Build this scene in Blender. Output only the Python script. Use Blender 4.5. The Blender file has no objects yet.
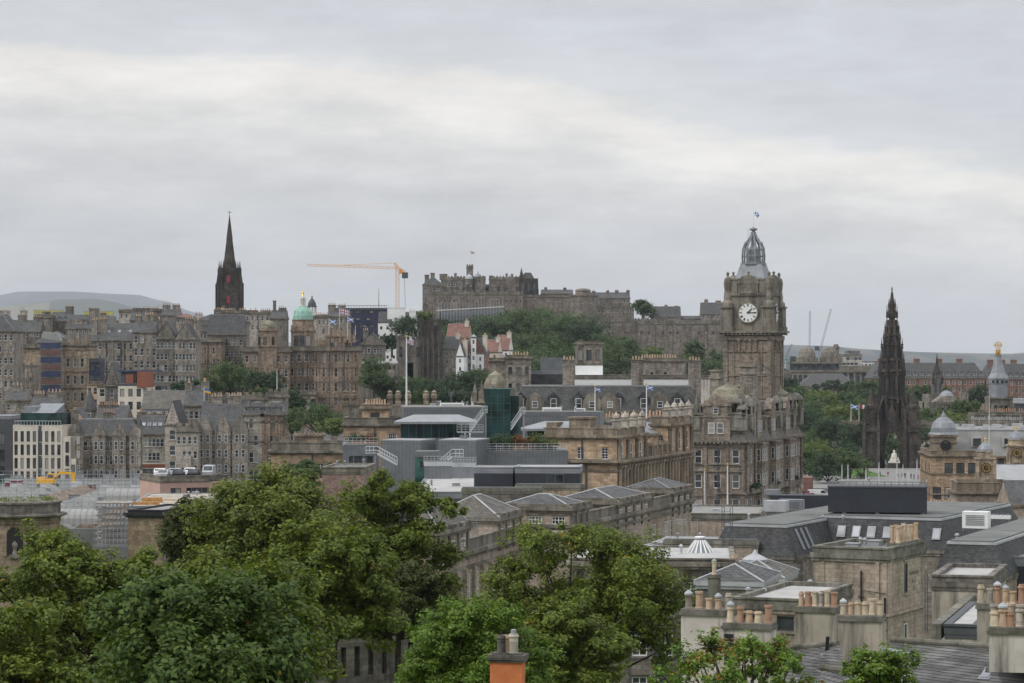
import bpy, math, random
import numpy as np
from mathutils import Vector, Matrix, Euler
random.seed(7); rng = np.random.default_rng(11)
R = math.radians
SC = bpy.context.scene; COL = SC.collection
F, CX, CY = 2600.0, 512.0, 355.0
# ---------------------------------------------------------------- camera, sky, sun, exposure
cam = bpy.data.objects.new('camera', bpy.data.cameras.new('camera')); COL.objects.link(cam); SC.camera = cam
cam.location = (0, 0, 0); cam.rotation_euler = (R(90), 0, 0)
cam.data.sensor_width = 36; cam.data.lens = 36*F/1024; cam.data.shift_y = (CY-341.5)/1024
cam.data.clip_start = .5; cam.data.clip_end = 40000
SC.view_settings.view_transform = 'Standard'; SC.view_settings.look = 'None'
SC.view_settings.exposure = 0.0; SC.view_settings.gamma = 1
SC.cycles.max_bounces = 6; SC.cycles.diffuse_bounces = 3; SC.cycles.glossy_bounces = 2
SC.cycles.transparent_max_bounces = 6; SC.cycles.volume_bounces = 0
SC.cycles.use_denoising = True; SC.cycles.use_adaptive_sampling = False; SC.cycles.denoising_prefilter = 'ACCURATE'
SUN_EL, SUN_ROT = 48, -118
sd = bpy.data.lights.new('sun', 'SUN'); sd.energy = 1.5; sd.angle = R(11); sd.color = (1, .96, .9)
so = bpy.data.objects.new('sun', sd); COL.objects.link(so)
_a = R(SUN_ROT); _e = R(SUN_EL)
_dir = Vector((math.sin(_a)*math.cos(_e), math.cos(_a)*math.cos(_e), math.sin(_e)))
so.rotation_euler = _dir.to_track_quat('Z', 'Y').to_euler(); so.location = _dir*200

class NT:
    """small helper to wire nodes"""
    def __init__(s, tree): s.t = tree; s.n = tree.nodes; s.l = tree.links
    def new(s, typ, **kw):
        nd = s.n.new(typ)
        for k, v in kw.items():
            if hasattr(nd, k): setattr(nd, k, v)
        return nd
    def link(s, a, b): s.l.new(a, b)
    def val(s, inp, v):
        if isinstance(v, bpy.types.NodeSocket): s.l.new(v, inp)
        else: inp.default_value = v
    def math(s, op, a, b=0.0, c=None, clamp=False):
        m = s.n.new('ShaderNodeMath'); m.operation = op; m.use_clamp = clamp
        s.val(m.inputs[0], a); s.val(m.inputs[1], b)
        if c is not None: s.val(m.inputs[2], c)
        return m.outputs[0]
    def mix(s, f, a, b, mode='MIX'):
        m = s.n.new('ShaderNodeMix'); m.data_type = 'RGBA'; m.blend_type = mode
        s.val(m.inputs[0], f)
        for i, v in ((6, a), (7, b)):
            if isinstance(v, tuple): v = (*v, 1) if len(v) == 3 else v
            s.val(m.inputs[i], v)
        return m.outputs[2]
    def ramp(s, f, stops, interp='LINEAR'):
        r = s.n.new('ShaderNodeValToRGB'); r.color_ramp.interpolation = interp
        e = r.color_ramp.elements
        while len(e) < len(stops): e.new(.5)
        for i, (p, c) in enumerate(stops):
            e[i].position = p; e[i].color = (*c, 1) if isinstance(c, tuple) else (c, c, c, 1)
        s.val(r.inputs[0], f); return r.outputs[0]
    def noise(s, vec, scale, detail=3, rough=.55):
        n = s.n.new('ShaderNodeTexNoise'); n.inputs['Scale'].default_value = scale
        n.inputs['Detail'].default_value = detail; n.inputs['Roughness'].default_value = rough
        if vec is not None: s.link(vec, n.inputs['Vector'])
        return n.outputs[0]
    def mapping(s, vec, sc=(1, 1, 1), loc=(0, 0, 0), rot=(0, 0, 0)):
        m = s.n.new('ShaderNodeMapping'); s.link(vec, m.inputs[0])
        m.inputs['Scale'].default_value = sc; m.inputs['Location'].default_value = loc; m.inputs['Rotation'].default_value = rot
        return m.outputs[0]

def srgb(r, g, b):
    f = lambda c: (c/255/12.92 if c/255 <= .04045 else ((c/255+.055)/1.055)**2.4)
    return (f(r), f(g), f(b))

W = bpy.data.worlds.new('World'); SC.world = W; W.use_nodes = True
t = NT(W.node_tree); W.node_tree.nodes.clear()
out = t.new('ShaderNodeOutputWorld'); bg = t.new('ShaderNodeBackground'); t.link(bg.outputs[0], out.inputs[0])
bg.inputs['Strength'].default_value = .1
sky = t.new('ShaderNodeTexSky'); sky.sky_type = 'NISHITA'; sky.sun_disc = False
sky.sun_elevation = R(SUN_EL); sky.sun_rotation = R(SUN_ROT)
tc = t.new('ShaderNodeTexCoord'); vec = tc.outputs['Generated']
sp = t.new('ShaderNodeSeparateXYZ'); t.link(vec, sp.inputs[0])
yy = t.math('MAXIMUM', t.math('ABSOLUTE', sp.outputs[1]), .25)
u = t.math('DIVIDE', sp.outputs[0], yy); v = t.math('DIVIDE', sp.outputs[2], yy)
# cloud layers: a long bright break under a higher bank of cloud
cv = t.mapping(vec, (5, 5, 26)); n1 = t.noise(cv, 1.0, 5, .55)
cv2 = t.mapping(vec, (14, 14, 75), (3, 1, 0)); n2 = t.noise(cv2, 1.0, 4, .6)
cv3 = t.mapping(vec, (22, 22, 62), (1, 7, 2)); n3 = t.noise(cv3, 1.0, 8, .62)
uu = t.math('MULTIPLY', u, u)
edge = t.math('SUBTRACT', t.math('MULTIPLY_ADD', u, -.13, .1015), t.math('MULTIPLY', uu, .30))
w1 = t.math('MULTIPLY', t.math('SUBTRACT', n1, .5), .045)
w2 = t.math('MULTIPLY', t.math('SUBTRACT', n3, .5), .036)
tt = t.math('ADD', t.math('ADD', t.math('SUBTRACT', v, edge), w1), w2)
tr = t.math('DIVIDE', t.math('ADD', tt, .12), .18, clamp=True)
lo, mid, hi, up = srgb(201, 204, 207), srgb(216, 217, 219), srgb(242, 240, 236), srgb(203, 208, 214)
c = t.ramp(tr, [(0, lo), (.25, srgb(205, 207, 210)), (.42, srgb(213, 214, 216)), (.53, srgb(226, 226, 225)), (.605, hi), (.645, hi), (.70, srgb(218, 221, 224)), (.82, srgb(208, 212, 218)), (1, srgb(206, 210, 216))])
f2 = t.ramp(n2, [(.3, .91), (.7, 1.06)]); c = t.mix(1.0, c, t.ramp(n3, [(.3, .94), (.7, 1.045)]), 'MULTIPLY'); n4 = t.noise(t.mapping(vec, (48, 48, 110), (4, 2, 8)), 1.0, 7, .6); c = t.mix(1.0, c, t.ramp(n4, [(.32, .975), (.68, 1.02)]), 'MULTIPLY'); c = t.mix(1.0, c, f2, 'MULTIPLY')
f1 = t.ramp(n1, [(.3, .965), (.7, 1.03)]); c = t.mix(1.0, c, f1, 'MULTIPLY')
f3 = t.ramp(t.math('MULTIPLY', v, .5), [(0, .49), (.07, .5), (.16, .62), (.35, .85), (.6, .98)]); f3 = t.mix(1.0, f3, (2, 2, 2), 'MULTIPLY'); c = t.mix(1.0, c, f3, 'MULTIPLY')
c10 = t.mix(1.0, c, (10.65, 10.53, 10.48), 'MULTIPLY')
fin = t.mix(.96, sky.outputs[0], c10)
t.link(fin, bg.inputs['Color'])

# ---------------------------------------------------------------- projection helpers
def PX(px, Y): return (px-CX)*Y/F
def PZ(py, Y): return (CY-py)*Y/F
def PT(px, py, Y): return Vector((PX(px, Y), Y, PZ(py, Y)))
def lerp_tab(tab, y):
    if y <= tab[0][0]: return tab[0][1]
    for (a, za), (b, zb) in zip(tab, tab[1:]):
        if y <= b: return za+(zb-za)*(y-a)/(b-a)
    return tab[-1][1]
GL = [(-400, 20), (0, -2.6), (40, -14), (100, -21), (160, -23), (270, -24.5), (350, -38), (560, -36), (640, -34), (700, -33), (800, -30), (900, -22), (1050, -17), (1400, -14), (1800, -30), (3000, -50), (5000, -60), (15000, -80), (32000, -90)]
GR = [(-400, 20), (0, -2.6), (40, -15), (100, -25), (160, -29), (300, -33), (560, -34), (700, -40), (860, -42), (1500, -45), (3000, -60), (5000, -70), (15000, -80)]
def ground(x, y):
    u = 512+x/max(y, 60)*F if y > 60 else 512+x/60*F
    s = min(1, max(0, (u-360)/240)); s = s*s*(3-2*s)
    return lerp_tab(GL, y)*(1-s)+lerp_tab(GR, y)*s

# ---------------------------------------------------------------- materials
M = {}
def mat(name, rough=.85, spec=.3, metal=0):
    m = bpy.data.materials.new(name); m.use_nodes = True
    t = NT(m.node_tree); b = m.node_tree.nodes['Principled BSDF']
    b.inputs['Roughness'].default_value = rough; b.inputs['Specular IOR Level'].default_value = spec; b.inputs['Metallic'].default_value = metal
    M[name] = m
    return m, t, b
def coords(t, spread=40.0):
    tc = t.new('ShaderNodeTexCoord'); oi = t.new('ShaderNodeObjectInfo')
    a = t.new('ShaderNodeVectorMath'); a.operation = 'ADD'
    cmb = t.new('ShaderNodeCombineXYZ')
    r = t.math('MULTIPLY', oi.outputs['Random'], spread)
    t.link(r, cmb.inputs[0]); t.link(r, cmb.inputs[1])
    t.link(tc.outputs['Object'], a.inputs[0]); t.link(cmb.outputs[0], a.inputs[1])
    return tc.outputs['Object'], a.outputs[0]
def flat2(t, o, kz=1.0):
    s = t.new('ShaderNodeSeparateXYZ'); t.link(o, s.inputs[0]); c = t.new('ShaderNodeCombineXYZ')
    t.link(t.math('ADD', s.outputs[0], s.outputs[1]), c.inputs[0]); t.link(t.math('MULTIPLY', s.outputs[2], kz), c.inputs[1])
    return c.outputs[0]
def stone(name, c1, c2, soot, amount=.5, bw=.9, bh=.38, mortar=.35, lo=.70, hi=1.34):
    m, t, b = mat(name, .93, .15)
    o, ov = coords(t)
    col = t.mix(t.ramp(t.noise(ov, .22, 4, .65), [(.36, 0.), (.64, 1.)]), c1, c2)
    st = t.noise(t.mapping(ov, (.9, .9, .11)), 1.0, 5, .7)
    col = t.mix(t.math('MULTIPLY', t.ramp(st, [(.46, 0.), (.64, 1.)]), amount), col, soot)
    pt = t.noise(t.mapping(ov, (.5, .5, .5), (7, 2, 9)), 1.0, 6, .75)
    col = t.mix(t.math('MULTIPLY', t.ramp(pt, [(.54, 0.), (.62, 1.)]), .45*amount), col, soot)
    bt = t.new('ShaderNodeTexBrick'); t.link(flat2(t, o), bt.inputs['Vector'])
    bt.inputs['Scale'].default_value = 1; bt.inputs['Brick Width'].default_value = bw; bt.inputs['Row Height'].default_value = bh
    bt.inputs['Mortar Size'].default_value = .018; bt.inputs['Mortar Smooth'].default_value = .3
    bt.inputs['Color1'].default_value = (lo, lo*.98, lo*.96, 1); bt.inputs['Color2'].default_value = (hi, hi*.99, hi*.97, 1)
    bt.inputs['Mortar'].default_value = (mortar+.3, mortar+.3, mortar+.3, 1)
    col = t.mix(.8, col, bt.outputs['Color'], 'MULTIPLY')
    col = t.mix(1, col, t.ramp(t.noise(ov, 3.2, 4, .7), [(.3, .72), (.7, 1.22)]), 'MULTIPLY')
    t.link(col, b.inputs['Base Color'])
    bp = t.new('ShaderNodeBump'); bp.inputs['Strength'].default_value = .35; bp.inputs['Distance'].default_value = .04
    t.link(bt.outputs['Fac'], bp.inputs['Height']); bp.invert = True; t.link(bp.outputs[0], b.inputs['Normal'])
    return m
def plain(name, c, rough=.7, var=.15, scale=1.2, spec=.3, metal=0, streak=0.):
    m, t, b = mat(name, rough, spec, metal); o, ov = coords(t)
    n = t.noise(ov, scale, 4, .6)
    col = t.mix(1, c, t.ramp(n, [(.3, 1-var), (.7, 1+var)]), 'MULTIPLY')
    if streak:
        st = t.noise(t.mapping(ov, (1.6, 1.6, .16)), 1.0, 5, .7)
        col = t.mix(t.math('MULTIPLY', t.ramp(st, [(.45, 0.), (.68, 1.)]), streak), col, (.05, .048, .042))
    t.link(col, b.inputs['Base Color']); return m
def slate(name, c1, c2, w=.34, h=.24, kz=1.4, moss=.15):
    m, t, b = mat(name, .75, .35); o, ov = coords(t)
    bt = t.new('ShaderNodeTexBrick'); t.link(flat2(t, o, kz), bt.inputs['Vector'])
    bt.inputs['Scale'].default_value = 1; bt.inputs['Brick Width'].default_value = w; bt.inputs['Row Height'].default_value = h
    bt.inputs['Mortar Size'].default_value = .012; bt.inputs['Bias'].default_value = -.1
    bt.inputs['Color1'].default_value = (*c1, 1); bt.inputs['Color2'].default_value = (*c2, 1); bt.inputs['Mortar'].default_value = (.02, .02, .02, 1)
    col = t.mix(1, bt.outputs['Color'], t.ramp(t.noise(ov, .5, 5, .7), [(.3, .62), (.7, 1.3)]), 'MULTIPLY')
    col = t.mix(t.math('MULTIPLY', t.ramp(t.noise(ov, .35, 4, .7), [(.5, 0.), (.7, 1.)]), moss), col, (.09, .10, .045))
    t.link(col, b.inputs['Base Color'])
    bp = t.new('ShaderNodeBump'); bp.inputs['Strength'].default_value = .5; bp.inputs['Distance'].default_value = .03; bp.invert = True
    t.link(bt.outputs['Fac'], bp.inputs['Height']); t.link(bp.outputs[0], b.inputs['Normal'])
    return m
def seamed(name, c, step=.6, rough=.45, metal=.3, axis=0):
    m, t, b = mat(name, rough, .4, metal); o, ov = coords(t)
    s = t.new('ShaderNodeSeparateXYZ'); t.link(o, s.inputs[0])
    x = t.math('ADD', s.outputs[0], s.outputs[1]) if axis == 0 else s.outputs[2]
    fr = t.math('FRACT', t.math('DIVIDE', x, step))
    line = t.math('LESS_THAN', fr, .12)
    col = t.mix(1, c, t.ramp(t.noise(ov, .6, 4), [(.3, .85), (.7, 1.15)]), 'MULTIPLY')
    col = t.mix(t.math('MULTIPLY', line, .45), col, (c[0]*.45, c[1]*.45, c[2]*.45))
    t.link(col, b.inputs['Base Color']); return m
def leafmat(name, c1, c2, autumn=.02, ac=(.36, .17, .02)):
    m, t, b = mat(name, .55, .25); tc = t.new('ShaderNodeTexCoord'); g = t.new('ShaderNodeNewGeometry')
    r = g.outputs['Random Per Island']
    n = t.noise(tc.outputs['Object'], .35, 3, .6)
    col = t.mix(t.ramp(t.math('ADD', t.math('MULTIPLY', r, .55), t.math('MULTIPLY', n, .9)), [(.42, 0.), (1.05, 1.)]), c1, c2)
    n2 = t.noise(t.mapping(tc.outputs['Object'], (1, 1, 1), (9, 3, 5)), .9, 2, .5)
    thr = t.math('ADD', t.math('MULTIPLY', n2, 1.6), t.math('MULTIPLY', r, .35))
    a = t.math('GREATER_THAN', thr, 1.47-autumn*2.2)
    col = t.mix(t.math('MULTIPLY', a, .75), col, ac)
    t.link(col, b.inputs['Base Color'])
    tr = t.new('ShaderNodeBsdfTranslucent'); mx = t.new('ShaderNodeMixShader'); mx.inputs[0].default_value = .3
    t.link(t.mix(1, col, (1.3, 1.25, .6), 'MULTIPLY'), tr.inputs['Color'])
    t.link(b.outputs[0], mx.inputs[1]); t.link(tr.outputs[0], mx.inputs[2])
    t.link(mx.outputs[0], t.n['Material Output'].inputs['Surface']); return m

stone('grey', (0.232, 0.210, 0.181), (0.326, 0.290, 0.246), (0.072, 0.067, 0.058), .7)
stone('grey_dark', (0.152, 0.141, 0.128), (0.232, 0.210, 0.181), (0.051, 0.048, 0.043), .7)
stone('grey_light', (0.362, 0.326, 0.275), (0.464, 0.420, 0.362), (0.145, 0.131, 0.116), .6)
stone('warm', (.40, .285, .19), (.49, .365, .25), (.13, .105, .08), .45, 1.0, .4)
stone('warm_dull', (0.334, 0.268, 0.196), (0.450, 0.362, 0.261), (0.102, 0.087, 0.072), .75)
stone('brown', (0.239, 0.181, 0.138), (0.341, 0.261, 0.196), (0.080, 0.067, 0.055), .7)
stone('black', (.05, .046, .042), (.105, .09, .078), (.02, .018, .017), .6)
stone('tower', (.215, .18, .145), (.285, .24, .195), (.08, .07, .06), .6)
stone('red', (.20, .115, .09), (.26, .15, .12), (.09, .05, .04), .4)
stone('castle', (0.167, 0.145, 0.131), (0.261, 0.225, 0.189), (0.072, 0.065, 0.058), .6, 1.4, .6)
stone('near_warm', (.35, .285, .23), (.43, .36, .295), (.13, .115, .10), .6, .95, .33, lo=.84, hi=1.14)
stone('tile_brick', (.20, .15, .105), (.27, .205, .15), (.10, .08, .065), .4, .62, .62, .2)
stone('pink_brick', (.27, .18, .165), (.34, .24, .22), (.15, .11, .10), .35, .45, .15)
stone('trim', (0.167, 0.152, 0.131), (0.254, 0.232, 0.189), (0.065, 0.061, 0.049), .65, 1.6, 3)
stone('trim_warm', (.22, .18, .135), (.30, .25, .19), (.08, .07, .055), .7, 1.6, 3)
stone('mossy', (.17, .163, .14), (.235, .225, .195), (.08, .08, .055), .75, 1.6, 3)
stone('mossdome', (.21, .19, .15), (.27, .245, .19), (.13, .13, .065), .6, 1.6, .7)
slate('slate', (.07, .07, .07), (.125, .123, .12))
slate('slate_dark', (.045, .045, .047), (.085, .085, .085), moss=.05)
slate('slate_near', (.085, .082, .08), (.20, .195, .19), .26, .13, 1.25, moss=.35)
slate('slate_brown', (.11, .10, .085), (.17, .155, .13))
slate('tile_red', (.21, .105, .085), (.28, .14, .11), moss=0)
plain('lead', (.225, .235, .25), .5, .2, .6, .4, .2); plain('lead_light', (.38, .39, .40), .5, .18, .8, .4)
plain('deck', (.145, .15, .14), .9, .25, .4); plain('deck_pale', (.40, .39, .375), .85, .18, .5); plain('roof_white', (.41, .40, .38), .85, .15, .5, streak=.15); plain('deck_mid', (.25, .245, .23), .85, .2, .4)
seamed('zinc', (.17, .18, .19), .55); seamed('zinc_roof', (.29, .30, .31), .9); seamed('louvre', (.032, .036, .045), .22, .6, .1, 2)
seamed('zinc_pale', (.34, .34, .34), 1.0)
plain('copper', (.24, .42, .34), .6, .2, .8); plain('gold', (.7, .45, .12), .3, .1, 1, .5, .8)
plain('white', (.74, .74, .72), .6, .06, .7); plain('cream', (.60, .545, .46), .8, .1, .4, streak=.15); plain('render_white', (.54, .49, .44), .85, .2, .7, streak=.85)
plain('render_old', (.38, .335, .275), .9, .22, .5, streak=.85); plain('peach', (.50, .35, .24), .9, .15, .4); plain('salmon', (.46, .31, .25), .85, .1, .4)
plain('orange', (.52, .165, .062), .85, .2, 3.0, streak=.12); plain('rust', (.23, .085, .05), .7, .1, .5)
plain('pot', (.50, .355, .24), .85, .22, 3.0, streak=.3); plain('pot_pale', (.55, .45, .33), .85, .2, 3.0, streak=.4); plain('pot_red', (.36, .215, .145), .85, .2, 3.0)
plain('steel', (.33, .34, .35), .5, .15, 1, .4, .3); plain('rail', (.55, .56, .57), .5, .1, 1); plain('dark', (.02, .02, .022), .5, .1, 1); plain('dark_grey', (.07, .075, .08), .6, .15, 1)
plain('navy', (.025, .03, .06), .4, .2, .3); plain('yellow', (.75, .40, .02), .5, .1, .6); plain('red_paint', (.28, .04, .055), .5, .1, 1); plain('blue_paint', (.03, .13, .45), .5, .1, 1)
plain('crane_yellow', (.70, .32, .03), .5, .1, .6); plain('crane_blue', (.20, .27, .29), .6, .1, .6); plain('timber', (.45, .24, .09), .85, .25, 1.5); plain('tarp', (.30, .30, .285), .6, .1, .4, streak=.2)
plain('sheet_blue', (.04, .055, .105), .6, .3, .4); plain('sheet_red', (.15, .085, .07), .6, .3, .4); plain('sheet_green', (.03, .09, .085), .6, .2, .3); plain('sheet_yellow', (.45, .42, .10), .6, .2, .3)
plain('skin', (.5, .33, .25), .6, .05, 1); plain('cloth_pink', (.6, .08, .2), .8, .1, 1); plain('cloth_dark', (.03, .035, .06), .8, .1, 1); plain('cloth_pale', (.5, .5, .5), .8, .1, 1)
plain('bark', (.05, .042, .032), .95, .3, 3.0); plain('ivory', (.6, .58, .52), .6, .1, 1)
plain('asphalt', (.055, .055, .055), .9, .2, .2); plain('paving', (.22, .215, .20), .9, .15, .2)
def glass(name, c, rough=.12):
    m, t, b = mat(name, rough, .6); o, ov = coords(t, 900)
    oi = t.new('ShaderNodeObjectInfo'); q = t.mix(1, c, t.ramp(t.noise(ov, .35, 1), [(.35, .35), (.65, 1.7)]), 'MULTIPLY')
    if name == 'pane': q = t.mix(t.ramp(oi.outputs['Random'], [(0, 0.), (.66, .0), (.67, .35), (.84, .35), (.85, .9), (.93, .9), (.94, .1)], 'CONSTANT'), q, (.34, .33, .31))
    t.link(q, b.inputs['Base Color']); return m
glass('pane', (.045, .05, .055)); glass('pane_teal', (.014, .036, .038)); glass('pane_pale', (.20, .205, .23), .4); glass('pane_green', (.05, .12, .11))
leafmat('leaf_olive', (0.051, 0.080, 0.014), (0.181, 0.232, 0.032), .05)
leafmat('leaf_dark', (.036, .050, .014), (.098, .118, .03), .03, (.30, .19, .03))
leafmat('leaf_maple', (.036, .072, .013), (.105, .16, .032), .01)
leafmat('leaf_yellow', (.058, .09, .017), (.185, .225, .04), .035, (.38, .25, .03))
leafmat('leaf_bright', (.062, .12, .016), (.175, .265, .038), .0)
leafmat('leaf_far', (.042, .082, .034), (.10, .15, .055), .0)
leafmat('leaf_far_dark', (.024, .052, .030), (.055, .095, .042), .0)
leafmat('leaf_far_light', (.085, .125, .035), (.17, .22, .07), .0)
leafmat('leaf_turning', (0.065, 0.145, 0.022), (0.203, 0.290, 0.043), .14, (.33, .12, .03))
leafmat('leaf_rust', (0.131, 0.043, 0.022), (0.232, 0.102, 0.043), .1)

# ---------------------------------------------------------------- mesh builder
class MB:
    def __init__(s): s.v = []; s.f = []; s.m = []; s.k = 0; s.T = None
    def mt(s, k): s.k = k; return s
    def add(s, vs, fs):
        b = len(s.v)
        if s.T is not None: vs = [s.T @ Vector(v) for v in vs]
        s.v.extend([tuple(v) for v in vs]); s.f.extend([tuple(i+b for i in f) for f in fs]); s.m.extend([s.k]*len(fs)); return s
    def quad(s, a, b, c, d): return s.add([a, b, c, d], [(0, 1, 2, 3)])
    def box(s, x0, y0, z0, x1, y1, z1):
        return s.add([(x0, y0, z0), (x1, y0, z0), (x1, y1, z0), (x0, y1, z0), (x0, y0, z1), (x1, y0, z1), (x1, y1, z1), (x0, y1, z1)],
                     [(0, 3, 2, 1), (4, 5, 6, 7), (0, 1, 5, 4), (1, 2, 6, 5), (2, 3, 7, 6), (3, 0, 4, 7)])
    def frustum(s, x0, y0, x1, y1, z0, ax0, ay0, ax1, ay1, z1):
        return s.add([(x0, y0, z0), (x1, y0, z0), (x1, y1, z0), (x0, y1, z0), (ax0, ay0, z1), (ax1, ay0, z1), (ax1, ay1, z1), (ax0, ay1, z1)],
                     [(0, 3, 2, 1), (4, 5, 6, 7), (0, 1, 5, 4), (1, 2, 6, 5), (2, 3, 7, 6), (3, 0, 4, 7)])
    def lathe(s, cx, cy, prof, n=12, a0=0.0):
        vs = []; fs = []
        for r, z in prof:
            for i in range(n):
                a = a0+2*math.pi*i/n; vs.append((cx+max(r, .001)*math.cos(a), cy+max(r, .001)*math.sin(a), z))
        for j in range(len(prof)-1):
            for i in range(n):
                k = (i+1) % n; fs.append((j*n+i, j*n+k, (j+1)*n+k, (j+1)*n+i))
        fs.append(tuple(range(n-1, -1, -1))); fs.append(tuple((len(prof)-1)*n+i for i in range(n)))
        return s.add(vs, fs)
    def prism(s, pts, y0, y1):   # polygon in xz, extruded along y
        n = len(pts)
        return s.add([(x, y0, z) for x, z in pts]+[(x, y1, z) for x, z in pts],
                     [tuple(range(n)), tuple(range(2*n-1, n-1, -1))]+[((i+1) % n, i, n+i, n+(i+1) % n) for i in range(n)])
    def vprism(s, pts, z0, z1):  # polygon in xy, extruded up
        n = len(pts)
        return s.add([(x, y, z0) for x, y in pts]+[(x, y, z1) for x, y in pts],
                     [tuple(range(n-1, -1, -1)), tuple(range(n, 2*n))]+[(i, (i+1) % n, n+(i+1) % n, n+i) for i in range(n)])
    def tube(s, p0, p1, r0, r1=None, n=5):
        p0 = Vector(p0); p1 = Vector(p1); r1 = r0 if r1 is None else r1
        d = (p1-p0); 
        if d.length < 1e-6: return s
        d.normalize(); a = d.orthogonal().normalized(); b = d.cross(a)
        vs = []
        for p, r in ((p0, r0), (p1, r1)):
            for i in range(n):
                th = 2*math.pi*i/n; vs.append(p+a*r*math.cos(th)+b*r*math.sin(th))
        return s.add(vs, [(i, (i+1) % n, n+(i+1) % n, n+i) for i in range(n)]+[tuple(range(n-1, -1, -1)), tuple(range(n, 2*n))])
    def mesh(s, name, mats):
        me = bpy.data.meshes.new(name); me.from_pydata(s.v, [], s.f)
        for m in (mats if isinstance(mats, (list, tuple)) else [mats]): me.materials.append(M[m])
        if any(s.m): me.polygons.foreach_set('material_index', s.m)
        me.update(); return me
    def build(s, name, mats, parent=None, **kw):
        return obj(name, s.mesh(name, mats), parent, **kw)
def obj(name, me, parent=None, loc=None, rz=None):
    o = bpy.data.objects.new(name, me); COL.objects.link(o)
    if parent is not None: o.parent = parent
    if loc is not None: o.location = loc
    if rz is not None: o.rotation_euler = (0, 0, rz)
    return o
def tag(o, label=None, cat=None, group=None, kind=None):
    if label: o['label'] = label; (len(label.split()) > 16 and print('LONG', len(label.split()), label))
    if cat: o['category'] = cat
    if group: o['group'] = group
    if kind: o['kind'] = kind
    return o
def thing(name, label, cat, loc, rz=0.0, group=None):
    o = bpy.data.objects.new(name, None); COL.objects.link(o); o.location = loc; o.rotation_euler = (0, 0, rz)
    o.empty_display_size = .5
    return tag(o, label, cat, group)

# ---------------------------------------------------------------- windows
WC = {}
def win_mesh(w, h, style):
    key = (round(w, 2), round(h, 2), style)
    if key in WC: return WC[key]
    fr = {'sash': 'white', 'sash6': 'white', 'dark': 'dark_grey', 'plain': 'dark_grey', 'stonem': 'trim', 'blank': 'dark'}[style[:-1] if style[-1] == '_' else style]
    t = max(.07, w*.07)
    def fill(a, bars):
        x = w/2
        a.box(-x, -.05, 0, -x+t, .04, h).box(x-t, -.05, 0, x, .04, h).box(-x+t, -.05, h-t, x-t, .04, h).box(-x+t, -.07, 0, x-t, .05, t*1.2)
        if style != 'blank' and style != 'plain': a.box(-x+t, -.04, h*.5-t*.4, x-t, .03, h*.5+t*.4)
        if w > 1.5 or style in ('sash6', 'stonem'): a.box(-t*.4, -.035, t, t*.4, .02, h-t)
        if style == 'sash6':
            for q in (.26, .75): a.box(-x+t, -.03, h*q-t*.25, x-t, .015, h*q+t*.25)
            if w > 1.3:
                for q in (-.25, .25): a.box(w*q-t*.25, -.03, t, w*q+t*.25, .015, h-t)
    f = MB(); fill(f, 1)
    p = MB(); p.quad((-w/2+.01, .02, .01), (w/2-.01, .02, .01), (w/2-.01, .02, h-.01), (-w/2+.01, .02, h-.01))
    both = MB(); fill(both, 1); both.mt(1); both.quad((-w/2+.01, .02, .01), (w/2-.01, .02, .01), (w/2-.01, .02, h-.01), (-w/2+.01, .02, h-.01))
    WC[key] = (f.mesh('window', fr), p.mesh('pane', 'pane'), both.mesh('window', [fr, 'pane']))
    return WC[key]
def window(parent, x, y, z, rz, w, h, style='sash', near=False):
    f, p, b = win_mesh(w, h, style)
    if near:
        o = obj('window', f, parent, (x, y, z), rz); obj('pane', p, o); return o
    return obj('window', b, parent, (x, y, z), rz)

def wall_face(mb, O, U, N, Wd, z0, z1, holes, depth=.22):
    us = sorted({0, Wd, *[h[0] for h in holes], *[h[1] for h in holes]}); vs = sorted({z0, z1, *[h[2] for h in holes], *[h[3] for h in holes]})
    O = Vector(O); U = Vector(U); N = Vector(N); P = lambda u, z, d=0: O+U*u+Vector((0, 0, z))-N*d
    for a, b in zip(us, us[1:]):
        run = None
        for c, d in zip(vs, vs[1:]):
            um, vm = (a+b)/2, (c+d)/2
            if any(h[0] < um < h[1] and h[2] < vm < h[3] for h in holes): continue
            mb.quad(P(a, c), P(b, c), P(b, d), P(a, d))
    for a, b, c, d in holes:
        mb.quad(P(a, c), P(b, c), P(b, c, depth), P(a, c, depth)); mb.quad(P(a, d, depth), P(b, d, depth), P(b, d), P(a, d))
        mb.quad(P(a, c), P(a, c, depth), P(a, d, depth), P(a, d)); mb.quad(P(b, c, depth), P(b, c), P(b, d), P(b, d, depth))

def grid_holes(Wd, H, spec):
    """spec: c columns, r rows, w, h, fh floor height, top = eaves to head of first row"""
    c, r, w, h, fh, top = spec[:6]
    mx = spec[7] if len(spec) > 7 else None
    out = []
    if c <= 0: return out
    m = Wd/c*.5 if mx is None else mx
    for j in range(r):
        z1 = H-top-j*fh; z0 = z1-h
        if z0 < .6: break
        for i in range(c):
            x = m+(Wd-2*m)*(i/(c-1) if c > 1 else .5)
            if x-w/2 > .1 and x+w/2 < Wd-.1 and (c < 4 or random.random() > .06): out.append((x-w/2, x+w/2, z0, z1))
    return out

def pot(mb, x, y, z, h=.8, r=.15, kind=0, n=10):
    if kind == 0: mb.lathe(x, y, [(r*1.12, z), (r*1.12, z+h*.06), (r*.92, z+h*.1), (r*.86, z+h*.84), (r*1.08, z+h*.88), (r*1.08, z+h), (r*.7, z+h), (r*.65, z+h*.7)], n)
    else: mb.lathe(x, y, [(r*1.05, z), (r, z+h*.1), (r*.8, z+h*.75), (r*1.05, z+h*.78), (r*1.05, z+h*.88), (r*.75, z+h*.9), (r*.75, z+h), (r*.5, z+h), (r*.5, z+h*.8)], n)

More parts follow.
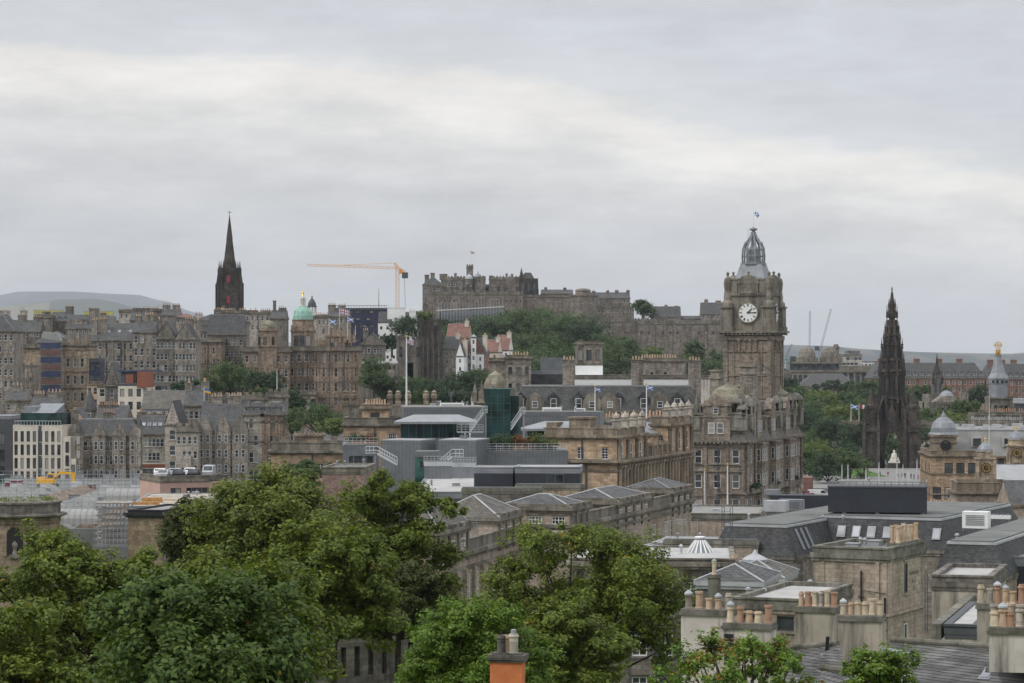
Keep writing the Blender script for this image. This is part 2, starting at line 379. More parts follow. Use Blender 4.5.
def building(label, a, b, top, D=12.0, rot=0.0, base=None, name='tenement_building', cat='building', group=None, wall='grey', front=None, right=None, left=None,
             roof=('flat', .8), rmat='slate', trim='trim', courses=(), cornice=.35, chim=(), near=False, dpx=None, dormers=None, skylights=0, deck='deck', potm='pot', pil=0, quoin=True, cren=False, ridge_m=True):
    px, Y = a; th = R(rot); c, s = math.cos(th), math.sin(th); Xa = PX(px, Y)
    k = (b-CX)/F; Wd = (k*Y-Xa)/(c-k*s)
    zt = PZ(top, Y); ax, ay = Xa, Y
    if Wd < 0: ax, ay = Xa+Wd*c, Y+Wd*s; Wd = -Wd
    if dpx is not None:      # far corner of the right side projects to dpx
        rx, ry = ax+Wd*c, ay+Wd*s; k = (dpx-CX)/F
        den = (-s-k*c)
        if abs(den) > 1e-4:
            q = (k*ry-rx)/den
            if q > 0: D = min(q, 90)
    if base is None:
        zb = min(ground(ax+Wd*c*i-D*s*j, ay+Wd*s*i+D*c*j) for i in (0, 1) for j in (0, 1))-1.0
    else: zb = min(PZ(base, Y), min(ground(ax+Wd*c*i-D*s*j, ay+Wd*s*i+D*c*j) for i in (0, 1) for j in (0, 1))-.5)
    H = zt-zb
    root = thing(name, label, cat, (ax, ay, zb), th, group); root['_'] = 0; del root['_']
    mb = MB()
    for spec, O, U, N, L, rz in ((front, (0, 0, 0), (1, 0, 0), (0, -1, 0), Wd, 0), (right, (Wd, 0, 0), (0, 1, 0), (1, 0, 0), D, R(90)),
                                 (None, (Wd, D, 0), (-1, 0, 0), (0, 1, 0), Wd, 0), (left, (0, D, 0), (0, -1, 0), (-1, 0, 0), D, R(-90))):
        specs = [] if not spec else (spec if isinstance(spec, list) else [spec])
        hs = []
        for sp_ in specs:
            st = sp_[6] if len(sp_) > 6 else 'sash'
            g = grid_holes(L, H, sp_); hs += g
            for (u0, u1, v0, v1) in g:
                p = Vector(O)+Vector(U)*((u0+u1)/2)-Vector(N)*(.05 if near and N[0] > .5 else .14)
                window(root, p.x, p.y, v0, rz, u1-u0, v1-v0, st, near)
                mb_s = mb; 
        wall_face(mb, O, U, N, L, 0, H, hs)
        if near or Y < 650:
            for (u0, u1, v0, v1) in hs+([(a_, b_, d_+.30, 0) for a_, b_, c_, d_ in hs] if near else []):   # sills and lintels
                q0 = Vector(O)+Vector(U)*(u0-.1); q1 = Vector(O)+Vector(U)*(u1+.1); n = Vector(N)*.1
                mb.add([q0+Vector((0, 0, v0-.16)), q1+Vector((0, 0, v0-.16)), q1+n+Vector((0, 0, v0-.16)), q0+n+Vector((0, 0, v0-.16)), q0+Vector((0, 0, v0-.01)), q1+Vector((0, 0, v0-.01)), q1+n+Vector((0, 0, v0-.01)), q0+n+Vector((0, 0, v0-.01))],
                       [(0, 1, 2, 3), (4, 5, 6, 7), (0, 1, 5, 4), (1, 2, 6, 5), (2, 3, 7, 6), (3, 0, 4, 7)])
    mb.quad((0, 0, H), (Wd, 0, H), (Wd, D, H), (0, D, H)); mb.quad((0, D, 0), (Wd, D, 0), (Wd, 0, 0), (0, 0, 0))
    kind = roof[0]; rh = roof[1]
    if kind == 'gable': mb.add([(0, 0, H), (0, D, H), (0, D/2, H+rh), (.3, 0, H), (.3, D, H), (.3, D/2, H+rh)], [(0, 2, 1), (3, 4, 5), (0, 3, 5, 2), (1, 2, 5, 4)]); mb.add([(Wd, 0, H), (Wd, D, H), (Wd, D/2, H+rh), (Wd-.3, 0, H), (Wd-.3, D, H), (Wd-.3, D/2, H+rh)], [(0, 1, 2), (3, 5, 4), (0, 2, 5, 3), (1, 4, 5, 2)])
    if kind == 'gablef': mb.prism([(0, H), (Wd, H), (Wd/2, H+rh)], .003, .35); mb.prism([(0, H), (Wd, H), (Wd/2, H+rh)], D-.35, D-.003)
    if pil:
        for i in range(pil):
            x = Wd*(i)/(pil-1) if pil > 1 else 0; x = min(max(x, .35), Wd-.35)
            mb.box(x-.3, -.16, H*.0, x+.3, .0-.002, H-.3)
    mb.build('wall', wall, root)
    if (Y > 600 and front and Wd > 9 and 'stone' not in name) or (near and Wd > 8 and front):
        for k in range(1, 1+min(4, int(Wd/7))):
            x = Wd*k/(1+min(4, int(Wd/7)))+.3; MB().box(x-.11, -.2, 0, x+.11, -.03, H-.6).build('downpipe', 'dark_grey', root)
    tb = MB(); e = cornice
    if e:
        tb.box(-e, -e, H-.30, Wd+e, D+e, H+.06); tb.box(-e*.55, -e*.55, H-.55, Wd+e*.55, D+e*.55, H-.302)
    for cz in courses:
        zc = PZ(cz, Y)-zb if cz > 20 else H-cz
        if zc > .5: tb.box(-.16, -.16, zc-.16, Wd+.16, D+.16, zc+.14)
    if tb.v: tb.build('cornice', trim, root)
    o = .22; z = H+.065
    if kind == 'flat':
        if rh > 0:
            p = MB(); tk = .35
            for (x0, y0, x1, y1) in ((0, 0, Wd, tk), (0, D-tk, Wd, D), (0, tk, tk, D-tk), (Wd-tk, tk, Wd, D-tk)):
                p.box(x0, y0, z, x1, y1, z+rh); 
                p.box(x0-.08 if x0 == 0 else x0, y0-.08 if y0 == 0 else y0, z+rh, x1+.08 if x1 == Wd else x1, y1+.08 if y1 == D else y1, z+rh+.14)
            if cren:
                n = max(3, int(Wd/1.7)); 
                for i in range(n):
                    x = Wd*(i+.25)/n; p.box(x, .01, z+rh+.14, x+Wd/n*.5, tk, z+rh+.9)
                n = max(3, int(D/1.7))
                for i in range(n):
                    yq = D*(i+.25)/n
                    for xx in (0.01, Wd-tk): p.box(xx, yq, z+rh+.14, xx+tk-.01, yq+D/n*.5, z+rh+.9)
            p.build('parapet', trim, root)
        if 150 < Y < 460 and D > 7 and Wd > 5:
            for _ in range(5):
                q = MB(); x, y = random.uniform(1, Wd-1), random.uniform(1.2, D-1.2); k = random.random()
                if k < .5: q.lathe(x, y, [(.2, z+.15), (.12, z+.3), (.12, z+.8), (.22, z+.82), (.05, z+1.0)], 8)
                elif k < .8: q.box(x-.5, y-.4, z+.15, x+.5, y+.4, z+.5); q.box(x-.56, y-.46, z+.5, x+.56, y+.46, z+.56)
                else: q.tube((x, y, z), (x, y, z+2.4), .03); [q.tube((x-.5, y, z+2.4-.18*j), (x+.5, y, z+2.4-.18*j), .015) for j in range(4)]
                q.build('roof_vent' if k < .8 else 'aerial', random.choice(['lead', 'lead_light', 'steel']), root)
        MB().box(.355 if rh else .05, .355 if rh else .05, z, Wd-(.355 if rh else .05), D-(.355 if rh else .05), z+.15).build('roof', deck, root)
    else:
        r = MB()
        if kind == 'hip':
            i = min(Wd, D)/2*(roof[2] if len(roof) > 2 else .8)
            if Wd >= D: r.frustum(-o, -o, Wd+o, D+o, z, i, D/2-.05, Wd-i, D/2+.05, z+rh)
            else: r.frustum(-o, -o, Wd+o, D+o, z, Wd/2-.05, i, Wd/2+.05, D-i, z+rh)
        elif kind == 'pyr': r.frustum(-o, -o, Wd+o, D+o, z, Wd/2-.05, D/2-.05, Wd/2+.05, D/2+.05, z+rh)
        elif kind == 'gable': r.add([(-.05, -o, z-.05), (Wd+.05, -o, z-.05), (Wd+.05, D/2, z+rh+.1), (-.05, D/2, z+rh+.1), (-.05, D+o, z-.05), (Wd+.05, D+o, z-.05), (.31, 0, z-.07), (Wd-.31, 0, z-.07)], [(0, 1, 2, 3), (3, 2, 5, 4)])
        elif kind == 'gablef': r.add([(-o, -.05, z-.05), (-o, D+.05, z-.05), (Wd/2, D+.05, z+rh+.1), (Wd/2, -.05, z+rh+.1), (Wd+o, -.05, z-.05), (Wd+o, D+.05, z-.05)], [(0, 3, 2, 1), (3, 4, 5, 2)])
        elif kind == 'mansard':
            i = roof[2] if len(roof) > 2 else rh*.45
            r.frustum(-o, -o, Wd+o, D+o, z, i, i, Wd-i, D-i, z+rh)
        r.build('roof', rmat, root)
        if ridge_m and kind in ('gable', 'hip', 'gablef', 'mansard'):
            q = MB(); w = .085
            if kind == 'gable': q.tube((0, D/2, z+rh+.12), (Wd, D/2, z+rh+.12), w)
            elif kind == 'gablef': q.tube((Wd/2, 0, z+rh+.12), (Wd/2, D, z+rh+.12), w)
            elif kind == 'hip':
                if Wd >= D: A = [(i, D/2), (Wd-i, D/2)]; C4 = [(-o, -o, 0), (-o, D+o, 0), (Wd+o, -o, 1), (Wd+o, D+o, 1)]
                else: A = [(Wd/2, i), (Wd/2, D-i)]; C4 = [(-o, -o, 0), (Wd+o, -o, 0), (-o, D+o, 1), (Wd+o, D+o, 1)]
                q.tube((*A[0], z+rh+.03), (*A[1], z+rh+.03), w)
                for cx_, cy_, ii in C4: q.tube((cx_, cy_, z+.03), (*A[ii], z+rh+.03), w)
            elif kind == 'mansard': q.box(i-.12, i-.12, z+rh-.1, Wd-i+.12, D-i+.12, z+rh+.12)
            q.build('flashing', 'lead_light' if Y < 300 else 'lead', root)
            if kind == 'mansard': MB().box(i+.1, i+.1, z+rh+.125, Wd-i-.1, D-i-.1, z+rh+.25).build('roof_deck', deck, root)
    def roof_z(fy):
        if kind == 'gable' or (kind == 'hip' and Wd >= D): return z+rh*(1-abs(fy-.5)*2)
        return z+rh
    if skylights:
        slope = math.atan2(rh, D/2)
        for i in range(skylights):
            x = Wd*(i+.5)/skylights; q = MB(); q.T = Matrix.Translation((x, -o+(D/2+o)*.5, z+rh*.5+.12)) @ Matrix.Rotation(slope, 4, 'X')
            q.box(-.45, -.7, 0, .45, .7, .08); q.mt(1); q.box(-.36, -.6, .081, .36, .6, .1); q.build('skylight', ['lead_light', 'pane_pale'], root)
    for ch in chim:
        fx, fy, wx, wy, h, n = ch[:6]
        x, y = fx*Wd, fy*D; m2 = MB()
        zz = H+h
        m2.box(x-wx/2, y-wy/2, H-.4, x+wx/2, y+wy/2, zz); m2.box(x-wx/2-.1, y-wy/2-.1, zz-.45, x+wx/2+.1, y+wy/2+.1, zz-.25); m2.box(x-wx/2-.14, y-wy/2-.14, zz+.002, x+wx/2+.14, y+wy/2+.14, zz+.16)
        along = wx >= wy
        if near:
            st = m2.build('chimney_stack', ch[6] if len(ch) > 6 else wall, root)
            for i in range(n):
                f = (i+.5)/n-.5; pm = MB(); hh = random.uniform(.7, 1.0)
                pot(pm, x+(f*wx if along else 0), y+(0 if along else f*wy), zz+.165, hh, .17, i % 3 == 0)
                pm.build('chimney_pot', random.choice([potm, potm, 'pot_pale']), st)
        else:
            m2.mt(1)
            for i in range(n):
                f = (i+.5)/n-.5; q = random.uniform(.6, .95)
                xx, yy2 = x+(f*wx if along else 0), y+(0 if along else f*wy)
                m2.lathe(xx, yy2, [(.19, zz+.165), (.15, zz+.165+q)], 6)
            m2.build('chimney_stack', [ch[6] if len(ch) > 6 else wall, potm], root)
    if dormers:
        n, w, h, off = dormers[:4]; side = dormers[4] if len(dormers) > 4 else 'f'; style = dormers[5] if len(dormers) > 5 else 'sash'
        for i in range(n):
            if side == 'f': T = Matrix.Translation((Wd*(i+.5)/n, off, H+.35))
            else: T = Matrix.Translation((Wd-off, D*(i+.5)/n, H+.35)) @ Matrix.Rotation(R(90), 4, 'Z')
            dm = MB(); dm.T = T
            dm.box(-w/2-.15, 0, -.2, -w/2, 1.6, h); dm.box(w/2, 0, -.2, w/2+.15, 1.6, h); dm.box(-w/2, .2, -.2, w/2, 1.6, h-.05)
            dm.mt(1).prism([(-w/2-.3, h), (w/2+.3, h), (0, h+w*.55)], -.12, 2.0)
            d = dm.build('dormer', ['lead' if style == 'sash' else 'grey', rmat], root)
            p = T @ Vector((0, .12, 0)); window(d, p.x, p.y, p.z, 0 if side == 'f' else R(90), w, h-.08, style)
    root_info[root.name] = (Wd, D, H, root)
    return root, Wd, D, H
root_info = {}
# ---------------------------------------------------------------- trees
def quads_mesh(name, V, m):
    n = len(V); me = bpy.data.meshes.new(name)
    me.vertices.add(n*4); me.vertices.foreach_set('co', V.reshape(-1).astype(np.float32))
    me.loops.add(n*4); me.loops.foreach_set('vertex_index', np.arange(n*4, dtype=np.int32))
    me.polygons.add(n); me.polygons.foreach_set('loop_start', np.arange(0, n*4, 4, dtype=np.int32)); me.polygons.foreach_set('loop_total', np.full(n, 4, dtype=np.int32))
    me.materials.append(M[m]); me.update(calc_edges=True); return me
def unit(n):
    d = rng.normal(size=(n, 3)); return d/np.linalg.norm(d, axis=1, keepdims=True)
def leaves(centres, radii, n, size, flat=.6, droop=0.0):
    """leaf faces spread through a hierarchy of clumps"""
    K = len(centres); w = radii**2/np.sum(radii**2); idx = rng.choice(K, n, p=w)
    sub = 16; sd = unit(K*sub); sd[:, 2] = np.where(rng.random(K*sub) < .6, np.abs(sd[:, 2]), sd[:, 2])
    sc = np.repeat(centres, sub, 0)+sd*np.repeat(radii, sub)[:, None]*np.array([1, 1, flat])*rng.uniform(.35, 1.08, (K*sub, 1)); sr = np.repeat(radii, sub)*rng.uniform(.26, .5, K*sub)
    si = idx*sub+rng.integers(0, sub, n); d = unit(n); r = sr[si]*rng.random(n)**.45
    P = sc[si]+d*r[:, None]*np.array([1, 1, .8]); P[:, 2] -= droop*rng.random(n)*np.linalg.norm(P[:, :2]-centres[idx][:, :2], axis=1)
    out = P-centres[idx]; out /= np.linalg.norm(out, axis=1, keepdims=True)+1e-6
    N = out*.5+unit(n)*.55+np.array([0, 0, .55]); N /= np.linalg.norm(N, axis=1, keepdims=True)
    A = np.cross(N, unit(n)); A /= np.linalg.norm(A, axis=1, keepdims=True)+1e-6; B = np.cross(N, A)
    s = size*rng.uniform(.5, 1.4, n)[:, None]
    return np.stack([P-A*s, P+B*s*.55+N*s*.18, P+A*s, P-B*s*.55+N*s*.18], 1)
def tree(label, px, Y, top, bot, wpx, m, n, size, K=34, name='broadleaf_tree', group=None, depth=1.0, flat=.62, sparse=.0, droop=0.0, seed=None, bz=None, rc=(.24, .40), lean=0):
    rx = wpx*Y/F/2; zt = PZ(top, Y); zb = PZ(bot, Y); rz = (zt-zb)/2; x0 = PX(px, Y)
    gz = (ground(x0, Y) if bz is None else bz)-.3
    root = thing(name, label, 'tree', (x0, Y, gz), 0, group)
    cz = (zt+zb)/2-gz
    gi = np.arange(K)+.5; zf = 1-1.62*gi/K; an = gi*2.39996+rng.random()*6; d = np.stack([np.sqrt(np.maximum(0, 1-zf*zf))*np.cos(an), np.sqrt(np.maximum(0, 1-zf*zf))*np.sin(an), zf], 1)+rng.normal(size=(K, 3))*.10
    rr = rng.uniform(.66, .93, K)[:, None]-sparse*.12*rng.random((K, 1)); inn = rng.permutation(K)[:K//4]; rr[inn] *= rng.uniform(.2, .6, (len(inn), 1))
    shape = np.array([rx, rx*depth, rz]); cen = d*rr*shape; rad = rng.uniform(*rc, K)*min(rx, rz)*1.05
    pass
    lim = 1-rad/np.maximum(rx, rz); cen[:, 2] = np.minimum(cen[:, 2], rz-rad*flat*1.0)
    cen += np.array([0, 0, cz]); cen[:, 0] += lean*(cen[:, 2]-cz)
    if sparse: rad = rad*(1-sparse*.35)
    obj('crown', quads_mesh('crown', leaves(cen, rad, n, size, flat, droop), m), root)
    tb = MB(); h0 = max(1.5, cz-rz*.75); r0 = max(.18, rx*.055)
    tb.tube((0, 0, 0), (0, 0, h0), r0*1.25, r0, 8)
    if Y < 500:
        top_ = cz+rz*.35; tb.tube((0, 0, h0), (rx*.06, 0, top_), r0, r0*.35, 7)
        for i in range(K):
            c_ = Vector(cen[i]); f = random.uniform(.0, .55); p0 = Vector((rx*.06*f, 0, h0+(top_-h0)*f)); md = p0.lerp(c_, .5)+Vector((random.uniform(-.1, .1)*rx, random.uniform(-.1, .1)*rx, -rz*.08))
            tb.tube(p0, md, r0*.42, r0*.26, 5); tb.tube(md, c_, r0*.26, r0*.10, 4)
            for q in range(5):
                dd = Vector(unit(1)[0]); dd.z = abs(dd.z)*.6; tb.tube(c_, c_+dd*float(rad[i])*.95, r0*.09, r0*.03, 3)
    else:
        for i in range(0, K, 2): tb.tube((0, 0, h0), Vector(cen[i]), r0*.5, r0*.15, 4)
    tb.build('trunk', 'bark', root)
    return root

# ---------------------------------------------------------------- flags and poles
def flag_mesh(kind, w, h):
    mb = MB(); nx, nz = 18, 12; cols = {'saltire': ['blue_paint', 'white'], 'union': ['blue_paint', 'white', 'red_paint'], 'bluegold': ['blue_paint', 'yellow'], 'redwhite': ['red_paint', 'white']}[kind]
    for i in range(nx):
        for j in range(nz):
            u, v = (i+.5)/nx, (j+.5)/nz; dg = min(abs(u-v), abs(u-1+v)); cr = min(abs(u-.5)*1.6, abs(v-.5))
            if kind == 'saltire': k = 1 if dg < .12 else 0
            elif kind == 'union': k = 2 if cr < .09 else (1 if cr < .17 else (2 if dg < .05 else (1 if dg < .13 else 0)))
            elif kind == 'bluegold': k = 0 if v > .5 else 1
            else: k = 0 if (u < .5) else 1
            mb.mt(k); f = lambda a, b: (a*w, math.sin(a*7+b)*.10*w*a, b*h-a*a*h*.35)
            mb.quad(f(i/nx, j/nz), f((i+1)/nx, j/nz), f((i+1)/nx, (j+1)/nz), f(i/nx, (j+1)/nz))
    return mb.mesh('flag', cols)
def pole(label, px, Y, top, bot, r=.09, flag=None, fw=2.6, group=None, m='white', name='flagpole', dirx=1, drop=.02):
    zb = PZ(bot, Y); h = PZ(top, Y)-zb
    root = thing(name, label, 'flagpole', (PX(px, Y), Y, zb), 0, group)
    MB().lathe(0, 0, [(r*1.6, 0), (r*1.6, .3), (r, .35), (r*.55, h)], 8).build('pole', m, root)
    MB().lathe(0, 0, [(.02, h), (r*1.3, h+r), (r*1.3, h+r*2.2), (.02, h+r*3)], 8).build('finial', 'gold' if m == 'white' else m, root)
    if flag:
        fh = fw*.6; o = obj('flag', flag_mesh(flag, fw*dirx, fh), root, (.08*dirx, 0, h*(1-drop)-fh))
    return root

# ---------------------------------------------------------------- ground
def make_ground():
    ys = [-400, -100, -30, 0, 15, 30, 45]+list(range(60, 1200, 20))+list(range(1200, 3000, 120))+list(range(3000, 32001, 1000))
    us = [-60, -20, -8, -4, -2, -1.2]+[i/20-.8 for i in range(33)]+[1.2, 2, 4, 8, 20, 60]
    vs = []; 
    for y in ys:
        for u in us:
            x = u*max(abs(y), 120)*.55; 
            if abs(u) > 3: x = math.copysign(min(abs(x), 16000), x)
            vs.append((x, y, ground(x, y)))
    n = len(us); fs = [(j*n+i, j*n+i+1, (j+1)*n+i+1, (j+1)*n+i) for j in range(len(ys)-1) for i in range(n-1)]
    mb = MB(); mb.add(vs, fs)
    m, t, b = mat('terrain', .95, .1); tc = t.new('ShaderNodeTexCoord'); o = tc.outputs['Object']
    n1 = t.ramp(t.noise(o, .02, 4), [(.42, 0.), (.55, 1.)]); s = t.new('ShaderNodeSeparateXYZ'); t.link(o, s.inputs[0])
    city = t.mix(t.ramp(t.noise(o, .12, 4), [(.35, 0.), (.65, 1.)]), (.085, .083, .078), (.16, .15, .135))
    grass = t.mix(t.ramp(t.noise(o, .3, 5, .7), [(.35, 0.), (.65, 1.)]), (.045, .075, .018), (.11, .15, .04))
    near = t.math('LESS_THAN', s.outputs[1], 330.0)
    far = t.math('GREATER_THAN', s.outputs[1], 1250.0)
    green = t.math('MAXIMUM', near, t.math('MULTIPLY', far, n1))
    t.link(t.mix(green, city, grass), b.inputs['Base Color'])
    tag(mb.build('ground', 'terrain'), kind='structure')
make_ground()

def hill(name, Y, pts, depth, m, base=None, seed=1):
    """ridge given as (px, py); a sloping hillside with real depth behind it"""
    xs = np.linspace(pts[0][0], pts[-1][0], 130); r = random.Random(seed); ph = [r.uniform(0, 6) for _ in range(6)]
    vs = []; rows = 12; py_ = np.interp(xs, [p[0] for p in pts], [p[1] for p in pts])
    zb = ground(0, min(Y, 31000))-20 if base is None else base
    for j in range(rows+1):
        f = j/rows
        for x, py in zip(xs, py_):
            Yj = Y-depth*(1-f); zt = PZ(py, Y); wob = sum(math.sin(x*.03*(k+1)+ph[k]+f*3*k) for k in range(6))*.012*(zt-zb)
            s = f*f*(3-2*f)
            vs.append((PX(x, Y), Yj, zb+(zt-zb)*s+wob*math.sin(f*math.pi)))
    for x, py in zip(xs, py_): vs.append((PX(x, Y), Y+depth, zb))
    n = len(xs); fs = [(j*n+i, j*n+i+1, (j+1)*n+i+1, (j+1)*n+i) for j in range(rows+1) for i in range(n-1)]
    o = tag(MB().add(vs, fs).build(name, m), kind='structure')
    for p in o.data.polygons: p.use_smooth = True
    return o
def hillmat(name, c1, c2, c3, sc):
    m, t, b = mat(name, .95, .05); tc = t.new('ShaderNodeTexCoord'); o = tc.outputs['Object']
    v = t.new('ShaderNodeTexVoronoi'); v.inputs['Scale'].default_value = sc; t.link(t.mapping(o, (1, .5, 1)), v.inputs['Vector'])
    col = t.mix(t.ramp(t.noise(o, sc*.5, 4), [(.4, 0.), (.6, 1.)]), c1, c2)
    sp = t.new('ShaderNodeSeparateColor'); t.link(v.outputs['Color'], sp.inputs[0])
    col = t.mix(t.math('MULTIPLY', t.math('GREATER_THAN', sp.outputs[0], .68), .7), col, c3)
    t.link(col, b.inputs['Base Color'])
hillmat('moor_hazed', (.05, .058, .062), (.07, .078, .08), (.10, .10, .085), .0022)  # bluish base: part of the distance haze is put into the moor colour
hillmat('fields', (.045, .055, .04), (.06, .07, .05), (.20, .185, .12), .0045)
hillmat('woodhill_hazed', (.032, .042, .042), (.045, .056, .05), (.12, .11, .085), .006)  # greens pulled towards blue, some distance haze painted into the woods
hill('hills', 25000, [(-260, 306), (-120, 300), (0, 296), (25, 291.5), (75, 291.5), (105, 293.5), (140, 295), (158, 300), (170, 302), (186, 310), (200, 314), (230, 325), (300, 345)], 5000, 'moor_hazed')
hill('hills', 16500, [(-260, 312), (-60, 308), (0, 307), (30, 304), (60, 299.5), (95, 298.5), (115, 302), (132, 307), (160, 318), (220, 335), (330, 350)], 1800, 'fields', seed=3)
hill('hills', 15000, [(560, 352), (640, 349), (700, 347), (740, 346), (790, 345), (830, 346), (862, 349), (920, 352), (960, 353), (1024, 354), (1200, 352), (1320, 350)], 1500, 'woodhill_hazed', seed=5)
hill('hills', 20000, [(960, 358), (1000, 355), (1024, 352.5), (1150, 348), (1300, 352)], 1500, 'fields', seed=7)
hill('hills', 9500, [(480, 372), (640, 366), (780, 362), (900, 366), (1024, 366), (1300, 365)], 900, 'woodhill_hazed', seed=9)

# ---------------------------------------------------------------- far city
def box_thing(name, label, cat, px0, px1, Y, top, bot, D, m, rot=0, group=None, extra=None):
    pass
G_FAR = 'buildings on the western skyline'
# government/office complex right of the clock tower
root = thing('office_building', 'pale columned office block with two shallow grey domes, far beyond the clock tower', 'building', (PX(785, 1700), 1700, PZ(395, 1700)))
sc_ = 1700/F
def far_mb(): return MB()
w_ = MB(); Wd = 90*sc_*1.0
w_.box(0, 0, 0, 88*sc_, 26, PZ(372, 1700)-PZ(395, 1700)); w_.build('wall', 'grey_light', root)
zq = PZ(372, 1700)-PZ(395, 1700)
g = MB(); 
for i in range(9): g.box((3+i*5.2)*sc_, -.3, 4, (6.6+i*5.2)*sc_, -.05, zq-2)
for i in range(5): g.box((58+i*6.2)*sc_, -.5, 1, (62.2+i*6.2)*sc_, -.05, zq-.6)
g.build('window', 'pane', root)
q = MB(); q.box(-1, -1.2, zq, 88*sc_+1, 27, zq+1.2); q.mt(1).box(5*sc_, 1, zq+1.2, 54*sc_, 24, zq+5.5); q.mt(0).box(3*sc_, 0, zq+5.5, 56*sc_, 25, zq+6.3); q.box(14*sc_, 4, zq+6.3, 34*sc_, 20, zq+9.5); q.box(38*sc_, 4, zq+6.3, 58*sc_, 20, zq+9.5)
q.box(54*sc_, 1, zq+1.2, 89*sc_, 24, zq+4); q.build('upper_storey', ['trim', 'pane'], root)
for cx_ in (24, 47):
    MB().lathe(cx_*sc_, 12, [(9*sc_, zq+9.5), (9*sc_, zq+10.5), (8*sc_, zq+13), (5.5*sc_, zq+15.2), (2.5*sc_, zq+16.4), (.1, zq+16.8)], 20).build('dome', 'trim', root)
building('grey stone villa terrace with hipped slate roofs below the domed office block', (800, 1550), 858, 386, 20, 0, 400, wall='grey', front=(9, 1, 1.6, 2.4, 4, 1.2), roof=('hip', 7), chim=((.3, .5, 3, 1.5, 4, 4), (.7, .5, 3, 1.5, 4, 4)))
building('white and grey stepped modern block on the far right skyline beside a brown chimney', (826, 2300), 862, 356, 30, 0, 372, wall='render_white', front=(9, 3, 3.0, 2.2, 4.6, 1.2, 'plain'), roof=('flat', 1.5), name='office_building')
building('slim pale rooftop block stepping up behind the domed office building', (848, 2350), 860, 352, 20, 0, 372, wall='lead', front=(2, 2, 2.6, 2.2, 4.6, 1.2, 'plain'), roof=('flat', 1), name='office_building')
root = thing('factory_chimney', 'thin brown brick chimney on the skyline left of the dark gothic monument', 'chimney', (PX(836, 2250), 2250, PZ(372, 2250)))
MB().lathe(0, 0, [(3.4, 0), (3, 11), (2.6, 20), (3.2, 20.2), (3.2, 22), (2.4, 22.3)], 12).build('shaft', 'grey_dark', root); MB().lathe(0, 0, [(2.3, 22.3), (2, 24)], 12).build('flue', 'red', root)
building('long white low warehouse on the skyline left of the dark gothic monument', (860, 2600), 884, 362, 30, 0, 372, wall='white', front=(6, 1, 3, 2, 5, 2, 'plain'), roof=('flat', .5), name='warehouse')
building('pale low block between the clock tower and the domed office block', (786, 2500), 812, 360, 30, 0, 375, wall='render_white', front=(8, 3, 2, 2, 4, 1.2, 'plain'), roof=('flat', .5), name='office_building')
# red sandstone hotel
for (l, a_, b_, tp, D) in (('long red sandstone hotel range with white dormers, right of the gothic monument', 872, 985, 378, 30), ('right hand end of the red sandstone hotel, past the silver lantern tower', 986, 1060, 379, 30)):
    building(l, (a_, 1500), b_, tp, D, 0, 415, wall='red', name='hotel', cat='hotel', front=[(int((b_-a_)/5.5), 5, 1.5, 2.4, 4.4, 1.3)], roof=('mansard', 8.5, 5), rmat='slate', dormers=(int((b_-a_)/6.5), 2.0, 2.6, .6), trim='trim', chim=[(q, .35, 3.4, 2, 10.8, 5) for q in (.1, .26, .42, .62, .8)], potm='pot_red')
# church with dark spire in front of the hotel
def pinnacle(mb, x, y, z, w, h, n=4):
    mb.box(x-w/2, y-w/2, z, x+w/2, y+w/2, z+h*.38); mb.lathe(x, y, [(w*.72, z+h*.38), (w*.74, z+h*.44), (w*.44, z+h*.46), (.02, z+h)], n, math.pi/4)
def church():
    Y = 1150; s = Y/F; root = thing('church', 'dark gothic church tower and thin black spire in front of the red hotel', 'church', (PX(937, Y), Y, PZ(420, Y)))
    z = lambda py: PZ(py, Y)-PZ(420, Y)
    MB().box(-9*s, -2, 0, 9*s, 6, z(394)).box(-4.6*s, -2.2, z(394)+.01, 4.6*s, 2.4, z(375)).build('tower', 'grey_dark', root)
    sp = MB().lathe(0, 0, [(4.4*s, z(375)), (4.0*s, z(373)), (1.4*s, z(364)), (.05, z(353))], 8, math.pi/8)
    for x in (-4.4, 4.4): pinnacle(sp, x*s, -2, z(384), 1.2, 6.5)
    for x in (-8, 8): pinnacle(sp, x*s, -2, z(396), 1.2, 6)
    sp.build('spire', 'black', root)
    for x in (-2.2, 2.2): window(root, x*s, -2.3, z(392), 0, 1.0, 4, 'plain')
church()
def church2():
    Y = 1100; s = Y/F; root = thing('domed_church', 'grey stone church with a low lead dome before the red hotel', 'church', (PX(948, Y), Y, PZ(425, Y)))
    z = lambda py: PZ(py, Y)-PZ(425, Y)
    MB().box(-24*s, 0, 0, 20*s, 16, z(402)).prism([(-13*s, z(402)), (13*s, z(402)), (5*s, z(396)), (-5*s, z(396))], -.6, 10).box(-24*s, -1.2, 0, -17*s, 4, z(394)).box(13*s, -1.2, 0, 20*s, 4, z(393)).build('wall', 'grey', root)
    MB().lathe(0, 4, [(8*s, z(402)), (8*s, z(399)), (7.4*s, z(396)), (5.5*s, z(393)), (2.6*s, z(391)), (.05, z(390.4))], 20).build('dome', 'lead', root)
    for i in range(5): window(root, (-10+5*i)*s, -.1, z(417), 0, 1.1, 4, 'plain')
    MB().box(-13*s, -1.4, z(404), 13*s, -.7, z(402.5)).build('cornice', 'trim', root)
church2()
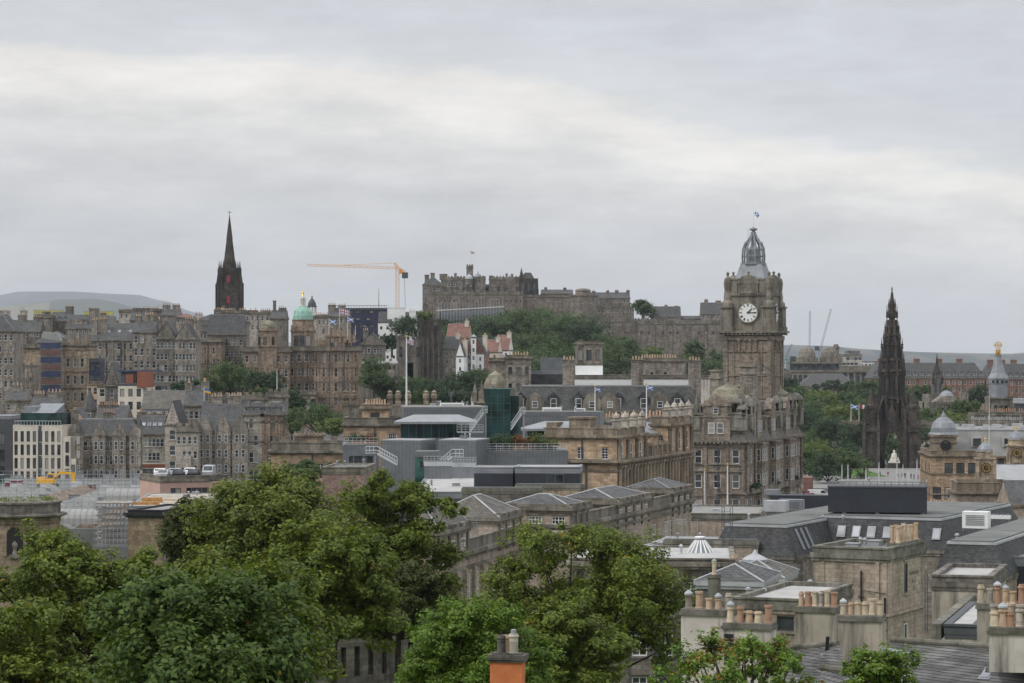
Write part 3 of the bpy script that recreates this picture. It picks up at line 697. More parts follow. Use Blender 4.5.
# scatter of far roofs left of the gothic monument, between clock tower and offices
def lattice(mb, p0, p1, w, n, r=.18, legs=True):
    p0 = Vector(p0); p1 = Vector(p1); d = (p1-p0).normalized(); a = Vector((0, 1, 0)); a = (a-d*a.dot(d)).normalized(); b = d.cross(a)
    cs = [(a+b)*w/2, (a-b)*w/2, (-a-b)*w/2, (-a+b)*w/2]
    for c_ in cs: mb.tube(p0+c_, p1+c_, r, r, 4)
    L = (p1-p0).length
    for i in range(n):
        q0 = p0+d*L*i/n; q1 = p0+d*L*(i+1)/n
        for k in range(4): mb.tube(q0+cs[k], q1+cs[(k+1) % 4], r*.6, r*.6, 3)
def tower_crane(label, px, Y, mast_top, mast_bot, jib, counter, m, luff=None, w=1.8):
    zb = PZ(mast_bot, Y); root = thing('tower_crane', label, 'crane', (PX(px, Y), Y, zb), 0, 'tower cranes on the skyline')
    z = PZ(mast_top, Y)-zb; s = Y/F
    a = MB(); lattice(a, (0, 0, 0), (0, 0, z), w, 10, .14*w/1.8); a.build('mast', m, root)
    jm = MB(); jx, jz = jib
    tip = ((jx-px)*s, 0, PZ(jz, Y)-zb)
    lattice(jm, (0, 0, z+.5), tip, w*.6, 16, .11*w/1.8); jm.build('jib', m, root)
    cm = MB(); cx_, cz_ = counter; ct = Vector(((cx_-px)*s, 0, PZ(cz_, Y)-zb)); lattice(cm, (0, 0, z+.5), ct, w*.6, 4, .11*w/1.8); cm.build('counter_jib', m, root)
    MB().box(ct.x-1.6, -1, ct.z-3.4, ct.x+1.6, 1, ct.z-.2).build('counterweight', 'dark_grey', root)
    MB().box(.8, -1.1, z-2.6, 2.6, 1.1, z-.2).build('cab', m, root)
    return root, z, tip, ct
r_, z_, tp_, ct_ = tower_crane('yellow tower crane with a long horizontal jib to the left, above the old town roofs', 397.5, 1400, 269, 312, (307, 265), (405, 272), 'crane_yellow', w=1.7)
am = MB(); lattice(am, (0, 0, z_), (-1.5, 0, z_+3.2), 1.0, 3, .15); am.tube((-1.5, 0, z_+3.2), (tp_[0]*.66, 0, tp_[2]-(tp_[2]-z_)*.34+.6), .12); am.tube((-1.5, 0, z_+3.2), ct_, .12); am.build('stay', 'crane_yellow', r_)
MB().tube((3.6, 0, z_-1), (4.2, 0, 3), .10).build('hoist_cable', 'dark_grey', r_)
tower_crane('upright blue grey crane with its jib raised vertically on the far skyline', 809.5, 2000, 350, 372, (810, 311), (813, 354), 'crane_blue', w=1.7)
tower_crane('blue grey crane with a steeply raised jib leaning right on the far skyline', 820, 2000, 352, 372, (831, 309), (817, 346), 'crane_blue', w=1.7)
tower_crane('dark green crane jib just right of the clock tower shaft', 785.5, 1500, 358, 374, (792, 344), (793, 356), 'crane_blue', w=1.6)
# ---------------------------------------------------------------- castle and its rock (Y about 1500)
YC = 1500; SC_ = YC/F
def rock():
    vs = []; xs = np.linspace(400, 790, 120); rows = 26; r = random.Random(4)
    top = np.interp(xs, [400, 425, 520, 560, 600, 660, 720, 760, 790], [330, 322, 316, 316, 322, 330, 336, 352, 372])
    nz = {}
    for j in range(rows+1):
        f = j/rows
        for i, (x, ty) in enumerate(zip(xs, top)):
            zt = PZ(ty, YC); zb = ground(PX(x, YC), YC-60)-4; z = zb+(zt-zb)*f
            cr = (math.sin(x*.21+f*3)*1.6+math.sin(x*.53+f*7)*1.1+math.sin(x*.09-f*5)*3+r.uniform(-.9, .9))
            vs.append((PX(x, YC), YC-2-(1-f)**1.4*55+cr*(1 if 0 < f < 1 else .3), z+(r.uniform(-.7, .7) if 0 < f < 1 else 0)))
    n = len(xs)
    for x, ty in zip(xs, top): vs.append((PX(x, YC), YC+110, PZ(ty, YC)))
    for x, ty in zip(xs, top): vs.append((PX(x, YC), YC+180, -60))
    fs = [(j*n+i, j*n+i+1, (j+1)*n+i+1, (j+1)*n+i) for j in range(rows+2) for i in range(n-1)]
    m, t, b = mat('rock', .95, .1); tc = t.new('ShaderNodeTexCoord'); o = tc.outputs['Object']
    col = t.mix(t.ramp(t.noise(t.mapping(o, (1, 1, .45)), .09, 6, .75), [(.36, 0.), (.64, 1.)]), (.045, .04, .036), (.17, .15, .13))
    col = t.mix(t.ramp(t.noise(o, .045, 5, .7), [(.52, 0.), (.6, .8)]), col, (.05, .068, .028))
    t.link(col, b.inputs['Base Color'])
    tag(MB().add(vs, fs).build('castle_rock', 'rock'), kind='structure')
rock()
def castle_part(label, a, b, top, bot, D=14, rot=0, wall='castle', cren=True, front=None, roof=('flat', .9), dY=0, name='castle_building', cat='castle building', **kw):
    return building(label, (a, YC+dY), b, top, D, rot, bot, name=name, cat=cat, group='buildings and walls of the hilltop castle', wall=wall, front=front, roof=roof, cren=cren, cornice=.25, **kw)
castle_part('left end block of the castle with slate roof and two tall stacks', 422.5, 443, 285, 325, 16, front=(2, 4, 1.8, 2.6, 6, 2), roof=('hip', 5, .55), rmat='slate', cren=False, chim=((.2, .4, 2.6, 2, 6, 0), (.48, .4, 2.4, 2, 7, 0)))
castle_part('long battlemented palace range of the castle below the square flag tower', 441, 484, 279, 325, 14, dY=2, front=(8, 5, 1.5, 2.1, 4.1, 2.2), chim=((.05, .5, 4.5, 3, 3.0, 0), (.33, .5, 1.4, 1.4, 3.4, 0)))
castle_part('square battlemented flag tower rising above the palace range of the castle', 466.5, 473, 267.5, 282, 4, dY=6, front=(1, 1, .8, 1.8, 3, 2))
castle_part('broad battlemented corner bay at the right of the palace range', 475, 485.5, 279, 325, 7, dY=-1.5, front=(3, 4, 1.1, 2.4, 4.4, 2.2))
root = thing('castle_turret', 'small silver domed stair turret in front of the castle flag tower', 'turret', (PX(469, YC-2), YC-2, PZ(285, YC)))
MB().lathe(0, 0, [(2, 0), (2, 3.4)], 10).build('wall', 'castle', root); MB().lathe(0, 0, [(2.4, 3.4), (2.1, 4.6), (1.0, 5.6), (.15, 6.2), (.05, 7.4)], 10).build('roof', 'lead_light', root)
root = thing('castle_turret', 'grey domed turret at the right end of the palace range', 'turret', (PX(478, YC), YC, PZ(281, YC)))
MB().lathe(0, 0, [(1.8, 0), (1.8, 2.4)], 10).build('wall', 'castle', root); MB().lathe(0, 0, [(2.1, 2.4), (1.6, 3.6), (.4, 4.4), (.05, 6)], 10).build('roof', 'lead', root)
castle_part('low recessed link between the two main castle ranges', 484, 491, 288, 325, 8, dY=12, wall='grey', cren=False, roof=('gable', 2), front=(2, 1, .9, 1.3, 4, 1))
castle_part('battlemented hall range of the castle with a row of dark windows', 489, 521, 279, 325, 14, front=[(5, 1, 2.0, 3.6, 4.1, 4.5, 'plain'), ], chim=((.06, .4, 2, 1.5, 2.0, 0), (.55, .4, 1.2, 1.2, 3.2, 0), (.72, .4, 1.2, 1.2, 3.0, 0)))
def memorial():
    root = thing('castle_memorial', 'dark stone shrine building of the castle with steep roof and thin spirelet', 'castle building', (PX(519.5, YC), YC-3, PZ(300, YC)), 0, 'buildings and walls of the hilltop castle')
    z = lambda p: PZ(p, YC)-PZ(300, YC)
    w = MB(); w.box(0, 0, 0, 10.6, 12, z(278.5)); [pinnacle(w, x, -.3, 0, .9, z(277)) for x in (0, 3.6, 7.1, 10.6)]; w.build('wall', 'black', root)
    MB().frustum(.6, .6, 8.5, 11, z(278.5), 3, 4, 6.6, 8, z(272.5)).build('roof', 'slate_dark', root)
    sp = MB(); sp.box(.2, .2, z(279), 2.0, 2.0, z(274)); sp.lathe(1.1, 1.1, [(.9, z(274)), (.03, z(267.5))], 6); sp.build('spirelet', 'black', root)
    for x in (1.8, 5.3, 8.8): window(root, x, -.05, z(295), 0, 1.8, 6.5, 'plain')
memorial()
castle_part('pale lower curtain wall running under the palace range of the castle', 428, 523, 294, 332, 6, dY=-12, front=(20, 1, .8, 1.1, 4, 3.5, 'plain'), name='castle_wall', cat='castle wall', wall='castle')
castle_part('dark curtain wall right of the castle shrine, reaching to the half moon battery', 522, 577, 296.5, 330, 8, dY=-4, cren=False, name='castle_wall', cat='castle wall')
def battery():
    root = thing('castle_wall', 'rounded battery tower of the castle with a domed top', 'castle wall', (PX(583, YC), YC, PZ(345, YC)), 0, 'buildings and walls of the hilltop castle')
    z = lambda p: PZ(p, YC)-PZ(345, YC)
    MB().lathe(0, 0, [(9.5, 0), (8.6, z(297)), (8.9, z(296.5)), (8.9, z(295)), (4.6, z(294.8)), (4.3, z(291)), (4.8, z(290.8)), (3.6, z(289)), (.5, z(288.3))], 26).build('wall', 'castle', root)
battery()
castle_part('slate roofed barrack range of the castle behind the dark curtain wall', 541, 573, 293.5, 330, 10, dY=20, cren=False, wall='castle', roof=('gable', 2.2), chim=((.15, .5, 1.6, 1.4, 3.6, 0), (.75, .5, 1.8, 1.5, 3.4, 0)), front=(8, 1, 1, 1.6, 4, .5))
castle_part('castle range with long slate roof right of the round battery', 590, 630, 298, 330, 12, dY=14, cren=False, roof=('gable', 3.2), front=(11, 2, 1.1, 1.8, 3.6, .8), chim=((.1, .5, 2, 1.5, 4, 2), (.45, .5, 1.6, 1.5, 4.2, 2), (.68, .5, 2, 1.5, 4.4, 2), (.96, .5, 2, 1.8, 4.4, 2)))
castle_part('stepped stone range of the castle left of the round skyline tree', 590, 634, 307, 345, 10, dY=-3, cren=False, roof=('flat', .5), front=(12, 1, 1, 1.8, 4, 1.4))
castle_part('long dark outer wall of the castle on top of the cliff', 594, 668, 321, 341, 6, dY=-16, name='castle_wall', cat='castle wall', front=(22, 1, .5, .8, 4, 3, 'plain'))
castle_part('right hand outer wall of the castle with square gun openings', 638, 724, 323.5, 342, 6, dY=-20, name='castle_wall', cat='castle wall', front=(12, 1, 1.4, 1.6, 5, 4.5, 'plain'))
castle_part('gabled stone lodge of the castle right of the round skyline tree', 652, 681, 317, 332, 10, dY=2, cren=False, wall='grey', roof=('gable', 6), front=(5, 1, 1.2, 1.6, 4, 1), chim=((.1, .5, 2, 1.6, 6.2, 0), (.5, .5, 1.5, 1.4, 7, 0), (.85, .5, 2, 1.6, 6.4, 0)))
castle_part('low slate roofed castle range between the two gabled lodges', 681, 704, 318.5, 332, 8, dY=4, cren=False, wall='grey', roof=('gable', 1.4), front=(8, 1, 1, 1.4, 4, 1))
castle_part('gabled stone lodge of the castle beside the clock tower', 701, 730, 314, 336, 10, dY=0, cren=False, wall='grey', roof=('gable', 6.5), front=(6, 2, 1.2, 1.8, 4, 1), chim=((.2, .5, 2, 1.6, 8.2, 3), (.62, .5, 3, 1.6, 7.6, 3)))
def stand():
    root = thing('grandstand', 'temporary grey grandstand of slender posts with a pale rail, below the castle walls', 'grandstand', (PX(436, YC), YC-30, PZ(327, YC-30)), 0)
    Y = YC-30; s = Y/F; z0 = PZ(327, Y); a = MB(); n = 22
    for i in range(n):
        x = (4+i*3.05)*s; f = i/(n-1); zt = PZ(303-f*4.5, Y)-z0; a.tube((x, 0, PZ(327-f*5, Y)-z0), (x, 0, zt), .16, .13, 4); a.tube((x, 6, 2), (x, 6, zt-2), .13, .1, 4)
    a.build('post', 'steel', root)
    L = 70*s
    d = MB(); d.add([(2*s, -.3, PZ(311, Y)-z0), (L, -.3, PZ(307, Y)-z0), (L, -.3, PZ(306.1, Y)-z0), (2*s, -.3, PZ(310.0, Y)-z0), (2*s, 3, PZ(311, Y)-z0), (L, 3, PZ(307, Y)-z0), (L, 3, PZ(306.1, Y)-z0), (2*s, 3, PZ(310.0, Y)-z0)], [(0, 1, 2, 3), (7, 6, 5, 4), (3, 2, 6, 7), (0, 4, 5, 1), (0, 3, 7, 4), (1, 5, 6, 2)]); d.build('rail', 'rail', root)
    b = MB(); b.add([(2*s, 1, PZ(322, Y)-z0), (L, 1, PZ(316, Y)-z0), (L, 8, PZ(309, Y)-z0), (2*s, 8, PZ(312, Y)-z0), (2*s, 1.4, PZ(324, Y)-z0), (L, 1.4, PZ(319, Y)-z0), (L, 8, PZ(312, Y)-z0), (2*s, 8, PZ(315, Y)-z0)], [(0, 1, 2, 3), (7, 6, 5, 4), (0, 4, 5, 1), (3, 2, 6, 7), (0, 3, 7, 4), (1, 5, 6, 2)]); b.build('seating_deck', 'dark_grey', root)
stand()
pole('thin flagpole with a small flag on top of the castle flag tower', 470.5, YC+7, 251, 267, .14, 'union', 2.2, m='white')

# ---------------------------------------------------------------- tall gothic monument on the right (Y 850)
def monument():
    Y = 850; s = Y/F; py0 = 484; z = lambda p: (py0-p)*s
    root = thing('gothic_monument', 'tall black gothic monument with stepped spire and four pinnacled corner piers', 'monument', (PX(892, Y), Y, PZ(py0, Y)), R(-9))
    # four arches: a wall with a pointed opening on each side
    hw = 7.0*s*1.0+.2
    b = MB(); W2 = 15.3*s
    def arch_wall(mb, half, y0, y1, zt, ow, spring, apex):
        pts = []
        n = 7
        arc = [(-ow*math.cos(a*math.pi/2/n)**.8, spring+(apex-spring)*math.sin(a*math.pi/2/n)) for a in range(n+1)]
        L = [(-half, 0), (-ow, 0)]+arc; L = L+[(0, zt), (-half, zt)]
        mb.prism([(x, q) for x, q in L], y0, y1); mb.prism([(-x, q) for x, q in reversed(L)], y0, y1)
    for ang in (0, 90, 180, 270):
        b.T = Matrix.Rotation(R(ang), 4, 'Z'); arch_wall(b, W2, -W2-.9, -W2+.9, z(427), 7.2*s, z(452), z(431))
        b.prism([(-12*s, z(427)), (12*s, z(427)), (0, z(405))], -W2-.7, -W2+.7)
        for q in (-12, 12): pinnacle(b, q*s*.85, -W2-.6, z(428), 1.0, 6.0)
        pinnacle(b, 0, -W2-.5, z(406), .7, 4.5)
    b.T = None; b.box(-W2, -W2, z(429), W2, W2, z(424)); b.build('arch', 'black', root)
    # corner piers
    for sx in (-1, 1):
        for sy in (-1, 1):
            p = MB(); x, y = sx*(W2+1.6), sy*(W2+1.6)
            p.box(x-2.3, y-2.3, 0, x+2.3, y+2.3, z(425)); p.box(x-2.8, y-2.8, z(431), x+2.8, y+2.8, z(428))
            for dx in (-2.3, 2.3):
                for dy in (-2.3, 2.3):
                    p.box(x+dx-.55, y+dy-.55, 0, x+dx+.55, y+dy+.55, z(430)); pinnacle(p, x+dx, y+dy, z(430), .95, 8)
            p.box(x-1.5, y-1.5, z(425), x+1.5, y+1.5, z(408)); p.lathe(x, y, [(2.0, z(408)), (1.9, z(405)), (1.2, z(404)), (.05, z(385))], 8)
            for dx in (-1.5, 1.5):
                for dy in (-1.5, 1.5): pinnacle(p, x+dx, y+dy, z(414), .6, 5)
            for k in range(4): p.box(x-2.45, y-2.45, z(470-k*11), x+2.45, y+2.45, z(469-k*11))
            p.build('corner_pier', 'black', root)
            f = MB()   # flying buttress
            f.T = Matrix.Rotation(math.atan2(sy, sx), 4, 'Z'); f.prism([(W2*1.35, z(425)), (W2*1.45, z(417)), (12*s, z(396)), (12*s, z(403)), (14*s, z(412))], -.4, .4); f.build('flying_buttress', 'black', root)
    t = MB(); g = MB()
    stages = [(424, 13.4, 398), (398, 12.4, 371), (371, 11.4, 360), (360, 10.0, 344), (344, 8.0, 335), (335, 6.6, 326), (326, 4.9, 320)]
    for (a, hwp, bq) in stages:
        h = hwp*s; t.lathe(0, 0, [(h*1.08, z(a)), (h*1.0, z(a-2)), (h*.93, z(bq+1.5)), (h*1.07, z(bq+1)), (h*1.07, z(bq))], 8, math.pi/8)
        for k in range(8):
            an = k*math.pi/4+math.pi/8; x, y = math.cos(an)*h, math.sin(an)*h
            t.box(x-.45, y-.45, z(a), x+.45, y+.45, z(bq+2)); pinnacle(t, x*1.1, y*1.1, z(bq+5), max(.55, h*.19), max(3.2, h*1.15))
            an2 = k*math.pi/4; x2, y2 = math.cos(an2)*h*.94, math.sin(an2)*h*.94
            g.T = Matrix.Translation((x2, y2, 0)) @ Matrix.Rotation(an2-math.pi/2, 4, 'Z')
            g.prism([(-h*.16, z(a-3)), (h*.16, z(a-3)), (h*.16, z(bq+6)), (0, z(bq+3)), (-h*.16, z(bq+6))], -.12, .12)
    # tabernacle level and spire
    t.lathe(0, 0, [(3.4*s, z(320)), (3.2*s, z(318)), (5.0*s, z(316)), (4.8*s, z(312.5)), (3.3*s, z(312)), (3.1*s, z(307)), (3.6*s, z(306)), (2.6*s, z(304)), (1.4*s, z(294)), (.5*s, z(290.5)), (.9*s, z(289.6)), (.2, z(288)), (.05, z(286.5))], 8, math.pi/8)
    for k in range(8):
        an = k*math.pi/4; pinnacle(t, math.cos(an)*5.0*s, math.sin(an)*5.0*s, z(318), .6, 4.6); pinnacle(t, math.cos(an)*3.4*s, math.sin(an)*3.4*s, z(308), .45, 3.2)
    t.build('spire', 'black', root)
    g.T = None; g.build('window_opening', 'dark', root)
    MB().frustum(-20*s, -20*s, 20*s, 20*s, -1, -17*s, -17*s, 17*s, 17*s, 2.0).build('steps', 'grey_dark', root)
    st = thing('statue', 'white marble statue of a seated figure on a dark plinth under the monument arch', 'statue', (PX(891, Y)-.3, Y-9, PZ(py0, Y)+2.1), R(-9))
    MB().box(-1.9, -1.6, 0, 1.9, 1.6, z(462)-2).build('plinth', 'black', st)
    zz = z(462)-2; m = MB(); m.box(-1.9, -1.5, zz, 1.9, 1.5, zz+.5); m.lathe(0, .1, [(1.5, zz+.5), (1.35, zz+1.2), (1.05, zz+1.7), (.95, zz+2.3), (.8, zz+3.0), (.35, zz+3.25), (.3, zz+3.4), (.42, zz+3.6), (.42, zz+3.95), (.15, zz+4.2)], 10)
    m.lathe(-.45, -.9, [(.45, zz+.5), (.4, zz+1.6), (.45, zz+1.9), (.1, zz+2.0)], 8).lathe(.45, -.9, [(.45, zz+.5), (.4, zz+1.6), (.45, zz+1.9), (.1, zz+2.0)], 8); m.lathe(1.25, .2, [(.5, zz+.5), (.45, zz+1.2), (.2, zz+1.6), (.1, zz+1.9)], 8); m.build('figure', 'ivory', st)
monument()

# ---------------------------------------------------------------- black gothic spire on the left skyline (Y 1200)
def hub():
    Y = 1200; s = Y/F; py0 = 330; z = lambda p: (py0-p)*s
    root = thing('church_spire', 'tall thin black church spire with pinnacled tower and red vertical banners on the left skyline', 'church', (PX(229.5, Y), Y, PZ(py0, Y)), R(12))
    t = MB(); h = 11*s
    t.box(-h, -h, -14, h, h, z(283)); t.box(-h*1.05, -h*1.05, z(291), h*1.05, h*1.05, z(289.5))
    h2 = 9.4*s; t.box(-h2, -h2, z(283), h2, h2, z(268))
    for sx in (-1, 1):
        for sy in (-1, 1):
            t.box(sx*h-.9, sy*h-.9, -14, sx*h+.9, sy*h+.9, z(284)); pinnacle(t, sx*h, sy*h, z(290), 1.6, 7); t.box(sx*h2-.7, sy*h2-.7, z(290), sx*h2+.7, sy*h2+.7, z(270)); pinnacle(t, sx*h2, sy*h2, z(275), 1.3, 6.8)
        for q in (-.45, .45):
            t.box(sx*h2-.4, q*h2*1.2-.4, z(320), sx*h2+.4, q*h2*1.2+.4, z(272)); t.box(q*h2*1.2-.4, sx*h2*1.06-.4, z(320), q*h2*1.2+.4, sx*h2*1.06+.4, z(272)); pinnacle(t, q*h2*1.2, sx*h2*1.06, z(274), .8, 4)
    t.build('tower', 'black', root)
    sp = MB().lathe(0, 0, [(6.6*s, z(268)), (6.0*s, z(262)), (3.2*s, z(240)), (3.4*s, z(239.6)), (1.2*s, z(222)), (.25*s, z(215))], 8, math.pi/8)
    for k in range(8):
        a_ = k*math.pi/4; pinnacle(sp, math.cos(a_)*6.2*s, math.sin(a_)*6.2*s, z(269), .7, 4.5)
    sp.build('spire', 'black', root)
    c_ = MB(); c_.box(-.09, -.09, z(215), .09, .09, z(210.5)); c_.box(-.9, -.08, z(212.6), .9, .08, z(212.1)); c_.build('cross', 'black', root)
    MB().box(-3.8*s, -h2*1.14, z(289), -.8*s, -h2*1.1, z(276)).build('banner', 'red_paint', root); MB().box(-3.8*s, -h*1.1, z(303.5), -.8*s, -h*1.07, z(296)).build('banner', 'red_paint', root)
    for q in (-.5, .1, .55): window(root, q*h*1.3, -h-.05, z(318), 0, 1.6, 6, 'blank')
hub()

# ---------------------------------------------------------------- clock tower hotel (Y 560)
def clock_hotel():
    rot = -19; Yc = 545; cx_, cy_ = PX(745, Yc), Yc
    root, Wd, D, H = building('large brown sandstone hotel with mossy corner dome at the foot of the clock tower', (745, Yc), 689, 441, 50, rot, 516, name='grand_hotel', cat='hotel', wall='tower', dpx=801, trim='trim',
        front=[(3, 3, 1.5, 2.9, 5.2, 1.9, 'sash', 2.0)], right=[(15, 2, 1.1, 2.9, 5.2, 1.9, 'sash'), (15, 1, 1.3, 3.2, 5.4, 12.4, 'sash')], roof=('mansard', 7.5, 3.0), rmat='slate_brown', courses=(5.0, 11.6), cornice=.8, near=True)
    # attic storey behind the cornice with windows
    H2 = H+5.4
    a = MB(); i = 1.0
    hs = [(2.2, 3.2, H+1.5, H+3.7), (9.6, 10.6, H+1.5, H+3.7)]
    wall_face(a, (i, i*.4, 0), (1, 0, 0), (0, -1, 0), Wd-i*1.4, H+.07, H2, hs, .3)
    hr = [(2.2+k*3.9, 3.5+k*3.9, H+1.0, H+3.8) for k in range(int((D-5)/3.9))]
    wall_face(a, (Wd-.4, i*.4, 0), (0, 1, 0), (1, 0, 0), D-2, H+.07, H2-.9, hr, .3)
    a.quad((i, .4, H2), (Wd-.4, .4, H2), (Wd-.4, 5, H2), (i, 5, H2)); a.build('attic_wall', 'tower', root)
    for u0, u1, v0, v1 in hs: window(root, i+(u0+u1)/2, .55, v0, 0, u1-u0, v1-v0, 'sash', True)
    for u0, u1, v0, v1 in hr: window(root, Wd-.55, .4+(u0+u1)/2, v0, R(90), u1-u0, v1-v0, 'plain', True)
    c_ = MB(); c_.box(.6, -.1, H2+.01, Wd, 4.8, H2+.45); c_.box(Wd-2.5, 4.8, H2-.9, Wd+.05, D-1.5, H2-.5)
    for k in range(int(Wd/.9)): c_.box(.1+k*.9, -1.0, H-.62, .5+k*.9, -.6, H-.31)      # brackets under the main cornice
    for k in range(int(D/.9)): c_.box(Wd+.6, .1+k*.9, H-.62, Wd+1.0, .5+k*.9, H-.31)
    c_.build('attic_cornice', 'trim', root)
    # pedimented gable over the front
    g = MB(); g.box(2.8, -.25, H+.07, 9.0, 1.5, H+5.2); g.prism([(2.6, H+7.5), (9.2, H+7.5), (5.9, H+9.8)], -.35, 1.4); g.box(3.4, -.2, H+5.2, 8.4, 1.3, H+7.4); g.box(2.5, -.45, H+7.3, 9.3, 1.5, H+7.6); g.box(2.6, -.4, H+4.9, 9.2, 1.5, H+5.25)
    g.mt(1).lathe(0, 0, [(.01, 0)], 4) if False else None
    g.build('gable', 'tower', root)
    o_ = MB(); o_.T = Matrix.Translation((5.9, -.22, H+6.3)) @ Matrix.Rotation(R(90), 4, 'X'); o_.lathe(0, 0, [(1.15, -.02), (1.15, .18), (.85, .2), (.85, .1)], 16); o_.build('round_window', 'trim', root)
    window(root, 5.9, -.36, H+5.7, 0, 1.1, 1.2, 'sash', True)
    for x in (4.95, 6.85): window(root, x, -.32, H+1.5, 0, 1.4, 2.3, 'sash', True)
    # big mossy dome
    d = MB(); d.lathe(6.9, 6.2, [(4.6, H+5.4), (4.6, H+7.0), (4.8, H+7.1), (4.5, H+7.9), (3.9, H+9.2), (2.9, H+10.6), (1.6, H+11.4), (.5, H+11.8), (.4, H+12.0), (.05, H+12.1)], 26); d.build('dome', 'mossdome', root)
    # smaller aediculed turrets along the corner and right side
    def aedicule(x, y, zb, w, h, nm='turret'):
        m = MB(); m.box(x-w/2, y-w/2, zb, x+w/2, y+w/2, zb+h*.45)
        m.box(x-w*.56, y-w*.56, zb+h*.45, x+w*.56, y+w*.56, zb+h*.5)
        for dx in (-.42, .42):
            for dy in (-.42, .42): m.box(x+dx*w-.16, y+dy*w-.16, zb+h*.5, x+dx*w+.16, y+dy*w+.16, zb+h*.76)
        m.mt(1).lathe(x, y, [(w*.2, zb+h*.5), (w*.2, zb+h*.75)], 6); m.mt(0)
        m.lathe(x, y, [(w*.62, zb+h*.76), (w*.62, zb+h*.8), (w*.5, zb+h*.87), (w*.28, zb+h*.95), (.08, zb+h), (.06, zb+h*1.12)], 10); m.build(nm, ['mossy', 'dark'], root)
    for x, y, w, h in ((10.2, 1.0, 2.6, 8.2), (12.6, 1.4, 2.0, 6.6), (Wd-.6, .8, 2.4, 6.2), (Wd-1.2, 6.5, 2.6, 8), (Wd-1.2, 11, 2.2, 7.5), (Wd-1.0, D*.62, 2.6, 7.5), (Wd-1, D*.72, 2.2, 7.0), (Wd-.8, D-2, 3.0, 8), (Wd-1.0, D*.86, 2.6, 8.0), (1.4, 1.2, 2.2, 6.4)):
        aedicule(x, y, H+2.2 if w > 2.1 else H+2.6, w, h*.92)
    d = MB(); d.lathe(Wd-3.8, D-5.0, [(4.0, H+4), (4.0, H+6.2), (4.2, H+6.4), (3.6, H+8), (2.2, H+9.4), (.6, H+10.2), (.1, H+11.4)], 20); d.build('dome', 'mossdome', root)
    for (x, y, w, d_, h) in ((3.0, 11.5, 2.0, 3.4, 14.5), (10.6, 9.5, 3.2, 2.4, 15.5), (Wd-6, 20, 2.5, 3.5, 11)):
        m = MB(); m.box(x-w/2, y-d_/2, H, x+w/2, y+d_/2, H+h); m.box(x-w/2-.25, y-d_/2-.25, H+h-1.6, x+w/2+.25, y+d_/2+.25, H+h-1.2); m.box(x-w/2-.3, y-d_/2-.3, H+h, x+w/2+.3, y+d_/2+.3, H+h+.35)
        m.build('chimney_stack', 'grey', root)
    # balcony course with plants
    b = MB(); zc = H-11.2; b.box(Wd, 2, zc, Wd+1.1, D-3, zc+.3); b.box(Wd+.95, 2, zc+.3, Wd+1.1, D-3, zc+1.2); b.box(6, -.5, zc, Wd+1.1, 0, zc+.3); b.build('balcony', 'trim', root)
    pil = MB()
    for k in range(8): y = .8+k*(D-1.6)/7; pil.lathe(Wd+.3, y, [(.38, H-10.8), (.3, H-10.2), (.27, H-1.6), (.42, H-.8)], 8)
    for x in (.5, 3.6, 8.4, Wd-.5): pil.box(x-.3, -.22, 0, x+.3, 0, H-.8)
    pil.build('pilaster', 'tower', root)
    pl = MB()
    for k, y in enumerate((4, 6.5, 9, 22, 30, 46)):
        c0 = np.array([[Wd+.7, y, zc+1.3]]); 
    for y in (4.5, 7.5, 24, 45):
        o = obj('planting', quads_mesh('planting', leaves(np.array([[Wd+.8, y, zc+1.4]]), np.array([1.0]), 260, .2), 'leaf_far_dark'), root)
    for k, y0 in enumerate((9.5, 22.5, 36.5)):      # projecting bays on the long side
        m = MB(); m.box(Wd+.002, y0, 0, Wd+1.3, y0+4.6, H-1.0); m.box(Wd+.002, y0-.25, H-1.0, Wd+1.6, y0+4.85, H-.64); [m.box(Wd+.002, y0-.15, H-q, Wd+1.45, y0+4.75, H-q+.3) for q in (5.2, 11.4)]; m.build('bay', 'tower', root)
        for q in (4.6, 9.8, 15.2):
            window(root, Wd+.65, y0-.03, H-q, 0, .75, 2.6, 'sash'); [window(root, Wd+1.33, y0+f, H-q, R(90), 1.1, 2.6, 'sash') for f in (1.3, 3.3)]
        g = MB(); g.box(Wd-1.2, y0+.2, H+.07, Wd+.25, y0+4.4, H+6.2); g.T = Matrix.Translation((Wd+.3, y0+2.3, 0)) @ Matrix.Rotation(R(90), 4, 'Z'); g.prism([(-2.5, H+6.2), (2.5, H+6.2), (1.6, H+7.6), (0, H+8.6), (-1.6, H+7.6)], 0, 1.6); g.build('side_gable', 'tower', root); [window(root, Wd+.28, y0+f, H+1.6, R(90), 1.0, 2.4, 'sash') for f in (1.3, 3.3)]
    m = MB()
    for x in (2.0, 5.75, 9.6):          # small pediments and sills over the front windows
        m.prism([(x-1.1, H-5.05), (x+1.1, H-5.05), (x, H-4.5)], -.4, 0)
    for q in (1.2, 6.35): m.box(-.12, -.3, H-q-.2, Wd+.12, -.003, H-q)
    m.build('window_pediment', 'trim', root)
    for x, h_ in ((1.5, 4.4), (3.4, 3.0), (8.4, 3.0), (10.9, 4.2)): m = MB(); pinnacle(m, x, .3, H2+.4, .8, h_); m.build('pinnacle', 'mossy', root)
    return root, Wd, D, H
hotel_root, hW, hD, hH = clock_hotel()

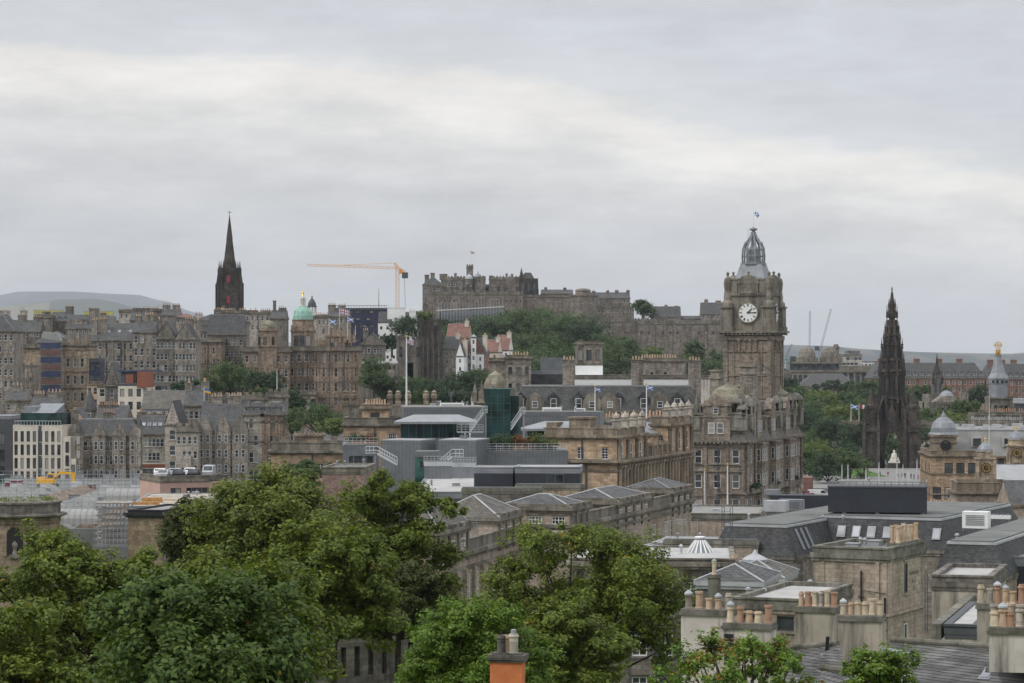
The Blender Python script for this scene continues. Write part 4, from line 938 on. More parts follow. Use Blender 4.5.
def clock_tower():
    Y = 592; s = Y/F; rot = R(-19); py0 = 450; z = lambda p: (py0-p)*s
    root = thing('clock_tower', 'tall sandstone clock tower with white clock face, corner turrets and open metal crown', 'clock tower', (PX(753.5, Y), Y, PZ(py0, Y)), rot)
    h = 5.5
    sh = MB(); hf = []
    for k in range(5):
        hf.append((h*2-2.4, h*2-1.7, z(372)-k*8, z(372)-k*8+1.8))
    for ang in (0, 90, 180, 270):
        T = Matrix.Rotation(R(ang), 4, 'Z'); m = MB(); wall_face(m, (-h, -h, 0), (1, 0, 0), (0, -1, 0), 2*h, -20, z(333), [x for x in hf if x[2] > 0] if ang in (0, 90) else [], .3)
        sh.T = T; sh.add(m.v, m.f)
        for x in (-h+.45, h-.45): sh.box(x-.45, -h-.28, -14, x+.45, -h, z(340))
        for x in (-h+2.3, h-2.3): sh.box(x-.14, -h-.16, -14, x+.14, -h, z(342))
        for p_ in (352, 376, 398): sh.box(-h-.2, -h-.22, z(p_), h+.2, -h, z(p_-1.2))
        for i in range(4):     # arcade under the cornice
            x = -1.95+i*1.3; sh.box(x-.2, -h-.3, z(352), x+.2, -h, z(340)); sh.lathe(x, -h-.2, [(.34, z(342)), (.42, z(340)), (.3, z(339))], 8)
        sh.box(-h-.35, -h-.4, z(340), h+.35, -h, z(336))
    sh.T = None; sh.build('shaft', 'tower', root)
    for ang in (0, 90):
        for hx in hf:
            if hx[2] > 0:
                p = Matrix.Rotation(R(ang), 4, 'Z') @ Vector((-h+(hx[0]+hx[1])/2, -h+.2, hx[2])); window(root, p.x, p.y, p.z, R(ang), .7, 1.8, 'sash')
    c_ = MB(); c_.box(-h-1.3, -h-1.3, z(333), h+1.3, h+1.3, z(331)); c_.box(-h-.8, -h-.8, z(335), h+.8, h+.8, z(333))
    for ang in (0, 90, 180, 270):
        c_.T = Matrix.Rotation(R(ang), 4, 'Z')
        for i in range(13): c_.box(-h-.9+i*.95, -h-1.1, z(335.2), -h-.5+i*.95, -h-.7, z(333))
    c_.T = None; c_.build('cornice', 'trim', root)
    # clock stage
    k = MB(); hc = h-.5; k.box(-hc, -hc, z(331), hc, hc, z(296))
    for sx in (-1, 1):
        for sy in (-1, 1):
            x, y = sx*(hc-.2), sy*(hc-.2)
            k.box(x-1.6, y-1.6, z(331), x+1.6, y+1.6, z(327)); k.box(x-1.25, y-1.25, z(327), x+1.25, y+1.25, z(308)); k.box(x-1.6, y-1.6, z(308), x+1.6, y+1.6, z(306.5))
            for dx in (-1.15, 1.15):
                for dy in (-1.15, 1.15): k.lathe(x+dx, y+dy, [(.32, z(327)), (.25, z(325)), (.22, z(309)), (.34, z(308))], 8)
            k.lathe(x, y, [(1.5, z(306.5)), (1.4, z(303)), (.9, z(300.5)), (.95, z(297)), (.75, z(290)), (.85, z(289)), (.95, z(283)), (.75, z(279)), (.35, z(277.6)), (.2, z(276)), (.38, z(275)), (.36, z(273.5)), (.05, z(272))], 12)
    for ang in (0, 90, 180, 270):
        k.T = Matrix.Rotation(R(ang), 4, 'Z')
        k.box(-hc-.3, -hc-.35, z(296), hc+.3, -hc+.6, z(294)); k.box(-2.3, -hc-.2, z(294), 2.3, -hc+1.2, z(284)); k.box(-4.2, -hc-.1, z(294), -2.5, -hc+1.4, z(280.5)); k.box(2.5, -hc-.1, z(294), 4.2, -hc+1.4, z(280.5)); k.box(-4.3, -hc-.25, z(280.5), -2.4, -hc+1.5, z(279)); k.box(2.4, -hc-.25, z(280.5), 4.3, -hc+1.5, z(279))
        k.prism([(-2.7, z(284.3)), (2.7, z(284.3)), (2.2, z(280)), (1.4, z(277)), (0, z(275.4)), (-1.4, z(277)), (-2.2, z(280))], -hc-.3, -hc+1.0); k.lathe(0, -hc+.3, [(.25, z(275.4)), (.2, z(273.5)), (.45, z(273)), (.1, z(271.5))], 8)
        k.prism([(-2.0, z(294)), (2.0, z(294)), (0, z(287))], -hc-.55, -hc-.2)
    k.T = None; k.build('clock_stage', 'trim', root)
    # clock faces
    for ang in (0, 90):
        T = Matrix.Rotation(R(ang), 4, 'Z'); cz = z(313); rr = 2.15
        d = MB(); d.T = T @ Matrix.Translation((0, -hc-.1, cz)) @ Matrix.Rotation(R(90), 4, 'X'); d.lathe(0, 0, [(rr*1.14, -.1), (rr*1.14, .26), (rr*1.0, .28), (rr*1.0, .12)], 36); d.build('clock_surround', 'trim', root)
        d = MB(); d.T = T @ Matrix.Translation((0, -hc-.24, cz)) @ Matrix.Rotation(R(90), 4, 'X'); d.lathe(0, 0, [(rr, 0), (rr, .05)], 36); dial = d.build('clock_face', 'white', root)
        n = MB(); base = T @ Matrix.Translation((0, -hc-.33, cz))
        strokes = {12: 'XII', 1: 'I', 2: 'II', 3: 'III', 4: 'IV', 5: 'V', 6: 'VI', 7: 'VII', 8: 'VIII', 9: 'IX', 10: 'X', 11: 'XI'}
        for hr_ in range(1, 13):
            n.T = base @ Matrix.Rotation(R(hr_*30), 4, 'Y') @ Matrix.Translation((0, 0, rr*.79)); st = strokes[hr_]; w = .13; L = len(st)
            x = -w*L/2
            for ch in st:
                if ch == 'I': n.box(x+.02, -.02, -.28, x+.09, .02, .28)
                else:
                    for sg in ((-1, 1) if ch == 'X' else (-1, 1)):
                        if ch == 'X': n.add([(x+w/2+sg*.09-.03, -.02, -.28), (x+w/2+sg*.09+.04, -.02, -.28), (x+w/2-sg*.09+.04, -.02, .28), (x+w/2-sg*.09-.03, -.02, .28)], [(0, 1, 2, 3)])
                        else: n.add([(x+w/2-.03, -.02, -.28), (x+w/2+.04, -.02, -.28), (x+w/2+sg*.09+.04, -.02, .28), (x+w/2+sg*.09-.03, -.02, .28)], [(0, 1, 2, 3)])
                x += w
        n.build('numerals', 'dark', dial)
        for nm, an, L, w in (('minute_hand', 90, rr*.98, .1), ('hour_hand', 44, rr*.72, .14)):
            m = MB(); m.T = base @ Matrix.Rotation(R(an), 4, 'Y'); m.prism([(-w, -.25), (w, -.25), (w*.8, L*.7), (0, L), (-w*.8, L*.7)], -.1, -.04); m.build(nm, 'dark', dial)
    # lead roof and open crown
    r_ = MB(); r_.lathe(0, 0, [(6.6, z(294)), (5.4, z(283)), (4.4, z(274)), (3.7, z(267)), (3.5, z(264.8))], 4, math.pi/4); r_.lathe(0, 0, [(3.0, z(264.8)), (3.0, z(263.2))], 8, math.pi/8); r_.build('lead_roof', 'lead', root)
    cr = MB(); cr.lathe(0, 0, [(2.3, z(263.2)), (2.3, z(262.4))], 8, math.pi/8)
    for i in range(8):
        a_ = i*math.pi/4+math.pi/8; pts = [(2.5, 263), (2.55, 256), (2.4, 249), (1.95, 244), (1.15, 240), (.6, 236), (.4, 232)]
        pr = [(q*math.cos(a_), q*math.sin(a_), z(p)) for q, p in pts]
        for p, q in zip(pr, pr[1:]): cr.tube(p, q, .24, .2, 5)
        for q in pr[1:-1]: cr.lathe(q[0], q[1], [(.02, q[2]-.3), (.3, q[2]), (.05, q[2]+.5)], 5)
        b_ = (i+1)*math.pi/4+math.pi/8
        for q, p in ((2.5, 256.5), (2.4, 249.5)): cr.tube((q*math.cos(a_), q*math.sin(a_), z(p)), (q*math.cos(b_), q*math.sin(b_), z(p)), .16, .16, 4)
    cr.lathe(0, 0, [(1.8, z(262.4)), (1.6, z(250)), (1.4, z(249.6)), (.7, z(246)), (.5, z(240)), (.45, z(233)), (.35, z(231)), (.9, z(230)), (.95, z(228.6)), (.3, z(228)), (.1, z(226.5))], 10); cr.build('crown', 'lead', root)
    MB().tube((0, 0, z(227)), (0, 0, z(205)), .11, .06, 6).build('flagpole', 'white', root)
    fo = obj('flag', flag_mesh('saltire', 2.0, 1.3), root, (.1, 0, z(214))); fo.scale = (.6, .6, .6); fo.rotation_euler = (0, R(35), 0)
    MB().tube((-1.5, 1, z(262)), (-1.5, 1, z(228)), .06, .04, 5).build('lightning_rod', 'steel', root)
clock_tower()
# ---------------------------------------------------------------- old town, far rows (left)
GO = 'stone tenements on the old town ridge'
def B(label, a, b, top, Y, **k):
    k.setdefault('group', GO); return building(label, (a, Y), b, top, **k)
back = [
 ('beige stack block with two flat topped chimneys at the far left of the ridge', 0, 32, 322, 1050, dict(wall='grey_light', front=(4, 2, 1, 1.8, 4, 1), roof=('flat', .6), chim=((.12, .2, 4, 3, 4.5, 3), (.72, .2, 2.4, 3, 4.6, 3)), D=9)),
 ('dark slate roofed tenement behind the scaffolded wall', 14, 40, 331, 1000, dict(wall='grey_dark', roof=('gable', 4), front=(5, 1, 1, 1.6, 4, .6), chim=((.2, .5, 3, 1.6, 6, 4), (.8, .5, 3, 1.6, 5.4, 4)), D=12)),
 ('broad chimney block in front of the green and yellow sheeted scaffold', 38, 51, 317, 1010, dict(wall='grey', roof=('flat', .5), D=8, chim=((.5, .5, 3, 1.5, 2, 4),))),
 ('tenement with slate roof and small white dormers below the sheeted scaffold', 50, 68, 321, 1015, dict(wall='grey_dark', roof=('gable', 3.5), dormers=(3, .9, 1.1, 1.0), D=12, chim=((.95, .5, 3, 2, 5.6, 3),))),
 ('long grey slate roof beside a tall pale chimney on the ridge', 66, 92, 328, 1005, dict(wall='grey', roof=('gable', 5), D=14, front=(6, 1, .9, 1.5, 3.5, .5), chim=((.45, .2, 6.5, 2, 3.2, 0), (.97, .5, 3.8, 2.2, 7.6, 4)))),
 ('crow stepped tenement left of the terracotta roof', 94, 113, 324, 1030, dict(wall='grey', roof=('gable', 3), D=12, chim=((.3, .5, 3, 2, 4.4, 3),))),
 ('tall square stone water tower block on the ridge', 119, 134, 311, 1060, dict(wall='grey_light', roof=('flat', .5), D=6, front=(3, 3, .9, 1.6, 3.6, 1.2))),
 ('slate roof tenement right of the tall square block', 130, 150, 320, 1020, dict(wall='grey_dark', roof=('gable', 3.5), D=12, chim=((.25, .5, 3, 1.8, 4.6, 3), (.7, .5, 3, 1.8, 4.6, 4)))),
 ('dark flat topped block with pale pots on the ridge', 138.5, 162, 310, 1090, dict(wall='grey_dark', roof=('flat', .3), D=10, chim=((.55, .3, 5, 2, .6, 7),))),
 ('wide tenement with red pots and terracotta chimney ends', 161, 179, 315, 1080, dict(wall='grey', roof=('gable', 2.2), D=12, chim=((.2, .5, 3, 2, 4, 4), (.75, .5, 3, 2, 4, 5)), potm='pot_red')),
 ('low block under a bright red roof on the ridge', 176, 193, 317, 1075, dict(wall='grey', roof=('hip', 1.4), rmat='tile_red', D=10, front=(4, 1, .9, 1.4, 3.5, 1))),
 ('tenement with a white painted gable left of the black spire', 192, 202, 322, 1070, dict(wall='render_white', roof=('gable', 2), D=12, chim=((.5, .5, 3, 1.8, 3.4, 4),), potm='pot_red')),
 ('dark tenement roof directly under the black spire', 199, 222, 319, 1065, dict(wall='grey_dark', roof=('hip', 2), D=12, chim=((.8, .5, 4, 2, 3.8, 5),))),
 ('block with orange pots in front of the black spire', 221, 247, 312, 1060, dict(wall='grey', roof=('flat', .5), D=10, front=(5, 2, .9, 1.6, 3.6, 1.4), chim=((.25, .3, 6, 2, .8, 9), (.8, .3, 3, 2, .8, 3)))),
 ('tenement with a dark red brown chimney block right of the black spire', 245, 270, 313, 1050, dict(wall='grey_light', roof=('flat', .4), D=10, front=(5, 2, 1, 1.8, 3.8, 1.2), chim=((.3, .2, 4, 2, 1.0, 2, 'red'), (.8, .2, 4, 2, 1.0, 5)))),
 ('dark gabled tenement with a thin spirelet left of the green dome', 270, 286, 318, 1045, dict(wall='grey_dark', roof=('gable', 3), D=12, chim=((.2, .5, 1.2, 1.2, 7, 0), (.7, .5, 3, 2, 4, 4)))),
 ('pale tenement directly right of the green dome', 313, 330, 317, 1040, dict(wall='grey_light', roof=('flat', .4), D=10, front=(4, 2, 1, 1.8, 3.8, 1.2), chim=((.5, .3, 5, 2, .9, 7),))),
 ('tenement with stone stacks behind the blue and white flags', 329, 349, 316, 1035, dict(wall='grey', roof=('gable', 2.4), D=12, front=(4, 2, 1, 1.8, 3.8, 1), chim=((.1, .5, 3, 2, 4.4, 4), (.6, .5, 3, 2, 4.2, 4)))),
]
for l, a, b, tp, Y, kw in back: B(l, a, b, tp, Y, **kw)
mid_ = [
 ('grey tenement with hipped slate roof and pale windows at the left edge', -14, 14, 331, 760, dict(wall='grey', roof=('hip', 5.0, .75), D=14, front=(5, 6, 1.0, 1.8, 3.4, 1.0), rmat='slate')),
 ('plain beige stone library wall with tall paired windows', 13, 42, 347, 800, dict(wall='warm_dull', roof=('flat', .6), D=14, front=[(2, 1, 1.0, 3.2, 5, 5, 'sash', 3.2), (2, 3, 1.0, 1.2, 5, 9.4, 'plain', 3.2)], cornice=.7, courses=(366,), rot=0, name='library_building', cat='library')),
 ('classical council building with pediment, pilasters and arched windows', 61.5, 88.5, 345, 790, dict(wall='warm_dull', roof=('flat', .5), D=16, front=[(3, 4, 1.1, 2.7, 5.2, 4.0, 'sash', 1.9)], pil=4, courses=(388.5, 372, 350), cornice=.55, name='council_building', cat='public building')),
 ('grey slate hipped roof block behind the pediment', 37, 69, 342, 812, dict(wall='grey', roof=('hip', 3.2), rmat='slate', D=14)),
 ('tall tenement with four white skylights in its slate roof', 91, 134, 340, 860, dict(wall='grey', roof=('gable', 5.4), D=16, front=(7, 5, 1.1, 2.1, 4.0, 1.0), skylights=4, chim=((.05, .2, 1.8, 1.6, 6.5, 3), (.24, .25, 2.6, 1.6, 6.8, 4)), courses=(371,), pil=5)),
 ('tall pitted tenement front with large lower windows', 133, 157, 332, 850, dict(wall='grey', roof=('gable', 3.8), D=14, front=(4, 6, 1.2, 2.3, 4.1, 1.3), chim=((.1, .5, 2, 1.5, 5.2, 3), (.55, .5, 3, 1.6, 5.6, 4)))),
 ('dark gabled tenement with V shaped slate gables', 156, 176, 338, 845, dict(wall='grey_dark', roof=('gablef', 5.5), D=14, front=(5, 7, 1.0, 2.1, 3.6, 1.4), chim=((.02, .5, 1.6, 2.4, 6, 3),))),
 ('second gabled tenement with a dark drainpipe, right of the V shaped gables', 175, 196, 339, 843, dict(wall='grey', roof=('gablef', 5), D=14, front=(6, 7, .9, 2.0, 3.6, 1.2), chim=((.5, .7, 3, 1.6, 6.5, 4), (.98, .5, 1.6, 2, 6, 3)))),
 ('brown stone block with framed window bays behind the left tree', 193, 221, 341, 880, dict(wall='brown', roof=('flat', .7), D=18, front=(6, 5, 1.1, 2.2, 3.9, 2.2), courses=(344, 364), cornice=.5, pil=6)),
 ('mansard roofed grey block above the brown stone bays', 196, 214, 331, 930, dict(wall='grey', roof=('mansard', 4, 2), D=16, front=(5, 2, 1, 1.6, 3.6, 1), dormers=(4, 1, 1.4, .4))),
 ('steep slate roofed tenement left of the domed bank', 207, 243, 334, 895, dict(wall='grey_dark', roof=('gable', 6.5), rmat='slate_dark', D=14, front=(8, 5, 1, 1.9, 3.8, 2))),
 ('tall grey stack block with orange pots beside the domed bank', 222, 246, 322, 905, dict(wall='grey', roof=('flat', .4), D=12, front=(4, 8, 1, 1.9, 3.8, 3), chim=((.5, .3, 7, 2, 1.0, 10),))),
 ('dark blue rendered infill block between the pediment and the tall tenements', 89, 100, 360, 770, dict(wall='navy', trim='dark_grey', roof=('flat', .3), D=9, front=(2, 4, 1.4, 1.9, 3.4, 1.0, 'plain'), cornice=.05, name='modern_block')),
 ('peach rendered house in front of the dark blue block', 87, 98, 384, 735, dict(wall='peach', trim='trim_warm', roof=('flat', .5), D=9, front=(2, 5, 1.1, 2, 3.3, 1.0), cornice=.15, name='rendered_house', cat='house')),
 ('narrow off white house with pale windows beside the peach house', 97.5, 107, 386, 730, dict(wall='cream', roof=('flat', .3), D=9, front=(1, 5, 1.5, 2.2, 3.5, .8), cornice=.1, name='rendered_house', cat='house')),
 ('dark pointed gable tenement with tall mullioned windows', 105, 118.5, 385, 725, dict(wall='grey_dark', roof=('gablef', 6.2), D=12, front=(3, 4, 1.1, 2.6, 4.2, 1.0), name='gabled_tenement')),
 ('beige modern flats with rust coloured rooftop box and blue flat roof', 118, 143, 384, 705, dict(wall='cream', trim='dark_grey', roof=('flat', .0), D=12, front=(3, 4, 1.25, 2.1, 3.5, 1.3, 'plain'), right=(2, 4, 1.2, 2.1, 3.5, 1.3, 'plain'), cornice=.02, name='modern_flats', cat='flats', rot=-8)),
 ('pale glazed wing of the modern flats with a roof terrace', 142, 161, 388, 716, dict(wall='cream', trim='dark_grey', roof=('flat', .3), D=10, front=(3, 3, 1.6, 2.4, 3.5, .8, 'plain'), cornice=.05, name='modern_flats', cat='flats')),
 ('long low building with a grey sloped roof and white gable right of the modern flats', 141, 186, 409, 690, dict(wall='render_white', trim='lead', roof=('gable', 4.6), rmat='slate_brown', D=14, front=(5, 1, 1.2, 1.8, 3.6, .8), cornice=.1, name='market_hall')),
 ('block with a pale blue metal roof edge behind the long sloped roof', 158, 189, 396, 722, dict(wall='grey', roof=('flat', .2), D=12, deck='lead_light', front=(6, 2, 1, 1.8, 3.6, 1.2), cornice=.3)),
]
bl = {}
for l, a, b, tp, Y, kw in mid_: bl[l] = B(l, a, b, tp, Y, **kw)
# additions to the modern flats: the rust box
root, Wd, D, H = bl['beige modern flats with rust coloured rooftop box and blue flat roof']
MB().box(.6, .8, H+.25, Wd-2.2, D-1, H+3.3).build('penthouse', 'dark_grey', root)
m = MB(); m.box(-.1, .2, H+3.3, Wd+2.2, D-.5, H+3.75); m.build('penthouse_roof', 'sheet_blue', root)
m = MB(); m.box(Wd-1.6, -.35, H-.9, Wd+2.2, 3, H+3.4); m.box(Wd*.3, .3, H+.25, Wd*.6, .75, H+2.6); m.build('rust_box', 'rust', root)
# pediment for the council building
root, Wd, D, H = bl['classical council building with pediment, pilasters and arched windows']
m = MB(); m.prism([(Wd*.27, H+.07), (Wd*.73, H+.07), (Wd*.5, H+2.9)], -.6, .6); m.box(Wd*.02, -.2, H+.08, Wd*.25, .4, H+2.2); m.box(Wd*.75, -.2, H+.08, Wd*.98, .4, H+2.2); m.build('pediment', 'trim_warm', root)
for k in range(12):
    pass
# terracotta vault roof
root = thing('sports_hall', 'terracotta coloured curved roof with green and yellow sheeted scaffold edge on the ridge', 'hall', (PX(112, 1080), 1080, PZ(340, 1080)), 0)
Y = 1080; s = Y/F; MB().prism([(0, 0), (17*s, 0), (17*s, 14*s), (15*s, 16*s), (11*s, 18.5*s), (6*s, 19.6*s), (0, 20*s)], 0, 14).build('roof', 'tile_red', root); MB().box(12*s, -.2, 4, 17*s, -.01, 14*s).build('window', 'pane', root)
# ---------------------------------------------------------------- scaffolds
def scaffold(label, a, b, top, bot, Y, lifts, bays, sheets=None, depth=1.6, grp='scaffolding on the old town buildings', m='steel', r=.09):
    zb = PZ(bot, Y); root = thing('scaffold', label, 'scaffolding', (PX(a, Y), Y, zb), 0, grp); W_ = (b-a)*Y/F; H = PZ(top, Y)-zb
    m1 = MB()
    for i in range(bays+1):
        for y in (0, depth): m1.tube((W_*i/bays, y, 0), (W_*i/bays, y, H), r, r, 4)
    for j in range(lifts+1):
        z = H*j/lifts
        for y in (0, depth): m1.tube((-.6, y, z), (W_+.6, y, z), r, r, 4); m1.tube((-.3, y, z-1), (W_+.3, y, z-1), r*.7, r*.7, 4) if j else None
    m1.build('tubes', m, root)
    d = MB()
    for j in range(1, lifts+1): z = H*j/lifts; d.box(-.3, .1, z-.12, W_+.3, depth-.1, z+.05)
    d.build('deck_board', 'grey_light', root)
    if sheets:
        for j, sh in enumerate(sheets):
            z1 = H*(1-j/len(sheets))-.25; z0 = H*(1-(j+1)/len(sheets))+.15
            MB().add([(0, -.12, z0), (W_*.5, -.2, z0), (W_, -.12, z0), (0, -.12, z1), (W_*.5, -.16, z1), (W_, -.12, z1), (0, -.02, z0), (W_, -.02, z0), (0, -.02, z1), (W_, -.02, z1)], [(0, 1, 4, 3), (1, 2, 5, 4), (6, 8, 9, 7), (0, 3, 8, 6), (2, 7, 9, 5), (3, 4, 5, 9, 8), (0, 6, 7, 2, 1)]).build('debris_sheet', sh, root)
    return root, W_, H
r_, w_, h_ = scaffold('tall scaffold tower hung with alternating blue and red sheets', 40.5, 61, 342, 406, 785, 9, 5, ['sheet_blue', 'sheet_red', 'sheet_blue', 'sheet_red', 'sheet_blue', 'sheet_red', 'sheet_blue', 'sheet_red', 'sheet_blue'])
MB().prism([(0.2, h_+1.2), (w_, h_+.3), (w_*.85, h_+2.6), (.8, h_+3.2)], -.3, 3).build('temporary_roof', 'tarp', r_)
scaffold('long open scaffold in front of the beige library wall', -6, 40, 365, 410, 778, 6, 11)
scaffold('green and yellow sheeted scaffold on the ridge behind the chimneys at far left', 34, 63, 310, 322, 1085, 3, 6, ['sheet_yellow', 'sheet_green', 'sheet_green'])
scaffold('green and yellow sheeted scaffold on the ridge beside the terracotta roof', 84, 113, 311, 329, 1100, 4, 6, ['sheet_yellow', 'sheet_green', 'sheet_yellow', 'sheet_green'])

# ---------------------------------------------------------------- old town, nearer row (Y 620-700)
def conical_turret(label, px, Y, w, eave, tip, bot, wall='grey', group=None, n=8, rm='slate'):
    s = Y/F; root = thing('turret_house', label, 'turret', (PX(px, Y), Y, PZ(bot, Y)), 0, group); z = lambda p: (bot-p)*s; h = w/2*s
    MB().lathe(0, 0, [(h, 0), (h, z(eave)-.4), (h*1.12, z(eave)-.3), (h*1.12, z(eave))], n, math.pi/8).build('wall', wall, root); MB().lathe(0, 0, [(h*1.25, z(eave)), (h*.7, z(eave+(tip-eave)*.5)), (.05, z(tip))], n, math.pi/8).build('roof', rm, root)
    for i in range(3):
        for a in (-22.5-45, -90+0, -22.5-90-22.5):
            pass
        window(root, 0, -h*.99, z(eave)-2.6-i*3.5, 0, h*.5, 1.7)
conical_turret('large dark slate pyramid roofed turret below the council building', 90, 690, 13, 410, 389, 440, 'grey', rm='slate')
conical_turret('small slate witch hat turret above the pink gables', 79, 640, 8.5, 433, 420, 470, 'grey')
conical_turret('slim pointed turret right of the victorian offices', 140, 638, 5, 426, 418, 470, 'grey')
root, Wd, D, H = B('cream modern offices with tall slot windows at the left, building steps down to the right', 13, 62, 427, 640, wall='cream', trim='cream', roof=('flat', .3), D=16, rot=-6, front=(8, 4, .85, 2.6, 3.3, 1.0, 'blank'), left=(3, 4, .7, 1.2, 3.3, 1.0, 'blank'), cornice=.03, base=478, name='modern_office', cat='office building', group=None)
sb = Wd/49
MB().box(Wd, .2, 0, Wd+8*sb, 12, H-2.4).box(Wd+8*sb, .4, 0, Wd+13.5*sb, 10, H-7.8).build('stepped_wing', 'cream', root)
for k in range(3): window(root, Wd+5*sb, .12, H-6.2-k*3.3, 0, .85, 2.6, 'blank')
window(root, Wd+10.8*sb, .32, H-11.8, 0, .85, 2.6, 'blank')
MB().box(Wd*.52, -.05, 2, Wd*.585, .1, H+.3).build('recessed_strip', 'dark_grey', root)
MB().box(1, 3, H+.1, Wd*.93, 14, H+3.4).build('glazed_storey', 'pane_teal', root)
m = MB(); m.box(1.5, 4, H+3.4, Wd*.35, 14, H+5.0); m.add([(Wd*.3, 3, H+3.4), (Wd*.78, 3, H+3.4), (Wd*.78, 12, H+5.6), (Wd*.3, 12, H+5.6), (Wd*.3, 12, H+3.4), (Wd*.78, 12, H+3.4)], [(0, 1, 2, 3), (0, 3, 4), (1, 5, 2), (3, 2, 5, 4)]); m.build('glazed_roof', 'lead', root)
q = MB(); [q.tube((.4+i*Wd/16, .3, H+.5), (.4+i*Wd/16, .3, H+1.5), .04) for i in range(16)]; q.tube((.2, .3, H+1.5), (Wd-.3, .3, H+1.5), .05); q.build('railing', 'rail', root)
B('dark glass and metal block with a flat grey roof at the left edge', -30, 12, 417, 655, wall='dark_grey', trim='lead', roof=('flat', .1), deck='lead', D=18, front=(6, 3, 1.6, 3, 4.2, 4, 'blank'), cornice=.1, base=478, name='modern_office', cat='office building', group=None)
root, Wd, D, H = B('grey stone victorian offices with paired white windows and gabled bays', 69, 141, 435, 645, wall='grey', roof=('mansard', 3.6, 2.4), D=14, front=[(11, 4, 1.15, 2.3, 3.55, 1.6, 'sash')], courses=(448, 459), base=478, chim=((.04, .3, 1.6, 2.4, 6, 2), (.5, .5, 3, 1.6, 5.4, 5), (.96, .4, 1.6, 3, 5.5, 3)), potm='pot_red', cornice=.3)
m = MB()
for fx, w in ((.07, 3.2), (.42, 3.4), (.7, 3.4), (.93, 3.0)):
    x = Wd*fx; m.box(x-w/2, -.9, 0, x+w/2, -.01, H-.2)
    m.prism([(x-w/2-.2, H-.2), (x+w/2+.2, H-.2), (x, H+2.7)], -1.0, 2)
m.build('gabled_bay', 'grey', root)
for fx in (.07, .42, .7, .93):
    for k in range(4):
        for dx in (-.7, .7): window(root, Wd*fx+dx, -.93, H-3.6-k*3.55, 0, .85, 2.1)
root, Wd, D, H = B('lighter grey terrace with a cream shopfront under a red sign band', 140, 168, 434, 640, wall='grey_light', roof=('gable', 4.2), D=13, front=(7, 3, .95, 1.9, 3.4, 1.2), skylights=5, base=480, rot=4)
MB().box(.1, -.35, 0, Wd-.1, -.01, H-7.2).build('shopfront', 'ivory', root); MB().box(.5, -.5, H-8.3, Wd-.5, -.36, H-7.4).build('shop_sign', 'rust', root)
for k in range(7): window(root, 1+k*(Wd-2)/6, -.4, H-10.8, 0, .75, 2.2, 'blank')
B('tall pointed gable of pale stone with an oriel window right of the red sign', 165, 180, 424, 637, wall='grey_light', roof=('gablef', 5.6), rmat='slate_dark', D=15, front=[(1, 4, 1.5, 2.4, 3.8, 1.5, 'sash')], base=480, name='gabled_tenement')
root, Wd, D, H = B('castellated pale house with battlements and a stepped parapet', 176, 198, 431, 634, wall='grey_light', roof=('flat', 1.0), cren=True, D=12, front=(4, 4, .9, 1.8, 3.5, 1.4), base=480)
MB().box(Wd*.3, -1.1, 3, Wd*.7, -.01, H-6).build('bay_window', 'grey_light', root); window(root, Wd*.5, -1.15, 4.5, 0, 2.2, 2.8, 'stonem')
root, Wd, D, H = B('dark baronial tenement with crow step gables and tall chimneys above the castellated house', 184, 204, 405, 660, wall='grey', roof=('gable', 4.5), D=13, front=(4, 7, 1, 1.9, 3.6, 1.6), chim=((.1, .5, 1.8, 3, 5.4, 3), (.9, .5, 1.8, 3, 5.8, 3)), base=480)
root, Wd, D, H = B('baronial tenement front with three small gables and dark shopfronts', 199, 247, 430, 640, wall='grey', roof=('gable', 6.8), rmat='slate', D=15, front=[(8, 4, 1.1, 2.1, 3.7, 1.3), (4, 1, 2.2, 2.6, 4, 14.2, 'blank')], base=480, chim=((.3, .5, 3, 1.6, 8, 4), (.68, .5, 3.4, 1.8, 8.2, 5)))
m = MB()
for fx in (.12, .5, .86):
    x = Wd*fx; m.box(x-1.9, -.7, 2, x+1.9, -.01, H); m.prism([(x-1.9, H), (x+1.9, H), (x+1.2, H+1.6), (x+.6, H+2.6), (x, H+3.6), (x-.6, H+2.6), (x-1.2, H+1.6)], -.75, 1.4)
m.build('gabled_bay', 'grey', root)
for fx in (.12, .5, .86):
    for k in range(4):
        for dx in (-.8, .8): window(root, Wd*fx+dx, -.76, H-3.0-k*3.7, 0, .9, 1.9)
root = thing('gothic_window_gable', 'tall pointed dark slate gable with a white framed gothic window', 'roof gable', (PX(227, 655), 655, PZ(428, 655)))
Y = 655; s = Y/F; MB().prism([(-5*s, 0), (5*s, 0), (3*s, 17*s), (0, 31*s), (-3*s, 17*s)], 0, 4).build('slate_gable', 'slate_dark', root)
q = MB(); [q.tube(a, b, .12) for a, b in (((-4*s, -.1, 0), (-.5*s, -.1, 22*s)), ((4*s, -.1, 0), (.5*s, -.1, 22*s)), ((-2*s, -.1, 0), (-2*s, -.1, 9*s)), ((2*s, -.1, 0), (2*s, -.1, 9*s)), ((-2*s, -.1, 9*s), (0, -.1, 14*s)), ((2*s, -.1, 9*s), (0, -.1, 14*s)))]; q.build('window_frame', 'lead_light', root)
for l, a, b, tp, c in (('pale five storey warehouse with a row of white dormers', 244, 263, 414, 4), ('brown stone five storey warehouse with tall panelled windows at the end of its row', 262, 283.5, 414, 3)):
    B(l, a, b, tp, 642, wall='grey_light' if c == 4 else 'brown', roof=('mansard', 2.6, 1.8), D=16, front=(c, 5, 1.1 if c == 4 else 2.3, 2.5 if c == 4 else 3.0, 4.2, 1.1, 'sash' if c == 4 else 'stonem'), right=(4, 5, 1.2, 2.4, 4.2, 1.1), dormers=(c+1, .8, 1.2, .5), courses=(422, 442), base=482, cornice=.4, pil=0 if c == 4 else 4, name='warehouse_building', cat='warehouse')
